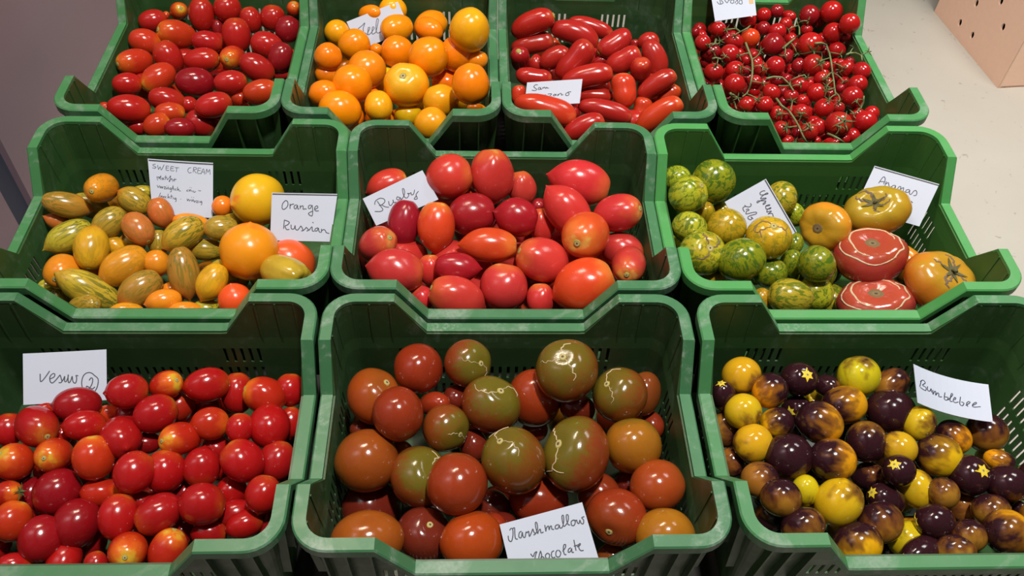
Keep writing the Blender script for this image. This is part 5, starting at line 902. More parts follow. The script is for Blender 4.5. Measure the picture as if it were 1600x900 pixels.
(3,13,'d','',356.6,876.7,618.1,12.1,12.1,11.1,-0.153,-0.322,0.829,-0.43,'half-buried cherry tomato beneath the one third from left in sixth row, vine cherry tomato crate'),
(3,13,'r','',384,667.4,618.9,12.1,12.1,11.1,0.631,-0.74,0.194,-0.129,'half-buried cherry tomato beneath the one third from left in eighth row, vine cherry tomato crate'),
(3,13,'r','',383.1,772.9,617.7,12.1,12.1,11.1,-0.108,-0.537,0.735,-0.401,'half-buried cherry tomato beneath the one third from left in seventh row, vine cherry tomato crate'),
(3,13,'r','',383.5,798.3,616.5,12.1,12.1,11.1,-0.061,0.852,0.364,-0.371,'half-buried cherry tomato beneath the one fourth from left in fourth row, vine cherry tomato crate'),
(3,13,'r','',382.7,873.4,617.1,12.1,12.1,11.1,0.241,0.683,-0.675,0.139,'half-buried cherry tomato beneath the one sixth from left in second row, vine cherry tomato crate'),
(3,13,'r','',409.5,720.2,619.3,12.1,12.1,11.1,-0.249,0.604,0.469,-0.594,'half-buried cherry tomato beneath the one sixth from left in sixth row, vine cherry tomato crate'),
(3,13,'d','',408.5,796.5,617.9,12.1,12.1,11.1,-0.229,0.767,-0.437,0.41,'half-buried cherry tomato beneath the one sixth from left in fifth row, vine cherry tomato crate'),
(3,13,'d','',407,848.7,616,12.1,12.1,11.1,-0.209,-0.4,0.849,-0.274,'half-buried cherry tomato beneath the one sixth from left in third row, vine cherry tomato crate'),
(3,13,'r','',409.9,927.2,616,12.1,12.1,11.1,-0.116,-0.166,0.699,-0.685,'half-buried cherry tomato beneath the one third from left in rear row, vine cherry tomato crate'),
(3,13,'r','',434.8,901.9,616.5,12.1,12.1,11.1,0.095,0.86,-0.484,0.132,'half-buried cherry tomato beneath the one fifth from left in fourth row, vine cherry tomato crate'),
(3,13,'r','',435.4,954.1,615,12.1,12.1,11.1,-0.393,0.819,0.119,-0.4,'half-buried cherry tomato beneath the one fourth from left in rear row, vine cherry tomato crate'),
(3,13,'r','',459.4,669.7,619.4,12.1,12.1,11.1,0.223,-0.476,-0.57,0.632,'half-buried cherry tomato beneath the one leftmost in front row, vine cherry tomato crate'),
(3,13,'r','',459.1,694.8,618.9,12.1,12.1,11.1,-0.36,0.789,-0.347,0.356,'half-buried cherry tomato beneath the one sixth from left in eighth row, vine cherry tomato crate'),
(3,13,'r','',459,823.9,617.9,12.1,12.1,11.1,-0.085,0.8,-0.502,0.319,'half-buried cherry tomato beneath the one eighth from left in sixth row, vine cherry tomato crate'),
(3,13,'d','',459.4,902.4,616.5,12.1,12.1,11.1,-0.018,0.987,-0.12,-0.104,'half-buried cherry tomato beneath the one sixth from left in fourth row, vine cherry tomato crate'),
(3,13,'r','',483.9,670.7,618.6,12.1,12.1,11.1,0.004,-0.552,0.637,-0.538,'half-buried cherry tomato beneath the one eighth from left in eighth row, vine cherry tomato crate'),
(3,13,'r','',485.2,694.5,619.3,12.1,12.1,11.1,-0.197,-0.262,0.894,-0.304,'half-buried cherry tomato beneath the one seventh from left in seventh row, vine cherry tomato crate'),
(3,13,'r','',487.4,848.8,616.1,12.1,12.1,11.1,0.224,-0.445,-0.579,0.645,'half-buried cherry tomato beneath the one ninth from left in sixth row, vine cherry tomato crate'),
(3,13,'r','',484.9,873.3,616.1,12.1,12.1,11.1,-0.054,0.497,-0.57,0.652,'half-buried cherry tomato beneath the one eighth from left in second row, vine cherry tomato crate'),
(3,13,'r','',512.8,876.4,616.7,12.1,12.1,11.1,-0.217,-0.372,0.864,-0.26,'half-buried cherry tomato beneath the one rightmost in third row, vine cherry tomato crate'),
(3,13,'r','',512.1,900.5,616.9,12.1,12.1,11.1,0.519,-0.743,0.263,-0.33,'half-buried cherry tomato beneath the one eighth from left in rear row, vine cherry tomato crate'),
(3,13,'r','',536.4,796.6,618.9,12.1,12.1,11.1,-0.127,-0.322,0.792,-0.502,'half-buried cherry tomato beneath the one ninth from left in fifth row, vine cherry tomato crate'),
(3,13,'r','',536.3,824,616.7,12.1,12.1,11.1,0.172,0.881,-0.439,0.052,'half-buried cherry tomato beneath the one rightmost in fourth row, vine cherry tomato crate'),
(3,13,'r','',561.1,667.6,619.1,12.1,12.1,11.1,-0.317,0.862,-0.326,0.226,'half-buried cherry tomato beneath the one rightmost in fifth row, vine cherry tomato crate'),
(3,13,'r','',561.1,900.5,616.9,12.1,12.1,11.1,0.577,-0.758,0.223,-0.205,'half-buried cherry tomato beneath the one rightmost in second row, vine cherry tomato crate'),
(3,13,'r','',345.3,656,601.4,12.1,12.1,11.1,-0.143,-0.116,0.797,-0.574,'half-buried cherry tomato beneath the one sixth from left in rear row, vine cherry tomato crate'),
(3,13,'r','',344.9,681.4,600.8,12.1,12.1,11.1,0.003,0.982,0.019,-0.189,'half-buried cherry tomato beneath the one seventh from left in rear row, vine cherry tomato crate'),
(3,13,'d','',344,759.5,600.4,12.1,12.1,11.1,-0.078,0.909,-0.383,0.143,'half-buried cherry tomato beneath the one ninth from left in rear row, vine cherry tomato crate'),
(3,13,'r','',345,836.5,600.9,12.1,12.1,11.1,-0.238,0.886,-0.346,0.198,'half-buried cherry tomato beneath the one rightmost in rear row, vine cherry tomato crate'),
(3,13,'d','',345.7,864.2,599.7,12.1,12.1,11.1,-0.43,0.799,-0.299,0.296,'deepest cherry tomato beneath the one leftmost in fifth row, vine cherry tomato crate'),
(3,13,'r','',343,887.8,598.9,12.1,12.1,11.1,-0.058,-0.565,0.69,-0.449,'deepest cherry tomato beneath the one leftmost in fourth row, vine cherry tomato crate'),
(3,13,'r','',342.6,914.1,598.9,12.1,12.1,11.1,-0.157,0.941,-0.289,0.073,'deepest cherry tomato beneath the one leftmost in third row, vine cherry tomato crate'),
(3,13,'r','',370,656.9,601.5,12.1,12.1,11.1,-0.099,-0.403,0.752,-0.513,'deepest cherry tomato beneath the one fourth from left in eighth row, vine cherry tomato crate'),
(3,13,'d','',370.4,758.9,601.7,12.1,12.1,11.1,-0.02,0.932,0.216,-0.292,'deepest cherry tomato beneath the one leftmost in seventh row, vine cherry tomato crate'),
(3,13,'d','',370.1,810.3,600.7,12.1,12.1,11.1,0.211,-0.493,-0.58,0.613,'deepest cherry tomato beneath the one leftmost in sixth row, vine cherry tomato crate'),
(3,13,'r','',395.3,680.9,600.5,12.1,12.1,11.1,-0.065,0.969,0.068,-0.228,'deepest cherry tomato beneath the one third from left in eighth row, vine cherry tomato crate'),
(3,13,'r','',420.6,682.1,600.4,12.1,12.1,11.1,-0.121,0.162,0.913,-0.354,'deepest cherry tomato beneath the one leftmost in eighth row, vine cherry tomato crate'),
(3,13,'r','',421.2,760.4,600.6,12.1,12.1,11.1,-0.16,0.373,0.716,-0.568,'deepest cherry tomato beneath the one third from left in seventh row, vine cherry tomato crate'),
(3,13,'r','',470.8,682.5,602,12.1,12.1,11.1,-0.349,0.897,-0.252,0.103,'deepest cherry tomato beneath the one leftmost in front row, vine cherry tomato crate'),
(3,13,'r','',522.4,683.6,601.4,12.1,12.1,11.1,-0.088,0.55,-0.549,0.623,'deepest cherry tomato beneath the one ninth from left in eighth row, vine cherry tomato crate'),
(3,13,'r','',550.4,656.7,601.3,12.1,12.1,11.1,-0.173,0.461,0.652,-0.577,'deepest cherry tomato beneath the one rightmost in front row, vine cherry tomato crate'),
(3,13,'o','',551,684,602.5,12.1,12.1,11.1,-0.173,-0.491,0.792,-0.32,'deepest cherry tomato beneath the one rightmost in eighth row, vine cherry tomato crate'),
(3,13,'r','',550.9,940.1,599.1,12.1,12.1,11.1,-0.054,-0.397,0.688,-0.605,'deepest cherry tomato beneath the one sixth from left in fourth row, vine cherry tomato crate'),
(4,20,'g','',-347.2,400,635.1,17.8,17.8,22.3,-0.125,0.974,-0.182,-0.046,'half-buried elongated tomato beneath the one seventh from left in fourth row, middle-left crate'),
(4,20,'o','',-349.9,476.6,639.5,17.8,17.8,22.3,0.554,-0.778,0.228,-0.191,'half-buried elongated tomato beneath the one rightmost in second row, middle-left crate'),
(4,20,'y','',-518.8,533.1,618.5,17.8,17.8,22.3,-0.127,0.978,-0.147,-0.076,'half-buried elongated tomato beneath the one third from left in second row, middle-left crate'),
(4,20,'g','',-329.9,380.9,610.4,17.8,17.8,22.3,-0.165,0.974,-0.08,-0.134,'half-buried elongated tomato beneath the one rightmost in front row, middle-left crate'),
(4,20,'y','',-292.5,380.7,609,17.8,17.8,22.3,-0.09,0.628,-0.558,0.535,'half-buried elongated tomato beneath the one rightmost in fourth row, middle-left crate'),
(4,20,'y','',-291.8,493.4,617.7,17.8,17.8,22.3,-0.126,0.296,0.816,-0.481,'half-buried elongated tomato beneath the one rightmost in third row, middle-left crate'),
(4,20,'y','',-385.5,437.9,589.3,17.8,17.8,22.3,-0.131,0.422,0.734,-0.516,'half-buried elongated tomato beneath the one sixth from left in fourth row, middle-left crate'),
(4,20,'a','',-351.2,361.3,583.4,17.8,17.8,22.3,-0.106,0.844,-0.456,0.263,'half-buried elongated tomato beneath the one seventh from left in front row, middle-left crate'),
(4,20,'y','',-347.9,437,587.4,17.8,17.8,22.3,-0.329,0.916,-0.007,-0.227,'half-buried elongated tomato beneath the one seventh from left in third row, middle-left crate'),
(4,20,'o','',-311.6,437.7,588.8,17.8,17.8,22.3,-0.155,0.976,-0.079,-0.134,'half-buried elongated tomato beneath the one sixth from left in third row, middle-left crate'),
(5,21,'r','',-127,433.6,626,26.4,26.4,33,0.555,-0.739,0.244,-0.294,'half-buried oxheart tomato beneath the one leftmost in third row, oxheart crate'),
(5,21,'r','',-67.6,432.6,625.9,26.4,26.4,33,-0.47,0.857,-0.204,0.061,'half-buried oxheart tomato beneath the one third from left in third row, oxheart crate'),
(5,21,'r','',-64.4,545.6,634.5,26.4,26.4,33,-0.145,-0.098,0.793,-0.584,'half-buried oxheart tomato beneath the one third from left in rear row, oxheart crate'),
(5,21,'o','',41.6,432.9,624.2,26.4,26.4,33,-0.048,0.85,-0.471,0.23,'half-buried oxheart tomato beneath the one fifth from left in third row, oxheart crate'),
(5,21,'r','',100.5,382.8,623.7,26.4,26.4,33,-0.052,0.825,-0.495,0.268,'half-buried oxheart tomato beneath the one rightmost in front row, oxheart crate'),
(5,21,'r','',-148.8,466.5,589.7,26.4,26.4,33,-0.084,0.936,0.173,-0.294,'half-buried oxheart tomato beneath the one leftmost in second row, oxheart crate'),
(5,21,'r','',-147.7,519.7,596,26.4,26.4,33,-0.475,0.845,-0.03,-0.245,'half-buried oxheart tomato beneath the one second from left in second row, oxheart crate'),
(5,21,'r','',-96.5,409.1,588.6,26.4,26.4,33,0.037,0.686,0.642,-0.34,'half-buried oxheart tomato beneath the one leftmost in front row, oxheart crate'),
(5,21,'r','',-39.2,404.2,589.3,26.4,26.4,33,-0.158,0.909,-0.354,0.155,'half-buried oxheart tomato beneath the one second from left in front row, oxheart crate'),
(5,21,'r','',-38.7,461.1,590.2,26.4,26.4,33,-0.014,0.978,-0.202,-0.047,'half-buried oxheart tomato beneath the one fourth from left in third row, oxheart crate'),
(5,21,'d','',-37.5,517.2,593.7,26.4,26.4,33,0.598,-0.778,0.184,-0.065,'half-buried oxheart tomato beneath the one fourth from left in second row, oxheart crate'),
(5,21,'r','',18.4,404.8,589.1,26.4,26.4,33,-0.098,-0.319,0.742,-0.581,'half-buried oxheart tomato beneath the one third from left in front row, oxheart crate'),
(5,21,'r','',18,462.5,591.3,26.4,26.4,33,-0.174,0.971,-0.061,-0.151,'half-buried oxheart tomato beneath the one fourth from left in front row, oxheart crate'),
(5,21,'r','',17,518.1,594.2,26.4,26.4,33,-0.153,0.657,0.536,-0.508,'half-buried oxheart tomato beneath the one fifth from left in second row, oxheart crate'),
(5,21,'r','',69.8,402.7,586.1,26.4,26.4,33,-0.495,0.805,-0.252,0.21,'half-buried oxheart tomato beneath the one fifth from left in front row, oxheart crate'),
(5,21,'d','',71.3,465,589.9,26.4,26.4,33,-0.119,-0.291,0.778,-0.544,'half-buried oxheart tomato beneath the one sixth from left in third row, oxheart crate'),
(5,21,'r','',70.1,519,596.6,26.4,26.4,33,0.546,-0.75,0.246,-0.28,'half-buried oxheart tomato beneath the one sixth from left in second row, oxheart crate'),
(5,21,'o','',126.2,407.2,586.2,26.4,26.4,33,-0.026,-0.564,0.664,-0.491,'half-buried oxheart tomato beneath the one rightmost in third row, oxheart crate'),
(5,21,'o','',127.5,466,589.2,26.4,26.4,33,0.172,0.972,-0.098,-0.125,'half-buried oxheart tomato beneath the one seventh from left in second row, oxheart crate'),
(6,22,'d','',407.1,412.9,630.4,21.9,21.9,20.2,-0.167,0.974,-0.092,-0.123,'half-buried striped tomato beneath the one seventh from left in second row, middle-right crate'),
(6,22,'l','',245.2,487.2,602.9,21.9,21.9,20.2,-0.248,0.65,0.439,-0.568,'half-buried striped tomato beneath the one leftmost in second row, middle-right crate'),
(6,22,'y','',336,442.2,601.8,21.9,21.9,20.2,0.573,-0.804,0.13,0.086,'half-buried striped tomato beneath the one third from left in front row, middle-right crate'),
(6,22,'d','',383.3,436.4,602.8,21.9,21.9,20.2,0.654,-0.725,0.098,0.195,'half-buried striped tomato beneath the one fifth from left in second row, middle-right crate'),
(6,22,'l','',428.8,391.2,597.2,21.9,21.9,20.2,-0.488,0.8,0.031,-0.347,'half-buried striped tomato beneath the one fifth from left in front row, middle-right crate'),
(6,22,'d','',431.4,441.8,600.8,21.9,21.9,20.2,0.026,0.967,0.109,-0.23,'half-buried striped tomato beneath the one sixth from left in second row, middle-right crate'),
(8,30,'r','',-397.2,131.7,620.3,17.5,17.5,21.9,-0.139,-0.327,0.811,-0.465,'half-buried oval tomato beneath the one fourth from left in fourth row, front-left crate'),
(8,30,'r','',-526.2,148.6,599.9,17.5,17.5,21.9,0.024,0.984,0.006,-0.179,'half-buried oval tomato beneath the one second from left in fourth row, front-left crate'),
(8,30,'y','',-486.1,149.8,599.4,17.5,17.5,21.9,-0.289,0.807,0.247,-0.453,'half-buried oval tomato beneath the one third from left in third row, front-left crate'),
(8,30,'r','',-488.3,186,604.2,17.5,17.5,21.9,-0.095,-0.385,0.747,-0.534,'half-buried oval tomato beneath the one fourth from left in third row, front-left crate'),
(8,30,'r','',-450.7,148.6,600.3,17.5,17.5,21.9,-0.41,0.742,0.183,-0.498,'half-buried oval tomato beneath the one fifth from left in third row, front-left crate'),
(8,30,'r','',-375.4,40.7,586.4,17.5,17.5,21.9,-0.067,0.789,-0.517,0.324,'half-buried oval tomato beneath the one sixth from left in seventh row, front-left crate'),
(8,30,'r','',-375.9,73.8,589.7,17.5,17.5,21.9,-0.149,0.859,-0.421,0.25,'half-buried oval tomato beneath the one seventh from left in seventh row, front-left crate'),
(8,30,'y','',-375.5,113.5,596.4,17.5,17.5,21.9,-0.06,0.478,0.778,-0.404,'half-buried oval tomato beneath the one fifth from left in fifth row, front-left crate'),
(8,30,'r','',-342.1,40.1,585.1,17.5,17.5,21.9,-0.466,0.87,-0.154,-0.038,'half-buried oval tomato beneath the one eighth from left in seventh row, front-left crate'),
(8,30,'r','',-339,224.3,608.2,17.5,17.5,21.9,0.219,0.924,-0.31,-0.037,'half-buried oval tomato beneath the one sixth from left in second row, front-left crate'),
(8,30,'r','',-300.4,152.4,597.6,17.5,17.5,21.9,-0.255,0.771,0.323,-0.486,'half-buried oval tomato beneath the one eighth from left in fourth row, front-left crate'),
(8,30,'r','',-264.5,77.9,590.5,17.5,17.5,21.9,0.002,0.934,-0.349,0.068,'half-buried oval tomato beneath the one eighth from left in sixth row, front-left crate'),
(8,30,'y','',-263.5,111.6,594.1,17.5,17.5,21.9,-0.15,-0.252,0.833,-0.468,'half-buried oval tomato beneath the one rightmost in fifth row, front-left crate'),
(8,30,'r','',-356.5,207.5,580.1,17.5,17.5,21.9,-0.156,0.01,0.76,-0.63,'half-buried oval tomato beneath the one eighth from left in third row, front-left crate'),
(8,30,'o','',-321,243.4,583.4,17.5,17.5,21.9,-0.136,0.957,0.071,-0.246,'half-buried oval tomato beneath the one seventh from left in rear row, front-left crate'),
(8,30,'r','',-246.7,168.2,575.1,17.5,17.5,21.9,0.247,0.842,-0.479,0.033,'half-buried oval tomato beneath the one rightmost in fourth row, front-left crate'),
(8,30,'r','',-248.3,206.4,580.1,17.5,17.5,21.9,-0.064,0.927,-0.355,0.104,'half-buried oval tomato beneath the one rightmost in second row, front-left crate'),
(9,31,'r','',-148.1,220.6,579.9,26.9,26.9,24.7,-0.433,0.861,-0.003,-0.267,'half-buried round tomato beneath the one leftmost in second row, front centre crate'),
(9,31,'r','',-39.6,216.3,579.3,26.9,26.9,24.7,-0.085,0.947,-0.303,0.06,'half-buried round tomato beneath the one fourth from left in third row, front centre crate'),
(9,31,'y','',75.9,218.6,578.6,26.9,26.9,24.7,-0.182,0.191,0.706,-0.658,'half-buried round tomato beneath the one seventh from left in second row, front centre crate'),
(9,31,'r','',132.2,223.6,580.2,26.9,26.9,24.7,-0.059,0.517,0.746,-0.415,'half-buried round tomato beneath the one seventh from left in rear row, front centre crate'),
(10,32,'b','',300.2,57.2,613,17.6,17.6,16.2,-0.148,0.973,-0.169,-0.054,'half-buried cherry tomato beneath the one second from left in sixth row, front-right crate'),
(10,32,'p','',337.6,131.1,623,17.6,17.6,16.2,-0.329,0.911,-0.238,0.07,'half-buried cherry tomato beneath the one third from left in third row, front-right crate'),
(10,32,'p','',283.5,75.8,590.6,17.6,17.6,16.2,0.152,0.91,-0.385,0.029,'half-buried cherry tomato beneath the one leftmost in sixth row, front-right crate'),
(10,32,'p','',282.5,115.4,595.7,17.6,17.6,16.2,0.047,0.979,0.04,-0.194,'half-buried cherry tomato beneath the one leftmost in fifth row, front-right crate'),
(10,32,'b','',354.1,73.7,590.7,17.6,17.6,16.2,-0.178,0.635,-0.483,0.576,'half-buried cherry tomato beneath the one leftmost in front row, front-right crate'),
(10,32,'y','',355.7,225.6,606.8,17.6,17.6,16.2,0.018,0.926,-0.369,0.078,'half-buried cherry tomato beneath the one fourth from left in second row, front-right crate'),
(10,32,'p','',394.1,186.4,604.4,17.6,17.6,16.2,0.665,-0.69,0.195,-0.208,'half-buried cherry tomato beneath the one fourth from left in third row, front-right crate'),
(10,32,'m','',432.4,74.1,589.1,17.6,17.6,16.2,0.074,0.951,-0.3,0.002,'half-buried cherry tomato beneath the one third from left in front row, front-right crate'),
(10,32,'m','',429.7,113.6,592.7,17.6,17.6,16.2,0.573,-0.739,0.005,0.354,'half-buried cherry tomato beneath the one fourth from left in fifth row, front-right crate'),
(10,32,'p','',428.9,150.9,598.5,17.6,17.6,16.2,-0.299,0.799,-0.381,0.357,'half-buried cherry tomato beneath the one fourth from left in fourth row, front-right crate'),
(10,32,'p','',469.8,150.9,597.2,17.6,17.6,16.2,-0.379,0.697,0.252,-0.553,'half-buried cherry tomato beneath the one sixth from left in third row, front-right crate'),
(10,32,'p','',544,40.7,585.8,17.6,17.6,16.2,-0.366,0.884,0.038,-0.29,'half-buried cherry tomato beneath the one seventh from left in front row, front-right crate'),
(10,32,'y','',544.1,153.7,600.7,17.6,17.6,16.2,-0.369,0.843,-0.309,0.239,'half-buried cherry tomato beneath the one rightmost in third row, front-right crate'),
(10,32,'b','',260.6,168.6,576.2,17.6,17.6,16.2,-0.28,0.804,-0.39,0.351,'half-buried cherry tomato beneath the one leftmost in fourth row, front-right crate'),
(10,32,'p','',336.1,205.5,577.9,17.6,17.6,16.2,-0.487,0.705,-0.281,0.431,'half-buried cherry tomato beneath the one third from left in second row, front-right crate'),
(10,32,'b','',373.4,132.3,572.6,17.6,17.6,16.2,-0.236,0.908,0.128,-0.323,'half-buried cherry tomato beneath the one third from left in fifth row, front-right crate'),
(10,32,'m','',414.7,133.4,570.2,17.6,17.6,16.2,-0.387,0.679,0.255,-0.569,'half-buried cherry tomato beneath the one third from left in fourth row, front-right crate'),
]
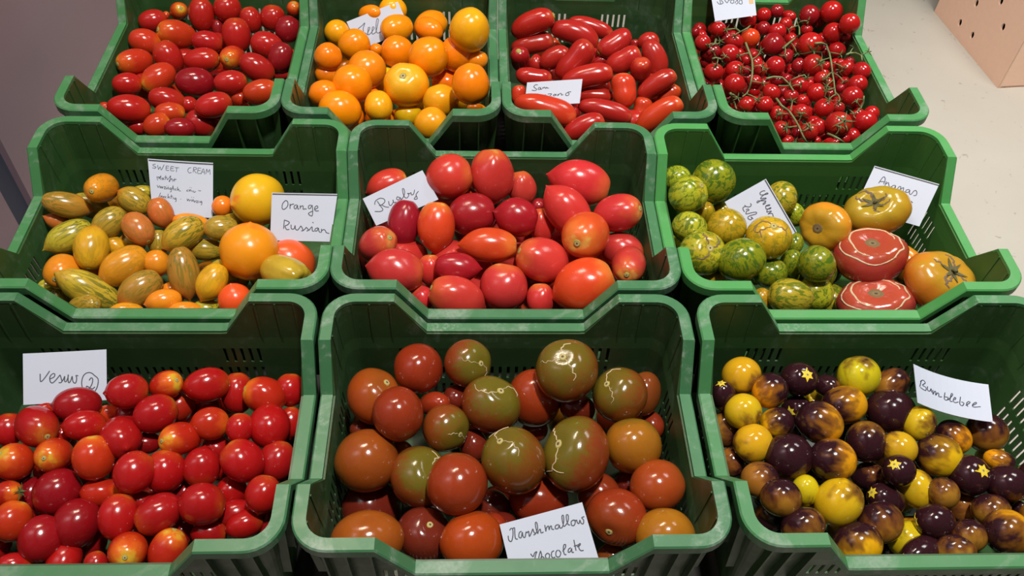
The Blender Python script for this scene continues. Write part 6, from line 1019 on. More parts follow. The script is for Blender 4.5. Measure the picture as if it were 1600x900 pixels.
CARDS = [["vesuv",[-0.478,0.2304,0.6561],[0.9374,0.2519,-0.2406],[-0.0931,0.8467,0.5238],[[-40.2,27.5],[40.5,27.5],[39.8,-28.0],[-40.1,-26.9]],
[[[-24.3,5.1],[-24.1,-2.9],[-22.1,-2.3],[-18.3,2.8],[-15.3,7.6]],[[-15.3,-1.2],[-11.2,0.8],[-10.5,3.8],[-12.5,4.3],[-15.1,1.1],[-15.0,-3.5],[-13.0,-5.6],[-9.9,-3.1],[-6.5,1.2],[-5.4,2.3],[-4.4,-1.2],[-3.8,-4.3],[-4.8,-5.8],[-6.9,-5.5]],[[-3.8,-4.7],[-2.1,-2.1],[-1.0,0.9],[-1.1,-4.5],[0.6,-4.6],[2.4,0.6],[2.3,2.0],[2.3,-4.8],[3.3,-6.4],[5.1,-3.4],[6.2,0.4],[6.8,-5.1],[8.8,-7.4],[10.2,-5.3],[10.5,-1.5],[10.0,0.9],[12.2,0.3]],[[16.0,-13.4],[15.3,-7.2],[16.9,-0.4],[20.4,2.9],[24.6,2.8],[28.1,-0.4],[31.5,-4.5],[31.0,-11.4],[28.8,-16.7],[26.7,-19.2],[22.1,-20.8],[18.0,-18.2],[16.0,-13.4]],[[22.7,-5.4],[24.5,-2.8],[26.2,-4.1],[25.4,-9.5],[22.6,-13.9],[20.1,-13.7],[20.2,-11.4],[22.9,-13.2],[25.7,-14.8],[28.2,-12.8]]],False],["sanmarzano",[0.0799,0.7396,0.6632],[0.9506,-0.2035,0.2344],[0.1027,0.9187,0.3813],[[-41.8,20.7],[43.0,20.7],[41.4,-20.3],[-42.6,-21.1]],
[[[-24.7,14.8],[-27.9,15.8],[-30.7,12.6],[-28.2,9.8],[-25.7,7.5],[-28.2,5.5],[-33.3,6.7]],[[-20.5,10.6],[-23.2,9.9],[-23.3,7.3],[-21.0,7.2],[-19.7,10.1],[-19.5,7.1],[-17.6,7.8]],[[-16.7,10.3],[-16.5,8.0]],[[-16.5,8.0],[-15.5,9.8],[-13.6,10.5],[-12.8,8.3],[-11.2,9.1],[-10.6,10.3],[-9.6,8.6],[-7.0,8.5]],[[-29.8,-7.2],[-29.6,-0.4],[-26.1,-5.7],[-23.5,0.1],[-22.2,-6.4]],[[-17.1,-2.9],[-19.3,-4.1],[-18.7,-6.6],[-16.8,-6.3],[-15.9,-3.4],[-15.3,-6.4]],[[-13.0,-7.0],[-12.9,-3.2],[-10.3,-2.9]],[[-8.1,-1.8],[-2.0,-1.8],[-5.4,-6.2],[-1.6,-6.1]],[[3.4,-2.6],[1.2,-3.3],[1.0,-5.4],[3.2,-5.1],[4.5,-2.6],[5.1,-5.6]],[[7.9,-2.4],[7.4,-5.8],[9.5,-3.0],[12.4,-1.9],[13.4,-5.3],[15.5,-3.4]],[[21.4,-1.2],[19.3,-3.6],[20.3,-6.2],[23.3,-6.0],[24.6,-3.1],[22.1,-0.8],[27.4,-0.1]]],False],["marshmallow",[0.0345,0.0386,0.6519],[0.9684,0.1941,0.1569],[-0.2352,0.9198,0.3142],[[-41.8,27.5],[41.6,27.5],[42.2,-28.1],[-42.0,-26.9]],
[[[-36.3,15.2],[-36.7,11.0],[-34.5,9.3],[-31.6,14.7],[-30.6,20.2],[-32.2,21.0],[-33.7,19.6]],[[-30.6,20.2],[-28.5,20.8],[-29.7,14.9],[-30.0,10.7],[-28.0,9.8]],[[-22.7,16.0],[-25.1,15.2],[-26.5,11.5],[-24.5,10.3],[-22.2,15.1],[-22.5,10.9],[-20.9,9.7],[-18.6,14.2],[-17.8,13.2],[-16.0,14.2],[-16.6,9.3],[-13.4,12.8],[-11.6,15.3],[-11.3,12.3],[-10.3,10.2],[-12.4,9.7]],[[-10.3,10.2],[-7.1,14.1],[-6.3,19.7],[-7.6,20.4],[-8.4,15.9],[-8.1,10.0],[-6.9,11.8],[-4.6,13.4],[-4.8,9.9],[-2.2,9.9]],[[0.6,16.0],[0.3,12.1],[0.1,10.0],[1.7,13.2],[3.8,14.1],[3.6,10.5],[5.1,13.1],[6.6,13.4],[6.3,10.6],[8.3,9.7]],[[13.7,13.0],[10.6,12.7],[9.8,10.0],[12.4,9.7],[14.3,12.5],[14.2,9.6],[16.5,9.7],[19.3,14.4],[20.5,20.0],[18.9,19.6],[18.1,14.0],[18.5,9.9],[23.2,13.4],[25.1,18.8],[23.4,19.6],[22.3,14.4],[22.8,10.6],[24.4,9.8]],[[28.9,13.4],[26.4,12.6],[25.8,9.1],[28.2,8.5],[30.2,11.6],[28.9,13.4],[31.5,12.0]],[[31.8,13.0],[31.9,9.7],[33.2,9.0],[34.8,11.8],[35.1,8.8],[37.0,7.6],[38.3,10.9],[37.1,13.4],[39.9,13.8]],[[-19.6,-6.4],[-17.9,-9.6],[-15.6,-6.7],[-13.3,-6.2],[-14.9,-8.3],[-16.7,-12.1],[-15.3,-13.9],[-12.9,-13.1]],[[-9.5,-6.1],[-11.5,-9.2],[-13.7,-13.6]],[[-9.7,-6.8],[-9.6,-10.4],[-11.5,-13.4],[-9.6,-11.8],[-8.4,-12.8],[-7.4,-14.9]],[[-3.5,-9.9],[-6.1,-11.3],[-6.1,-14.1],[-3.7,-14.8],[-2.2,-12.0],[-3.5,-9.9]],[[3.0,-9.4],[0.5,-10.2],[-0.7,-13.4],[0.2,-15.4],[2.5,-15.3]],[[6.6,-9.6],[4.4,-11.2],[3.7,-14.9],[6.4,-16.0],[8.7,-13.0],[7.3,-9.8]],[[10.8,-12.1],[14.1,-9.5],[15.2,-6.9],[13.4,-6.8],[11.8,-11.0],[11.8,-15.2],[13.5,-15.7]],[[19.3,-10.8],[16.9,-11.6],[15.8,-14.2],[18.1,-14.0],[19.9,-11.7],[19.3,-15.1],[21.0,-15.5]],[[24.1,-4.5],[23.7,-9.8],[23.4,-14.7]],[[22.5,-10.2],[27.4,-10.1]],[[25.1,-11.6],[28.2,-11.0],[29.1,-9.4],[27.4,-10.1],[26.8,-13.5],[28.0,-15.9],[30.5,-16.2]]],False],["ananas",[0.5301,0.5192,0.6642],[0.7706,-0.6147,0.1685],[0.4332,0.699,0.569],[[-42.4,31.9],[43.0,31.9],[42.3,-30.7],[-42.9,-33.0]],
[[[-27.9,9.7],[-26.7,17.2],[-25.0,20.7],[-22.1,17.5],[-21.4,10.6]],[[-27.6,12.7],[-21.7,14.1]],[[-19.6,15.4],[-19.1,9.0]],[[-19.1,11.4],[-16.7,14.5],[-14.9,11.6],[-12.9,9.3],[-10.8,10.5]],[[-6.9,13.6],[-9.9,12.0],[-9.8,7.9],[-6.8,8.3],[-6.2,13.3],[-5.4,8.8],[-3.0,7.9],[-1.9,12.9],[0.4,13.7],[1.2,9.2],[1.9,11.2],[4.0,13.7],[5.4,8.9],[8.1,8.6]],[[11.9,13.4],[8.5,11.7],[9.2,8.4],[12.2,10.0],[12.5,13.0],[13.9,8.2],[16.2,7.8],[17.7,13.0],[19.5,14.8],[22.1,12.1],[22.2,8.1],[19.5,7.2]],[[19.7,-0.9],[22.5,-2.9]],[[19.7,-8.5],[20.3,-6.9]],[[15.4,-4.2],[16.6,-3.5]]],True],["greenzebra",[0.3275,0.4604,0.6806],[0.4489,-0.7773,-0.4407],[0.8488,0.2169,0.4821],[[-39.5,29.1],[38.6,29.1],[39.9,-28.8],[-38.9,-29.4]],
[[[-26.3,20.9],[-27.6,18.6],[-27.4,14.5],[-24.7,13.6],[-22.8,17.0],[-21.3,22.1],[-23.0,21.1],[-22.4,15.8],[-21.3,12.2],[-20.1,11.5],[-18.3,16.5],[-17.0,16.8],[-18.1,10.4],[-17.5,5.1],[-19.5,6.2],[-18.1,9.4],[-16.4,12.5],[-14.2,15.3],[-13.2,10.7],[-11.9,11.0],[-12.6,14.4]],[[-8.6,12.2],[-7.3,16.4],[-8.1,16.9],[-9.0,12.4],[-6.2,10.9],[-5.0,11.2],[-3.0,15.6],[-4.2,16.2],[-3.8,11.5],[-1.6,9.8],[-1.2,9.6],[-0.5,13.7],[0.6,14.6],[1.4,9.6],[1.9,11.4],[3.6,14.4],[6.5,13.8],[8.1,13.9]],[[-21.4,-2.7],[-18.8,-2.7],[-17.9,-5.7],[-20.5,-9.3],[-22.9,-9.9]],[[-20.9,-9.1],[-21.0,-13.0],[-18.6,-14.3],[-15.3,-14.1]],[[-16.8,-11.3],[-16.3,-8.5],[-14.3,-8.6],[-14.8,-11.4],[-12.8,-13.5],[-11.6,-13.1],[-9.7,-6.2],[-7.7,-1.8],[-5.9,-3.2],[-7.3,-9.4],[-7.5,-13.4],[-4.9,-14.3],[-2.5,-12.1],[-3.7,-10.4],[-5.7,-10.3],[-2.0,-9.3]]],True],["rugby",[-0.1325,0.4945,0.6756],[0.8945,0.367,0.2555],[-0.4471,0.7414,0.5004],[[-42.8,20.7],[41.9,20.7],[43.5,-22.8],[-42.6,-18.6]],
[[[-32.4,6.8],[-29.6,10.6],[-23.1,11.5],[-18.7,8.3],[-19.4,4.5],[-24.3,2.8],[-28.0,3.6]],[[-27.6,9.6],[-26.3,0.7],[-25.9,-3.6],[-29.7,-4.3],[-36.2,-1.1]],[[-24.5,2.4],[-21.5,-1.7],[-17.6,-4.1]],[[-14.6,3.2],[-15.8,-1.4],[-14.1,-3.2],[-9.7,-0.3],[-8.9,2.5],[-9.3,-1.5],[-6.4,-1.9]],[[0.1,1.2],[-2.4,3.4],[-4.2,0.7],[-2.0,-0.9],[0.9,0.8],[-0.7,-4.7],[-4.8,-6.8],[-5.2,-3.5],[2.9,-1.3],[8.2,3.4],[9.8,8.8],[8.2,9.6],[6.2,3.4],[6.2,-1.8],[9.0,-3.2],[12.3,-0.7],[11.5,1.8],[13.7,0.2]],[[13.7,0.2],[15.9,0.6],[15.1,-2.1],[18.0,-2.5],[21.7,2.0]],[[25.3,-1.9],[20.4,-4.7],[20.0,-9.7],[17.0,-9.7],[16.2,-8.3],[20.8,-5.9]]],False],["orangerussian",[-0.2522,0.4619,0.673],[0.9983,0.0344,-0.0477],[-0.0004,0.8152,0.5792],[[-38.5,30.3],[42.4,30.3],[35.0,-30.7],[-39.0,-29.9]],
[[[-21.3,20.8],[-24.9,16.4],[-25.2,10.4],[-22.3,9.6],[-18.6,14.0],[-18.8,19.1],[-21.3,20.8]],[[-15.8,16.6],[-15.7,10.2]],[[-15.6,14.0],[-13.7,15.8],[-10.8,16.3]],[[-7.5,15.5],[-10.4,14.1],[-10.3,10.7],[-8.2,10.7],[-6.6,15.0],[-6.1,10.3],[-4.5,10.4]],[[-3.3,14.7],[-3.2,10.4]],[[-3.1,12.5],[-0.8,14.3],[0.4,13.5],[0.5,10.0],[2.6,10.5],[4.7,10.1]],[[10.0,15.4],[7.1,14.4],[7.2,11.0],[9.6,11.5],[11.2,15.4],[12.2,9.4],[11.9,2.5],[10.3,1.6],[7.7,3.3],[7.3,5.0],[11.8,7.7]],[[14.2,9.8],[18.4,12.1],[17.5,14.6],[15.0,12.9],[14.7,9.4],[16.8,7.9],[19.7,8.5]],[[-22.3,-4.1],[-22.9,-15.2]],[[-22.3,-4.1],[-17.8,-5.7],[-16.1,-7.4],[-18.5,-10.4],[-21.3,-11.8],[-19.2,-16.0],[-15.9,-15.9]],[[-13.9,-9.9],[-13.4,-15.0],[-10.1,-15.0],[-9.0,-10.7],[-8.5,-15.0],[-5.9,-16.6],[-3.1,-13.2],[-1.9,-11.4],[-0.2,-14.0],[0.7,-17.0],[-1.4,-17.6]],[[0.7,-17.4],[3.5,-14.8],[4.8,-13.0],[6.4,-14.7],[7.7,-16.4],[5.3,-17.7]],[[8.2,-16.8],[11.8,-12.1],[12.3,-17.2],[14.8,-17.6]],[[12.3,-6.2],[13.4,-7.4]],[[19.3,-13.2],[16.0,-14.6],[15.6,-17.2],[18.1,-17.1],[19.7,-13.7],[20.6,-17.9],[22.7,-19.2]],[[23.5,-14.5],[23.6,-19.2]],[[23.9,-17.0],[26.4,-15.3],[28.5,-17.0],[29.4,-19.1],[33.2,-20.3]]],True],["sweetcream",[-0.4127,0.5145,0.6719],[0.8537,0.3549,-0.3812],[-0.1315,0.8551,0.5016],[[-39.4,37.0],[41.6,37.0],[35.8,-39.1],[-37.9,-34.8]],
[[[-30.3,30.3],[-33.3,29.5],[-33.4,27.9],[-30.1,26.5],[-31.7,24.7],[-34.6,25.1]],[[-27.9,29.3],[-27.3,23.4],[-25.1,27.3],[-23.9,23.0],[-20.0,30.4]],[[-17.6,29.0],[-18.1,23.4],[-14.5,23.1]],[[-17.6,29.0],[-14.1,28.6]],[[-17.7,26.2],[-14.8,26.1]],[[-11.6,28.8],[-12.5,23.2],[-8.0,23.0]],[[-11.6,28.8],[-8.1,28.5]],[[-12.0,26.0],[-8.8,26.0]],[[-7.2,27.4],[-1.8,27.6]],[[-4.7,27.4],[-5.6,21.5]],[[13.2,28.8],[10.1,27.5],[8.8,24.1],[10.2,21.4],[13.3,22.1]],[[16.3,29.0],[15.3,22.2]],[[16.3,29.0],[19.4,29.2],[19.8,27.0],[16.6,25.7],[19.4,21.4]],[[22.0,28.8],[20.9,21.5],[25.1,21.5]],[[22.0,28.8],[25.6,28.5]],[[21.5,25.4],[24.8,25.3]],[[25.0,20.6],[28.7,28.2],[29.7,20.3]],[[26.3,23.5],[29.4,23.4]],[[31.3,21.0],[32.8,27.9],[34.1,23.4],[36.5,27.5],[36.5,20.2]],[[-29.9,13.9],[-29.2,8.5]],[[-29.4,12.8],[-26.9,13.5],[-28.1,11.3]],[[-27.1,10.8],[-24.9,15.3],[-25.7,9.8]],[[-22.5,12.7],[-24.1,11.0],[-22.7,10.0],[-22.1,12.2],[-21.2,10.1]],[[-18.9,16.2],[-19.9,10.1]],[[-21.0,13.4],[-17.5,13.8]],[[-18.0,13.5],[-17.3,10.3],[-15.6,12.6]],[[-15.1,12.6],[-12.9,16.0],[-14.4,8.8],[-15.4,8.2],[-13.7,11.6]],[[-13.2,11.1],[-11.7,12.3],[-12.3,10.0]],[[-10.7,11.8],[-10.3,9.4],[-11.4,8.7]],[[-8.1,13.0],[-8.9,8.6]],[[-9.8,10.7],[-5.9,11.8]],[[-30.1,2.5],[-29.3,-0.7],[-27.1,2.1]],[[-26.2,1.1],[-27.1,-1.0],[-25.3,-0.5],[-25.7,1.1]],[[-24.2,1.2],[-24.6,-1.6],[-22.8,0.7]],[[-22.3,0.7],[-20.3,0.8],[-22.0,-2.0],[-20.0,-1.9]],[[-19.4,0.3],[-19.0,-2.4],[-16.9,0.5],[-16.8,-2.6]],[[-18.7,2.3],[-18.5,1.8]],[[-16.8,2.1],[-16.5,1.6]],[[-13.9,0.1],[-15.5,-1.7],[-14.1,-2.7],[-13.2,-0.2],[-13.5,-4.8],[-15.3,-6.0]],[[-12.0,-1.5],[-10.8,3.0],[-11.4,-3.1]],[[-10.0,-0.3],[-9.7,-3.5]],[[-7.3,-0.7],[-8.6,-2.4],[-7.2,-3.4]],[[-5.3,1.6],[-5.9,-3.3],[-4.3,-1.1],[-3.7,-3.8],[-1.7,-3.7]],[[7.1,-1.6],[5.4,-3.3],[7.4,-4.0]],[[8.6,-0.9],[8.7,-3.7],[10.6,-1.4],[11.0,-4.1]],[[9.6,1.9],[10.0,1.3]],[[11.2,1.3],[11.8,0.7]],[[12.1,-2.4],[13.0,-4.6]],[[14.2,-2.3],[14.5,-5.1],[16.9,-3.3]],[[19.8,-2.3],[23.4,-2.5]],[[-26.7,-7.4],[-28.5,-12.1],[-29.6,-13.8]],[[-26.5,-10.9],[-26.8,-13.6],[-25.0,-11.4]],[[-24.5,-11.4],[-24.2,-14.0],[-22.6,-11.8],[-22.2,-14.2]],[[-20.1,-11.7],[-21.4,-13.4],[-20.1,-14.4]],[[-17.4,-8.3],[-18.3,-14.3],[-16.7,-12.1],[-15.9,-14.7]],[[-13.5,-9.2],[-14.4,-14.7]],[[-15.2,-11.7],[-12.2,-11.3]],[[-12.0,-12.4],[-11.9,-15.1]],[[-8.8,-13.3],[-10.6,-14.5],[-8.9,-15.5],[-8.3,-13.3],[-8.4,-17.7],[-9.8,-18.3]],[[-2.9,-14.5],[-2.3,-15.1]],[[5.2,-13.8],[5.7,-16.8],[7.2,-14.2],[8.1,-17.0],[9.7,-14.7]],[[10.8,-14.6],[11.1,-17.4],[12.8,-14.5],[13.1,-17.6]],[[10.8,-11.3],[11.2,-11.9]],[[13.3,-11.5],[13.8,-12.1]],[[14.3,-15.6],[14.1,-18.4],[16.0,-16.1]],[[16.3,-16.4],[18.3,-16.3],[16.6,-18.8],[18.6,-18.7]],[[19.7,-15.9],[19.5,-18.7]],[[22.9,-16.3],[21.0,-17.7],[22.6,-18.5],[23.4,-16.5],[23.1,-20.7],[21.7,-21.7]]],True],["bumblebee",[0.4799,0.1919,0.6746],[0.9649,-0.2152,-0.1504],[0.2276,0.9712,0.0704],[[-43.0,24.2],[43.0,24.2],[41.9,-23.5],[-42.0,-24.8]],
[[[-34.4,6.4],[-37.3,-2.7]],[[-36.0,4.3],[-32.1,8.0],[-29.4,5.5],[-33.4,0.9],[-29.1,-0.2],[-30.2,-4.6],[-36.7,-3.3]],[[-26.8,2.2],[-27.2,-2.9],[-24.3,-2.8],[-22.5,1.0],[-22.2,-3.8]],[[-20.4,0.0],[-20.9,-5.8],[-18.3,-0.9],[-16.9,-1.3],[-17.6,-5.6],[-14.7,-1.5],[-13.4,-2.7],[-13.7,-6.0],[-10.0,-4.9]],[[-5.7,2.1],[-7.3,-6.5],[-4.4,-7.3],[-2.6,-3.4],[-6.3,-3.8]],[[-3.0,-6.8],[3.0,1.5],[1.7,2.8],[-0.8,-6.9],[2.1,-6.9]],[[4.5,-4.5],[6.3,-1.5],[4.9,-1.1],[2.9,-5.8],[4.9,-7.6],[8.8,-5.6]],[[11.8,1.8],[10.0,-7.7],[12.7,-9.3],[14.6,-5.5],[11.8,-4.7]],[[16.4,-8.1],[21.3,-3.4],[20.0,-2.2],[17.5,-5.4],[18.5,-9.1]],[[23.1,-6.9],[27.9,-3.0],[27.4,-1.6],[24.0,-5.0],[24.4,-8.1],[31.9,-6.2]]],False],["yellow",[-0.1934,0.9311,0.6509],[0.9082,0.3669,0.2013],[-0.4047,0.6475,0.6458],[[-45.4,24.6],[44.7,24.6],[45.5,-24.8],[-44.8,-24.4]],
[[[-33.1,7.4],[-24.5,10.0],[-18.9,12.2],[-25.4,4.4],[-27.5,-3.7],[-32.0,-0.4],[-28.4,1.1],[-21.7,-7.4]],[[-21.8,-4.4],[-14.6,1.7],[-17.2,2.7],[-21.7,-7.4],[-14.9,-5.6]],[[-14.9,-5.6],[-8.2,-0.8],[-10.2,1.4],[-15.2,-8.5],[-8.5,-8.1]],[[-8.5,-8.1],[3.2,8.1],[1.2,10.3],[-6.2,-3.1],[-6.5,-10.4],[-0.2,-9.9]]],False],["broso",[0.3931,0.9683,0.6828],[0.9903,0.0618,0.1245],[-0.1245,0.7929,0.5966],[[-35.8,27.3],[36.4,27.3],[34.3,-26.7],[-35.0,-27.8]],
[[[-22.5,10.1],[-21.8,-0.3]],[[-27.5,4.9],[-23.9,0.0],[-17.3,1.3],[-20.1,6.8],[-15.5,9.2],[-22.4,10.8]],[[-14.5,6.1],[-11.0,0.5],[-7.5,5.2],[-6.3,3.5]],[[-3.3,4.6],[-5.3,0.5],[-1.3,-1.5],[0.8,3.3],[-3.3,4.6]],[[1.5,-1.9],[6.5,3.3],[6.5,-1.8],[3.4,-3.6]],[[10.8,2.8],[8.5,-2.8],[13.3,-4.2],[13.5,1.7],[10.8,2.8]]],False]]
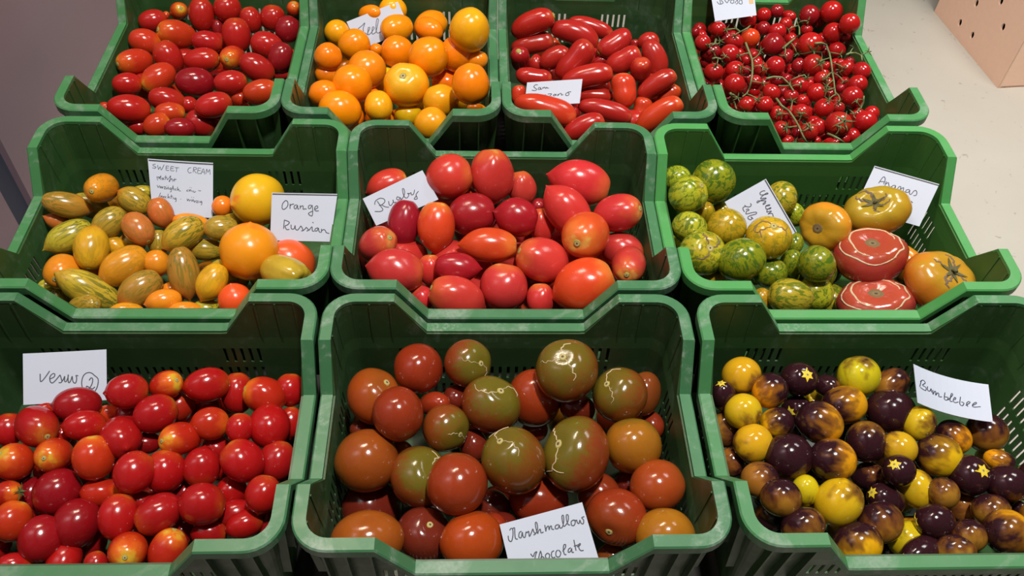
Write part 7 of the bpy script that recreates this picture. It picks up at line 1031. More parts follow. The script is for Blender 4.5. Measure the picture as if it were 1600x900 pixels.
VINES = [[[[0.4054,0.8956,0.6531],[0.406,0.8875,0.652],[0.4051,0.875,0.6539],[0.4026,0.8585,0.6584],[0.403,0.8533,0.658],[0.4039,0.8496,0.6565],[0.4037,0.8428,0.6571],[0.4008,0.8306,0.6599],[0.3963,0.8144,0.6653],[0.3952,0.8072,0.6648],[0.3924,0.7975,0.6664],[0.3885,0.785,0.67],[0.3866,0.7777,0.6701],[0.3857,0.7741,0.6668],[0.385,0.7712,0.663],[0.3851,0.7702,0.6578],[0.3851,0.7719,0.6523],[0.3839,0.7701,0.6492],[0.3805,0.763,0.65],[0.374,0.7509,0.6568],[0.3655,0.7334,0.6676],[0.3629,0.7312,0.6672]],[[[0.4026,0.8585,0.6584],[0.3963,0.8579,0.658],[0.391,0.8573,0.6566],[0.3846,0.8514,0.6581]],[[0.4047,0.8481,0.6536],[0.4143,0.8577,0.6512],[0.4219,0.8684,0.6494],[0.4287,0.883,0.6462]],[[0.3959,0.8106,0.6649],[0.3998,0.8081,0.669],[0.404,0.8065,0.6709],[0.4084,0.8055,0.6709]],[[0.3959,0.8079,0.6585],[0.3922,0.817,0.6568],[0.3842,0.8127,0.6624],[0.3776,0.8101,0.6648]],[[0.3857,0.7726,0.6655],[0.3916,0.7705,0.6663],[0.398,0.7698,0.6654],[0.4069,0.7757,0.659]],[[0.3733,0.7437,0.6629],[0.3755,0.7327,0.6686],[0.3809,0.7306,0.6672],[0.382,0.7183,0.6725]]]],[[[0.4614,0.8758,0.6564],[0.4655,0.8797,0.6574],[0.4744,0.895,0.6512],[0.4818,0.9064,0.6475],[0.4869,0.9127,0.6463],[0.4904,0.9154,0.6475],[0.4951,0.9206,0.6471],[0.497,0.9205,0.6492],[0.4961,0.914,0.6553],[0.4929,0.9024,0.6648],[0.5008,0.9233,0.6559],[0.5063,0.939,0.6505],[0.5091,0.9486,0.649],[0.5085,0.9536,0.6503],[0.5069,0.9561,0.6531],[0.506,0.9606,0.6548]],[[[0.4643,0.8776,0.6588],[0.4614,0.8637,0.6624],[0.4599,0.8574,0.661],[0.458,0.8542,0.6576]],[[0.4864,0.9131,0.6444],[0.49,0.9054,0.643],[0.4898,0.8919,0.6446],[0.4938,0.8909,0.6373]],[[0.5082,0.9524,0.6514],[0.5011,0.9517,0.6501],[0.4929,0.9443,0.6522],[0.4891,0.9433,0.6495]],[[0.5065,0.9542,0.6551],[0.5096,0.9501,0.6609],[0.5131,0.9465,0.6645],[0.5175,0.9445,0.665]]]],[[[0.5121,0.8785,0.6651],[0.5156,0.8787,0.6654],[0.5193,0.8795,0.6654],[0.5236,0.8814,0.6646],[0.5272,0.8822,0.6629],[0.5331,0.8881,0.658],[0.5374,0.8905,0.6553],[0.539,0.8866,0.6526],[0.5393,0.8802,0.6516],[0.5404,0.8754,0.6497],[0.5394,0.8669,0.6489],[0.5367,0.855,0.6505],[0.5324,0.8399,0.6542],[0.5333,0.8363,0.6503],[0.5345,0.8332,0.6461],[0.5343,0.8272,0.6437],[0.5324,0.8187,0.6444],[0.5291,0.8073,0.6472],[0.5296,0.8036,0.6447],[0.5285,0.7986,0.6446],[0.5259,0.7904,0.6468],[0.5216,0.779,0.6514],[0.5162,0.7636,0.6569],[0.517,0.7605,0.6537],[0.5184,0.7583,0.6497]],[[[0.5411,0.8755,0.6508],[0.5453,0.8719,0.6525],[0.5503,0.87,0.6526],[0.5563,0.8697,0.6513]],[[0.5413,0.8673,0.6466],[0.5272,0.851,0.655],[0.5086,0.8237,0.6708],[0.5024,0.8206,0.6705]],[[0.5373,0.8486,0.6496],[0.5394,0.8326,0.6574],[0.5416,0.8226,0.6607],[0.544,0.818,0.66]],[[0.531,0.8229,0.6504],[0.5151,0.7979,0.6636],[0.5096,0.7912,0.6635],[0.5069,0.7876,0.6604]],[[0.5299,0.8074,0.6468],[0.5248,0.8027,0.646],[0.5169,0.7923,0.6489],[0.4993,0.7619,0.6657]],[[0.5177,0.7707,0.6562],[0.5114,0.7669,0.658],[0.5062,0.7642,0.6583],[0.4979,0.754,0.6632]],[[0.5181,0.7623,0.6539],[0.5204,0.7543,0.6543],[0.516,0.7389,0.6597],[0.5108,0.7275,0.6618]],[[0.5168,0.7594,0.6525],[0.512,0.7563,0.6523],[0.5009,0.739,0.6617],[0.4899,0.7201,0.6717]],[[0.5363,0.83,0.6431],[0.5404,0.8216,0.6449],[0.5411,0.8088,0.6484],[0.5443,0.8025,0.6457]]]],[[[0.4194,0.8025,0.6496],[0.4237,0.804,0.6498],[0.4279,0.805,0.6503],[0.4314,0.8044,0.652],[0.4351,0.8026,0.6529],[0.4394,0.802,0.653],[0.4438,0.8019,0.6528],[0.4484,0.8025,0.6489],[0.4512,0.7988,0.648],[0.4512,0.7888,0.6515],[0.4478,0.772,0.6588],[0.4422,0.7507,0.6694],[0.4434,0.7445,0.6692]],[[[0.4488,0.7849,0.6567],[0.4539,0.7808,0.6659],[0.4619,0.783,0.6688],[0.4716,0.7881,0.6677],[0.473,0.7806,0.6676]],[[0.4247,0.7592,0.6676],[0.4344,0.768,0.6614],[0.443,0.7747,0.6568],[0.4488,0.7758,0.6561]],[[0.45,0.7724,0.6561],[0.4537,0.7709,0.6604],[0.4575,0.7699,0.6624],[0.4613,0.7689,0.6624]]]],[[[0.4206,0.7441,0.6551],[0.4218,0.738,0.6553],[0.421,0.7276,0.6588],[0.4185,0.7134,0.6651],[0.4222,0.7108,0.6636],[0.4285,0.7142,0.6577],[0.4334,0.7141,0.6543],[0.4354,0.7102,0.653],[0.4366,0.7046,0.653],[0.4378,0.6989,0.653],[0.4373,0.6903,0.655],[0.4355,0.6789,0.6592],[0.4346,0.6695,0.6619],[0.4329,0.6575,0.6652],[0.4342,0.6521,0.6634],[0.4362,0.6478,0.6606],[0.4382,0.6459,0.6582],[0.4408,0.645,0.6551],[0.4453,0.6479,0.6488]],[[[0.4356,0.7197,0.6512],[0.4372,0.7205,0.6553],[0.4396,0.7258,0.6573],[0.4426,0.7354,0.6572]],[[0.4298,0.7076,0.6545],[0.4231,0.7027,0.6581],[0.4176,0.7014,0.6594],[0.4125,0.702,0.6597]],[[0.4442,0.6979,0.6468],[0.4462,0.6979,0.6508],[0.4466,0.6978,0.656],[0.4464,0.6998,0.6607]],[[0.435,0.6722,0.6597],[0.4301,0.6735,0.6579],[0.422,0.6678,0.6615],[0.4118,0.6575,0.6688]],[[0.4342,0.6532,0.6656],[0.4374,0.6518,0.6682],[0.4401,0.6518,0.6706],[0.4423,0.6531,0.6727]],[[0.4376,0.6467,0.658],[0.4361,0.6512,0.652],[0.4399,0.6675,0.6363],[0.4264,0.6485,0.6493]]]],[[[0.5597,0.8568,0.6588],[0.5613,0.8567,0.6601],[0.563,0.8567,0.6614],[0.5651,0.8576,0.662],[0.5681,0.8573,0.6623],[0.5707,0.8563,0.6629],[0.5718,0.8525,0.6655],[0.5707,0.8433,0.6701],[0.5669,0.8292,0.6779],[0.561,0.8113,0.6883],[0.5607,0.808,0.6874],[0.5612,0.8063,0.6854],[0.5613,0.8039,0.684]],[[[0.5617,0.8132,0.6881],[0.5648,0.8131,0.6906],[0.5694,0.816,0.6906],[0.5713,0.8144,0.6932]],[[0.5651,0.8576,0.662],[0.5711,0.8684,0.6597],[0.5766,0.8774,0.6574],[0.5797,0.8809,0.6576]]]],[[[0.4772,0.6611,0.6551],[0.4789,0.6574,0.6566],[0.479,0.6509,0.6603],[0.4779,0.6419,0.6659],[0.4796,0.6395,0.6664],[0.4815,0.6376,0.6664],[0.4834,0.6356,0.6665],[0.4858,0.6341,0.6654],[0.4941,0.6432,0.6558],[0.4999,0.6478,0.6497]],[[[0.4852,0.6545,0.657],[0.487,0.6536,0.6625],[0.4878,0.6537,0.6675],[0.4882,0.6554,0.6716]]]],[[[0.399,0.9645,0.6479],[0.4001,0.9608,0.6465],[0.4009,0.9564,0.6456],[0.4007,0.9492,0.6465],[0.4009,0.9399,0.6499],[0.4005,0.929,0.6544],[0.3993,0.916,0.6603],[0.4019,0.914,0.6639],[0.4049,0.9129,0.6671],[0.4084,0.9137,0.669],[0.4107,0.9173,0.6684],[0.4171,0.932,0.6608],[0.4215,0.9411,0.6568]],[[[0.3984,0.942,0.6498],[0.3933,0.9418,0.6498],[0.3877,0.9396,0.6507],[0.3754,0.9174,0.6637]],[[0.397,0.9123,0.6626],[0.3889,0.8998,0.668],[0.3855,0.8966,0.6676],[0.3839,0.8942,0.6668]]]],[[[0.3637,0.9223,0.6435],[0.3605,0.9126,0.6465],[0.3547,0.8948,0.6547],[0.3469,0.8706,0.6672],[0.345,0.8691,0.6669],[0.3431,0.8678,0.6666],[0.3413,0.8668,0.6661]],[[[0.3473,0.8726,0.6671],[0.3502,0.8692,0.667],[0.3594,0.8899,0.6548],[0.3681,0.9129,0.6448]],[[0.3459,0.8706,0.6671],[0.3407,0.8673,0.6692],[0.3362,0.8622,0.6713],[0.3341,0.8603,0.6702]]]],[[[0.3439,0.8553,0.6488],[0.3453,0.8549,0.6499],[0.3468,0.8546,0.6509],[0.3485,0.8552,0.6513],[0.3514,0.8551,0.6506],[0.3545,0.8554,0.6497],[0.3569,0.8539,0.65],[0.3584,0.8528,0.6484],[0.3601,0.8522,0.6464],[0.3617,0.8513,0.6446]],[[[0.3485,0.8552,0.6513],[0.3464,0.8559,0.6556],[0.3449,0.8572,0.6586],[0.3441,0.859,0.6606]],[[0.3531,0.8558,0.6498],[0.3463,0.8336,0.6592],[0.3385,0.8106,0.6705],[0.3366,0.807,0.6698]],[[0.3571,0.8538,0.6489],[0.3592,0.8507,0.6526],[0.3609,0.8501,0.655],[0.3617,0.8499,0.6575]]]],[[[0.3517,0.7553,0.6563],[0.3532,0.7549,0.6535],[0.3559,0.7574,0.6486],[0.3603,0.7649,0.6399],[0.3636,0.7679,0.6341],[0.365,0.7658,0.6321],[0.3644,0.7582,0.6341],[0.3613,0.745,0.6404],[0.3564,0.7273,0.6501],[0.3575,0.7255,0.648]],[[[0.3599,0.768,0.64],[0.3593,0.7693,0.6351],[0.3584,0.7683,0.6321],[0.3573,0.7651,0.6313]],[[0.355,0.7548,0.6544],[0.3598,0.7558,0.6514],[0.3638,0.757,0.6482],[0.3584,0.7359,0.6614]]]],[[[0.5442,0.7261,0.6492],[0.5458,0.7276,0.6496],[0.5474,0.729,0.6502],[0.549,0.7307,0.6506],[0.5503,0.7326,0.6523],[0.5506,0.7326,0.6555],[0.5514,0.7338,0.6577],[0.5502,0.7334,0.662],[0.5498,0.7346,0.665],[0.5506,0.738,0.6664]],[[[0.549,0.7307,0.6506],[0.5442,0.7291,0.6556],[0.5406,0.7287,0.6598],[0.5385,0.7296,0.663]],[[0.5437,0.7221,0.6558],[0.5299,0.7009,0.6662],[0.5268,0.6989,0.6642],[0.525,0.6994,0.6622]]]]]

# ------------------------------------------------------------------ tomato shapes (unit size, stem end at +z)
KINDS = ['plum', 'orange', 'marzano', 'cherry', 'cream', 'rugby', 'zebra', 'ananas', 'vesuv', 'choc', 'bee', 'russian']
def g(x): return math.exp(-x*x)
class Shape:
    def __init__(self, kind, seed):
        self.k = kind
        R = random.Random(hash_seed(kind, seed))
        self.lump = [(R.uniform(0, 6.28), R.choice((1, 2, 2, 3)), R.uniform(-1, 1), R.uniform(0.3, 1)) for _ in range(4)]
        self.bend = R.uniform(-0.28, 0.28); self.waist = R.uniform(0.0, 0.12); self.ph = R.uniform(0, 6.28)
        self.lob = R.choice((4, 5, 5, 6)); self.nip = R.uniform(0.6, 1.2)
        self.dm = R.uniform(0.7, 1.3); self.pt = 2.0 if seed >= 10 else 1.0
    def __call__(self, th, ph):
        k = self.k
        z = math.cos(th); s = math.sin(th); q = math.pi-th
        one = max(0.0, 1-z*z)
        top = max(0.0, z)
        amp = 0.018; x_off = 0.0
        if k == 'plum':
            rho = one**0.45*(1+0.03*z); z -= 0.03*g(th/0.18)
        elif k == 'marzano':
            rho = one**0.36*(1+0.05*z)*(1-self.waist*g((z-0.1)/0.35)); z -= 0.03*self.nip*g(q/0.12)
            x_off = self.bend*(z*z-0.35); amp = 0.03
        elif k == 'cream':
            p = 0.46 if z > 0 else 0.46+0.30*self.pt*(-z)**1.2
            rho = one**p; z -= 0.05*self.nip*g(q/0.14); z -= 0.04*g(th/0.2)
        elif k == 'rugby':
            p = 0.47 if z > 0 else 0.47+0.22*self.pt*(-z)**1.3
            rho = one**p*(1+0.03*z+0.03*top*math.cos(self.lob*ph+self.ph)); z -= 0.05*self.nip*g(q/0.16); z -= 0.07*g(th/0.25); amp = 0.03
        elif k == 'russian':
            p = 0.48 if z > 0 else 0.48+0.2*(-z)**1.6
            rho = one**p*(1+0.05*top*math.cos(self.lob*ph+self.ph)); z -= 0.06*g(q/0.15); z -= 0.10*g(th/0.35); amp = 0.02
        elif k == 'vesuv':
            rho = one**0.47*(1+0.015*math.cos(3*ph+self.ph)); z -= 0.10*self.nip*g(q/0.10); z -= 0.04*g(th/0.2)
        elif k == 'ananas':
            n = 9
            rib = abs(math.cos(n*0.5*ph+self.ph))**0.7
            rho = one**0.44*(1+0.07*(rib-0.6)*(0.35+0.65*top)*s); z -= 0.26*self.dm*g(th/0.42)+0.05*(1-rib)*top*s; z += 0.04*g(q/0.4); amp = 0.05
        elif k == 'zebra':
            rho = one**0.47*(1+0.02*top*math.cos(self.lob*ph+self.ph)); z -= 0.12*self.dm*g(th/0.3); z += 0.03*g(q/0.3)
        elif k == 'choc':
            rho = one**0.47*(1+0.022*top*math.cos(self.lob*ph+self.ph)); z -= 0.09*self.dm*g(th/0.3); amp = 0.02
        elif k == 'orange':
            rho = one**0.47*(1+0.035*self.dm*top*math.cos(self.lob*ph+self.ph)); z -= 0.10*self.dm*g(th/0.3); z -= 0.03*self.nip*g(q/0.15); amp = 0.022
        else:
            rho = one**0.48; z -= 0.05*g(th/0.25); amp = 0.012
        for a, m, b, c in self.lump:
            rho *= 1+amp*c*math.cos(m*ph+a)*math.sin(th*(1.5+b)+a)
        return (rho*math.cos(ph)+x_off, rho*math.sin(ph), z)
def hash_seed(kind, seed): return KINDS.index(kind)*101+seed*7+3

SHAPES, TMESH = {}, {}
NVAR = {'ananas': 6, 'choc': 5, 'rugby': 5, 'marzano': 5}
def tomato_mesh(kind, var):
    key = (kind, var)
    if key in TMESH: return TMESH[key]
    S = Shape(kind, var); SHAPES[key] = S
    seg, ring = (40, 26) if kind in ('ananas', 'choc', 'rugby', 'russian') else (28, 18) if kind == 'cherry' else (32, 22)
    v = [S(0, 0)]
    for i in range(1, ring):
        t = i/ring
        th = math.pi*(t+0.0*math.sin(2*math.pi*t))
        v += [S(th, 2*math.pi*j/seg) for j in range(seg)]
    v.append(S(math.pi, 0))
    f = [(0, 1+j, 1+(j+1) % seg) for j in range(seg)]
    for i in range(ring-2):
        a, b = 1+i*seg, 1+(i+1)*seg
        f += [(a+j, b+j, b+(j+1) % seg, a+(j+1) % seg) for j in range(seg)]
    a = 1+(ring-2)*seg; e = len(v)-1
    f += [(a+(j+1) % seg, a+j, e) for j in range(seg)]
    me = bpy.data.meshes.new(kind+'_tomato'); me.from_pydata(v, [], f); me.update()
    me.polygons.foreach_set('use_smooth', [True]*len(me.polygons))
    me.materials.append(TMAT[kind])
    TMESH[key] = me
    return me

# ------------------------------------------------------------------ tomato skins
def skin(kind):
    N = Nodes(kind+'_skin')
    tc = N.n('ShaderNodeTexCoord').outputs['Object']
    info = N.n('ShaderNodeObjectInfo')
    body = info.outputs['Color']
    rv = N.n('ShaderNodeVectorMath', operation='SCALE'); rv.inputs[0].default_value = (37.0, 21.0, 13.0)
    N.l(info.outputs['Random'], rv.inputs['Scale'])
    av = N.n('ShaderNodeVectorMath', operation='ADD'); N.l(tc, av.inputs[0]); N.l(rv.outputs[0], av.inputs[1])
    vec = av.outputs[0]
    sep = N.n('ShaderNodeSeparateXYZ'); N.l(tc, sep.inputs[0]); z = sep.outputs['Z']
    at = lambda nm: N.n('ShaderNodeAttribute', attribute_type='OBJECT', attribute_name=nm).outputs['Fac']
    n1 = N.noise(vec, 1.6, 3); n2 = N.noise(vec, 9, 3, 0.6)
    zn = N.math('ADD', z, N.math('MULTIPLY', N.math('SUBTRACT', n1, 0.5), 0.9))
    col = N.mix(N.math('MULTIPLY', N.rng(n1, 0.35, 0.68), 0.12 if kind == 'russian' else 0.35), body, N.mix(1.0, body, (0.78, 0.62, 0.6, 1), 'MULTIPLY'))
    sh = at('shoulder')
    rough = 0.17
    def shoulder(c, rgb, lo, hi):
        return N.mix(N.math('MULTIPLY', N.rng(zn, lo, hi), sh), c, lin(*rgb))
    if kind in ('plum', 'vesuv'):
        col = shoulder(col, (214, 104, 28), 0.3, 1.0); col = shoulder(col, (200, 170, 48), 0.82, 1.1)
    elif kind == 'orange':
        col = shoulder(col, (226, 176, 40), 0.3, 1.0); rough = 0.2
    elif kind == 'marzano':
        col = shoulder(col, (214, 110, 60), 0.75, 1.05); rough = 0.2
    elif kind == 'cherry':
        col = shoulder(col, (206, 90, 30), 0.4, 1.0)
    elif kind in ('cream', 'zebra'):
        d = N.noise(N.vmul(vec, (5.0, 5.0, 1.1)) if kind == 'cream' else N.vmul(vec, (4.2, 4.2, 1.3)), 1.0, 4, 0.62, 0.8)
        st = N.rng(d, 0.47, 0.57)
        amt = at('stripe')
        if kind == 'cream':
            amt = N.math('MULTIPLY', amt, N.rng(z, -0.9, 0.5, 0.35, 1.0))
            col = N.mix(N.math('MULTIPLY', st, amt), col, lin(104, 104, 34))
            col = N.mix(N.math('MULTIPLY', N.rng(z, -0.45, -0.95), sh), col, lin(206, 104, 44))
            rough = 0.2
        else:
            fine = N.rng(N.noise(N.vmul(vec, (11, 11, 4)), 1.0, 4, 0.7, 0.5), 0.45, 0.6)
            col = N.mix(N.math('MULTIPLY', N.math('MAXIMUM', st, N.math('MULTIPLY', fine, 0.35)), amt), col, lin(72, 98, 22))
            col = shoulder(col, (196, 150, 36), 0.7, 1.0)
    elif kind == 'rugby':
        col = shoulder(col, (214, 120, 48), 0.35, 1.0); col = shoulder(col, (206, 170, 80), 0.88, 1.05); rough = 0.22
    elif kind == 'russian':
        col = N.mix(N.math('MULTIPLY', N.rng(zn, -0.85, -1.2), 0.85), col, lin(222, 70, 44))
        col = shoulder(col, (196, 160, 40), 0.2, 0.9); rough = 0.26
    elif kind == 'ananas':
        col = shoulder(col, (160, 138, 36), 0.2, 0.85)
        col = N.mix(N.math('MULTIPLY', N.rng(n2, 0.5, 0.75), 0.3), col, N.mix(1.0, col, (0.75, 0.8, 0.7, 1), 'MULTIPLY'))
    elif kind == 'choc':
        ang = N.noise(N.vmul(vec, (7, 7, 1.0)), 1.0, 3, 0.6)
        zz = N.math('ADD', zn, N.math('MULTIPLY', N.math('SUBTRACT', ang, 0.5), 0.7))
        col = N.mix(N.math('MULTIPLY', N.rng(zz, 0.1, 0.95), sh), col, lin(98, 88, 24))
        rough = 0.15
    elif kind == 'bee':
        dk = at('dark')
        n3 = N.noise(N.vmul(vec, (1.5, 1.5, 0.9)), 1.2, 2.5, 0.5)
        v_ = N.math('ADD', N.math('MULTIPLY', z, 0.55), N.math('MULTIPLY', N.math('SUBTRACT', n3, 0.5), 1.5))
        edge = N.math('SUBTRACT', v_, N.math('SUBTRACT', 0.62, N.math('MULTIPLY', dk, 1.5)))
        brown = N.rng(edge, -0.4, 0.02); black = N.rng(edge, -0.02, 0.36)
        col = N.mix(N.math('MULTIPLY', brown, 0.8), col, lin(92, 48, 24))
        col = N.mix(black, col, lin(44, 18, 24))
        rough = 0.12
    fine = N.noise(vec, 60, 2)
    col = N.mix(N.math('MULTIPLY', N.rng(fine, 0.66, 0.75), 0.12), col, (0.9, 0.75, 0.5, 1))
    N.bump(n2, 0.02, 0.02)
    return N.done(col, rough, Specular_IOR_Level=0.5)
TMAT = {k: skin(k) for k in KINDS}

COLS = {
 'plum': {'r': (168, 28, 24), 'd': (138, 20, 26), 'o': (190, 54, 24)}, 'orange': {'o': (240, 132, 8), 'y': (238, 152, 14), 'g': (228, 170, 18)},
 'marzano': {'r': (166, 34, 26), 'd': (146, 26, 26), 'o': (190, 56, 26)}, 'cherry': {'r': (160, 20, 20), 'd': (134, 16, 24), 'o': (186, 60, 20)},
 'cream': {'o': (172, 136, 42), 'y': (214, 152, 28), 'g': (184, 160, 44), 'r': (196, 104, 48), 'a': (224, 132, 30)},
 'rugby': {'r': (188, 52, 46), 'd': (152, 26, 36), 'o': (202, 74, 30)}, 'zebra': {'l': (168, 158, 38), 'd': (132, 128, 24), 'y': (184, 148, 26)},
 'ananas': {'o': (204, 128, 34), 'p': (164, 56, 48), 'y': (178, 138, 26), 'z': (188, 164, 44)}, 'vesuv': {'r': (162, 20, 20), 'd': (138, 16, 22), 'o': (180, 46, 18), 'y': (172, 36, 18)},
 'choc': {'r': (138, 50, 22), 'b': (146, 72, 22), 'g': (124, 60, 22), 'd': (108, 36, 22), 'o': (156, 70, 20), 'y': (154, 98, 22)},
 'bee': {'y': (200, 164, 24), 'p': (168, 118, 24), 'b': (148, 104, 34), 'm': (214, 158, 16)}, 'russian': {'y': (224, 158, 22), 'r': (226, 92, 34)}}
SHOULD = {('plum', 'o'): 0.75, ('plum', 'r'): 0.15, ('vesuv', 'o'): 0.85, ('vesuv', 'y'): 1.0, ('vesuv', 'r'): 0.22, ('orange', 'g'): 0.8, ('orange', 'y'): 0.6, ('orange', 'o'): 0.25,
 ('cherry', 'o'): 0.9, ('cherry', 'r'): 0.12, ('marzano', 'o'): 0.5, ('marzano', 'r'): 0.3, ('rugby', 'o'): 0.8, ('rugby', 'r'): 0.45, ('cream', 'r'): 0.8, ('cream', 'o'): 0.55, ('cream', 'a'): 0.5, ('cream', 'g'): 0.2, ('cream', 'y'): 0.25,
 ('choc', 'g'): 1.0, ('choc', 'y'): 0.75, ('choc', 'b'): 0.3, ('choc', 'r'): 0.15, ('choc', 'o'): 0.2, ('ananas', 'y'): 0.9, ('ananas', 'o'): 0.7, ('ananas', 'z'): 0.8, ('ananas', 'p'): 0.1, ('zebra', 'y'): 0.8, ('zebra', 'l'): 0.3, ('russian', 'y'): 0.3}
STRIPE = {('cream', 'o'): 0.75, ('cream', 'g'): 0.95, ('cream', 'y'): 0.3, ('cream', 'a'): 0.06, ('cream', 'r'): 0.35, ('zebra', 'l'): 0.85, ('zebra', 'd'): 1.0, ('zebra', 'y'): 0.5}
DARK = {'y': 0.08, 'p': 0.84, 'b': 0.40, 'm': 0.44}

M['scar'] = None
def mat_scar(name, pit, ringc, edge):
    N = Nodes(name)
    tc = N.n('ShaderNodeTexCoord').outputs['Object']
    sep = N.n('ShaderNodeSeparateXYZ'); N.l(tc, sep.inputs[0])
    r = N.math('SQRT', N.math('ADD', N.math('POWER', sep.outputs['X'], 2.0), N.math('POWER', sep.outputs['Y'], 2.0)))
    f = N.noise(tc, 26, 3, 0.6)
    r = N.math('ADD', r, N.math('MULTIPLY', N.math('SUBTRACT', f, 0.5), 0.05))
    c = N.mix(N.rng(r, 0.035, 0.055), lin(*pit), lin(*ringc))
    c = N.mix(N.rng(r, 0.075, 0.12), c, lin(*edge))
    return N.done(c, 0.75)
M['scar'] = mat_scar('corky_scar', (84, 74, 44), (178, 164, 112), (150, 140, 60))
M['scar_dark'] = mat_scar('dry_brown_scar', (58, 48, 32), (120, 98, 62), (104, 86, 50))
M['crack'] = simple_mat('corky_crack', (186, 166, 132), 0.7, 0.2, 20)
M['crack_dark'] = simple_mat('dry_crack', (104, 86, 64), 0.8, 0.3, 20)
M['calyx'] = simple_mat('green_calyx', (84, 104, 58), 0.6, 0.2, 10)
M['calyx_dry'] = simple_mat('dry_calyx', (84, 80, 44), 0.8, 0.35, 10)
M['star'] = simple_mat('yellow_star', (214, 190, 48), 0.35, 0.1, 6)
M['stem'] = simple_mat('green_vine', (104, 118, 72), 0.6, 0.18, 60)

def surf(S, th, ph, off=0.0):
    p = Vector(S(th, ph)); a = Vector(S(th+0.02, ph)); b = Vector(S(th, ph+0.02)) if th > 0.05 else Vector(S(0.06, ph+1.57))
    n = (a-p).cross(b-p)
    if n.length < 1e-9: n = Vector((0, 0, 1))
    n.normalize()
    if n.dot(p) < 0 and th > 0.6: n = -n
    if th <= 0.6 and n.z < 0: n = -n
    return p+n*off

def make_scar(key, size, parent, mat):
    S = SHAPES[key]; v = [tuple(surf(S, 0.001, 0, 0.015))]; f = []
    n = 10; rr = random.Random(len(parent.name)+key[1])
    rads = [(size*0.35, 0.035), (size*0.62, 0.02), (size*1.0, 0.03), (size*1.25, -0.01)]
    for t, o in rads:
        for j in range(n):
            v.append(tuple(surf(S, t*(1+0.14*rr.uniform(-1, 1)), 2*math.pi*j/n, o)))
    f += [(0, 1+j, 1+(j+1) % n) for j in range(n)]
    for i in range(len(rads)-1):
        a, b = 1+i*n, 1+(i+1)*n
        f += [(a+j, b+j, b+(j+1) % n, a+(j+1) % n) for j in range(n)]
    return mesh_obj('stem_scar', v, f, mat, parent, True)

def make_star(key, parent):
    S = SHAPES[key]; n = 12; v = [tuple(surf(S, 0.001, 0, 0.02))]
    rr = random.Random(key[1]*3+len(parent.name)); ph0 = rr.uniform(0, 6)
    rim = []
    for j in range(n):
        t = 0.40*rr.uniform(0.85, 1.2) if j % 2 == 0 else 0.20
        rim.append((t, ph0+2*math.pi*j/n))
    for fr, o in ((0.5, 0.022), (1.0, 0.016), (1.0, -0.02)):
        v += [tuple(surf(S, max(0.02, t*fr), p, o)) for t, p in rim]
    f = [(0, 1+j, 1+(j+1) % n) for j in range(n)]
    for i in range(2):
        a, b = 1+i*n, 1+(i+1)*n
        f += [(a+j, b+j, b+(j+1) % n, a+(j+1) % n) for j in range(n)]
    mesh_obj('star_mark', v, f, M['star'], parent)
    return make_scar(key, 0.08, parent, M['scar'])

def tube(pts, radii, n=6, cap=True):
    pts = [Vector(p) for p in pts]; v, f = [], []
    nrm = None
    for i, p in enumerate(pts):
        d = (pts[min(i+1, len(pts)-1)]-pts[max(i-1, 0)]).normalized()
        if nrm is None: nrm = d.orthogonal().normalized()
        nrm = (nrm-d*nrm.dot(d)).normalized(); bi = d.cross(nrm)
        for j in range(n):
            a = 2*math.pi*j/n
            v.append(tuple(p+(nrm*math.cos(a)+bi*math.sin(a))*radii[i]))
    for i in range(len(pts)-1):
        f += [(i*n+j, i*n+(j+1) % n, (i+1)*n+(j+1) % n, (i+1)*n+j) for j in range(n)]
    if cap:
        f.append(tuple(range(n))[::-1]); f.append(tuple(range((len(pts)-1)*n, len(pts)*n)))
    return v, f

def make_calyx(key, parent, mat, length=0.75, nsep=5, lift=0.12, width=0.11, stub=0.35):
    S = SHAPES[key]; rr = random.Random(key[1]+len(parent.name)*5); ph0 = rr.uniform(0, 6)
    root = None
    zt = S(0, 0)[2]
    vv, ff = tube([(0, 0, zt-0.02), (0.02, 0.01, zt+stub*0.5), (rr.uniform(-.12, .12), rr.uniform(-.12, .12), zt+stub)], [0.07, 0.055, 0.06], 6)
    st = mesh_obj('stalk_stub', vv, ff, mat, parent, True)
    for k in range(nsep):
        ph = ph0+2*math.pi*k/nsep+rr.uniform(-.2, .2); L = length*rr.uniform(0.8, 1.15); v = []
        m = 6
        for i in range(m):
            t = i/(m-1); th = 0.03+L*t; w = width*(math.sin(math.pi*min(1, 0.25+0.75*t)))*(1-t*0.55)
            o = 0.03+lift*rr.uniform(.6, 1.4)*t*t
            c = surf(S, th, ph, o); side = Vector((-math.sin(ph), math.cos(ph), 0))*w
            v += [tuple(c-side), tuple(c+side), tuple(c+side*0.9-Vector((0, 0, .02))), tuple(c-side*0.9-Vector((0, 0, .02)))]
        f = []
        for i in range(m-1):
            a, b = i*4, i*4+4
            f += [(a+j, a+(j+1) % 4, b+(j+1) % 4, b+j) for j in range(4)]
        f += [(0, 3, 2, 1), (m*4-4, m*4-3, m*4-2, m*4-1)]
        mesh_obj('sepal', v, f, mat, st)
    return st

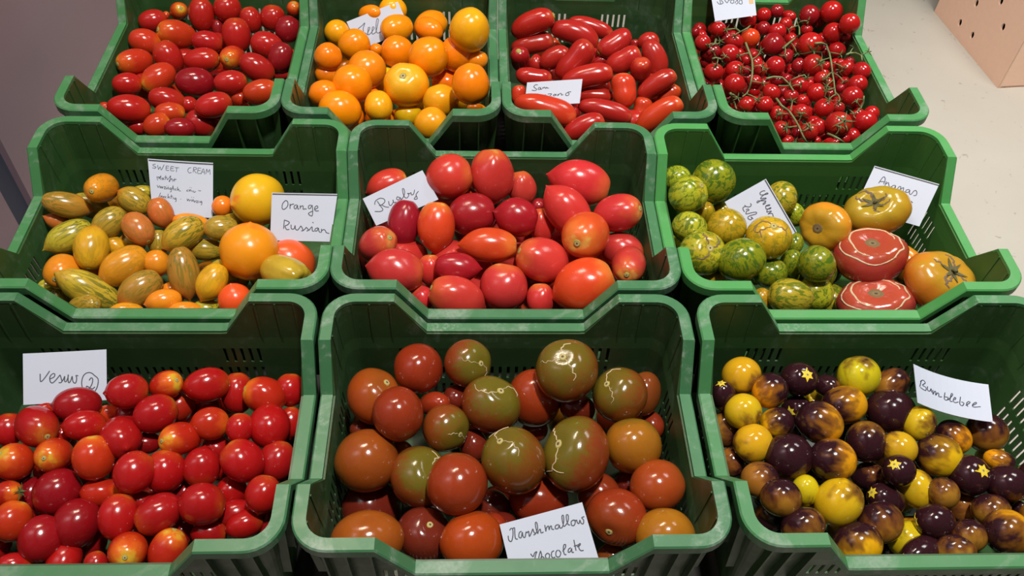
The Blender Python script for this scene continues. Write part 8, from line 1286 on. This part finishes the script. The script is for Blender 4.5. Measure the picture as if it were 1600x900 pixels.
def make_crack(key, path, width, parent, mat, name='crack'):
    """raised corky seam along (theta, phi) points on the skin"""
    S = SHAPES[key]; v, f = [], []
    C = [surf(S, t, p, 0.006) for t, p in path]
    m = len(C)
    for i in range(m):
        d = (C[min(i+1, m-1)]-C[max(i-1, 0)]).normalized()
        n = (surf(S, *path[i], 0.1)-surf(S, *path[i], 0.0)).normalized()
        s = d.cross(n).normalized()
        e = width*(0.35+0.65*math.sin(math.pi*(0.12+0.8*i/max(1, m-1))))
        for a, o in ((-1.0, -0.012), (-0.45, 0.010), (0.45, 0.010), (1.0, -0.012)):
            v.append(tuple(C[i]+s*e*a+n*o))
    for i in range(m-1):
        f += [(i*4+j, i*4+j+1, i*4+4+j+1, i*4+4+j) for j in range(3)]
    return mesh_obj(name, v, f, mat, parent, True)

def radial_cracks(key, parent, mat, n, seed, t1=0.95, w=0.03):
    rr = random.Random(seed); ph0 = rr.uniform(0, 6.28)
    for k in range(n):
        ph = ph0+2*math.pi*k/n+rr.uniform(-.5, .5); L = rr.uniform(0.55, 1.0)*t1; bend = rr.uniform(-.9, .9)
        path = [(0.10+(L-0.10)*i/9, ph+bend*(i/9)**2+0.08*math.sin(i*1.9+k)) for i in range(10)]
        make_crack(key, path, w*rr.uniform(.7, 1.2), parent, mat)
        if rr.random() < 0.3:
            t0, p0 = path[6]
            make_crack(key, [(t0+0.05*i, p0+0.13*i) for i in range(5)], w*0.55, parent, mat)

def ring_cracks(key, parent, seed):
    rr = random.Random(seed)
    for t0, a0, a1 in ((0.62, 0.3, 4.6), (0.95, 2.2, 5.6), (0.82, -0.8, 0.9)):
        path = [(t0+0.06*math.sin(i*0.9+t0*9), a0+(a1-a0)*i/17+rr.uniform(-.02, .02)) for i in range(18)]
        make_crack(key, path, 0.034, parent, M['crack'])

# ------------------------------------------------------------------ tomatoes
NAMES = {'plum': 'plum_tomato', 'orange': 'orange_tomato', 'marzano': 'long_tomato', 'cherry': 'cherry_tomato', 'cream': 'pointed_tomato', 'rugby': 'oxheart_tomato', 'zebra': 'striped_tomato',
         'ananas': 'beefsteak_tomato', 'vesuv': 'oval_tomato', 'choc': 'brown_tomato', 'bee': 'bicolour_tomato', 'russian': 'heart_tomato'}
GROUPS = {10: 'red plum tomatoes in the back-left crate', 11: 'orange tomatoes in the back crate', 12: 'long red tomatoes in the back crate', 13: 'cherry tomatoes on the vine', 20: 'tomatoes in the middle-left crate',
          21: 'oxheart tomatoes in the middle crate', 22: 'tomatoes in the middle-right crate', 30: 'red oval tomatoes in the front-left crate', 31: 'brown tomatoes in the front centre crate', 32: 'bicolour tomatoes in the front-right crate'}
def build_tomatoes():
    for i, (ki, crate, col, feat, x, y, z, rx, ry, rz, qw, qx, qy, qz, label) in enumerate(TOMATOES):
        kind = KINDS[ki]; rr = random.Random(i*13+5)
        var = rr.randrange(NVAR.get(kind, 4))
        if 't' in feat and kind in ('cream', 'rugby'): var = 10+var % 3
        me = tomato_mesh(kind, var)
        o = link(NAMES[kind], me)
        o.location = (x/1000, y/1000, z/1000); o.scale = (rx/1000, ry/1000, rz/1000)
        o.rotation_mode = 'QUATERNION'; o.rotation_quaternion = Quaternion((qw, qx, qy, qz))
        c = COLS[kind][col]
        j = lambda v, s: max(0, min(255, v*(1+rr.uniform(-s, s))))
        c = (j(c[0], .04), j(c[1], .10), j(c[2], .10))
        o.color = lin(*c)
        o['shoulder'] = float(SHOULD.get((kind, col), 0.0))*rr.uniform(.8, 1.1)
        if kind in ('cream', 'zebra'): o['stripe'] = float(STRIPE.get((kind, col), 0.5))
        if kind == 'bee': o['dark'] = float(DARK[col])+rr.uniform(-.06, .06)
        tag(o, label, 'tomato', GROUPS[crate])
        key = (kind, var)
        big = {'plum': .13, 'orange': .12, 'marzano': .12, 'cherry': .14, 'cream': .12, 'rugby': .12, 'zebra': .13, 'ananas': .14, 'vesuv': .11, 'choc': .09, 'bee': .1, 'russian': .12}[kind]
        if 's' in feat: make_scar(key, big, o, M['scar_dark'] if kind in ('ananas',) else M['scar'])
        if 'k' in feat:
            if kind == 'cherry': make_calyx(key, o, M['calyx'], 0.85, 5, 0.25, 0.075, 0.5)
            elif kind == 'ananas': make_calyx(key, o, M['calyx_dry'], 0.34, 6, 0.03, 0.07, 0.2)
            else: make_calyx(key, o, M['calyx'], 0.6, 6, 0.2, 0.10, 0.35)
        if '*' in feat: make_star(key, o)
        if 'w' in feat: ring_cracks(key, o, i)
        if 'x' in feat:
            if kind == 'choc': radial_cracks(key, o, M['crack'], rr.choice((2, 2, 3)), i, 0.95, 0.02)
            elif kind == 'zebra': radial_cracks(key, o, M['crack_dark'], 3, i, 0.9, 0.045)
            else: radial_cracks(key, o, M['crack_dark'], 5, i, 0.75, 0.045)
        if not feat and not label.startswith(('half-b', 'deepest')) and kind == 'cherry' and rr.random() < 0.25:
            make_calyx(key, o, M['calyx'], 0.8, 5, 0.25, 0.07, 0.4)
build_tomatoes()

# ------------------------------------------------------------------ vine stems lying on the cherry tomatoes
VINE_LABELS = ['long green vine stem at the left of the cherry tomatoes', 'thick green vine stem among the rear cherry tomatoes', 'longest straight green vine stem at the right of the cherry tomatoes',
 'curved green vine stem in the middle of the cherry tomatoes', 'green vine stem running down to the front notch of the crate', 'short hooked green vine stem by the right crate wall',
 'short pale vine stem at the front edge of the cherry crate', 'small forked vine stem below the card in the cherry crate', 'tiny green vine stem at the left rear of the cherry crate',
 'small green vine cluster above the left front cherry tomatoes', 'thin vine stem in the front left corner of the cherry crate', 'thin vine stem at the right front of the cherry crate']
for (main, brs), lab in zip(VINES, VINE_LABELS):
    o0 = Vector(main[len(main)//2])
    sub = lambda P: [tuple(Vector(p)-o0) for p in P]
    n = len(main)
    v, f = tube(sub(main), [0.0019-0.0008*i/(n-1) for i in range(n)], 7)
    o = mesh_obj('vine_stem', v, f, M['stem'], None, True)
    o.location = o0
    tag(o, lab, 'vine', 'vine stems on the cherry tomatoes')
    for b in brs:
        k = len(b)
        v, f = tube(sub(b), [0.0011-0.0003*i/(k-1) for i in range(k)], 6)
        br = mesh_obj('side_stalk', v, f, M['stem'], o, True)
        # little calyx at the end of the stalk
        e = Vector(sub(b)[-1]); d = (e-Vector(sub(b)[-2])).normalized()
        rr = random.Random(int(abs(e.x)*1e5)); a0 = d.orthogonal().normalized(); a1 = d.cross(a0)
        for s in range(5):
            an = 2*math.pi*s/5+rr.uniform(-.3, .3)
            q = a0*math.cos(an)+a1*math.sin(an)
            P = [e, e+q*0.004+d*0.0012, e+q*0.0085+d*rr.uniform(-.001, .003)]
            v, f = tube(P, [0.0008, 0.0009, 0.0002], 4)
            mesh_obj('sepal', v, f, M['calyx'], br)

# ------------------------------------------------------------------ handwritten name cards
M['paper'] = simple_mat('white_paper', (178, 186, 200), 0.6, 0.02, 25)
M['ink'] = simple_mat('blue_black_ink', (38, 42, 58), 0.5, 0.05, 60)
M['black_edge'] = simple_mat('black_card_border', (30, 30, 36), 0.5, 0.05, 60)
M['stain'] = simple_mat('tan_stain', (190, 160, 110), 0.7, 0.1, 60)
CARD_LABELS = {'vesuv': 'white card reading Vesuv 2 with a circled number', 'sanmarzano': 'white card reading San, lower word covered by a long tomato', 'marshmallow': 'white card reading Marshmallow Chocolate at the front rim',
 'ananas': 'white card reading Ananas with black top edge', 'greenzebra': 'tilted white card with Green Zeb written sideways', 'rugby': 'tilted white card reading Rugby', 'orangerussian': 'white card reading Orange Russian by the crate corner',
 'sweetcream': 'white card reading SWEET CREAM with three smaller lines', 'bumblebee': 'curved white card reading Bumblebee', 'yellow': 'white card partly hidden among the orange tomatoes', 'broso': 'white card cut off at the top above the cherry tomatoes'}
BEND = {'bumblebee': 0.006, 'marshmallow': 0.001, 'vesuv': 0.002, 'sweetcream': 0.001}
def smooth_line(pts, sub=4):
    if len(pts) < 3: return [Vector(p) for p in pts]
    P = [Vector(p) for p in pts]; out = []
    for i in range(len(P)-1):
        a, b, c, d = P[max(i-1, 0)], P[i], P[i+1], P[min(i+2, len(P)-1)]
        for k in range(sub):
            t = k/sub
            out.append(0.5*((2*b)+(c-a)*t+(2*a-5*b+4*c-d)*t*t+(3*b-a-3*c+d)*t*t*t))
    return out+[P[-1]]
def build_cards():
    for name, c0, X, Y, quad, strokes, border in CARDS:
        X = Vector(X).normalized(); Y = Vector(Y); Y = (Y-X*Y.dot(X)).normalized(); Z = X.cross(Y)
        Q = [Vector((a/1000, b/1000)) for a, b in quad]
        hw = max(abs(q.x) for q in Q); bend = BEND.get(name, 0.0)
        bz = lambda p: bend*((p.x/hw)**2-0.4)
        at = lambda s, t: (Q[0]*(1-s)+Q[1]*s)*(1-t)+(Q[3]*(1-s)+Q[2]*s)*t
        th = 0.0004
        def sheet(nm, s0, s1, t0, t1, zoff, mat, parent=None, n=10):
            v, f = [], []
            for i in range(n+1):
                for t in (t0, t1):
                    p = at(s0+(s1-s0)*i/n, t)
                    v += [(p.x, p.y, bz(p)+zoff+th), (p.x, p.y, bz(p)+zoff-th)]
            for i in range(n):
                a, b = i*4, i*4+4
                f += [(a, a+2, b+2, b), (a+1, b+1, b+3, a+3), (a, b, b+1, a+1), (a+2, a+3, b+3, b+2)]
            f += [(0, 1, 3, 2), (n*4, n*4+2, n*4+3, n*4+1)]
            return mesh_obj(nm, v, f, mat, parent)
        card = sheet('name_card', 0, 1, 0, 1, 0, M['paper'])
        M4 = Matrix((X, Y, Z)).transposed().to_4x4(); M4.translation = Vector(c0)
        card.matrix_world = M4
        tag(card, CARD_LABELS[name], 'card', 'handwritten name cards')
        if border: sheet('black_border', 0.01, 1.0, 0.018, 0.042, 0.0003, M['black_edge'], card)
        if name == 'broso': sheet('paper_stain', 0.86, 0.96, 0.33, 0.62, 0.0002, M['stain'], card, 2)
        v, f = [], []
        wd = {'sweetcream': 0.00034, 'sanmarzano': 0.00055, 'yellow': 0.0006, 'broso': 0.0006}.get(name, 0.00052)
        for st in strokes:
            L = smooth_line([(a/1000, b/1000) for a, b in st])
            b0 = len(v); n = len(L)
            for i, p in enumerate(L):
                d = L[min(i+1, n-1)]-L[max(i-1, 0)]
                d = d.normalized() if d.length > 1e-9 else Vector((1, 0))
                s = Vector((-d.y, d.x))*wd
                for w_ in (s, -s): v.append((p.x+w_.x, p.y+w_.y, bz(p)+th+0.0002))
            f += [(b0+2*i, b0+2*i+1, b0+2*i+3, b0+2*i+2) for i in range(n-1)]
        mesh_obj('lettering', v, f, M['ink'], card)
build_cards()
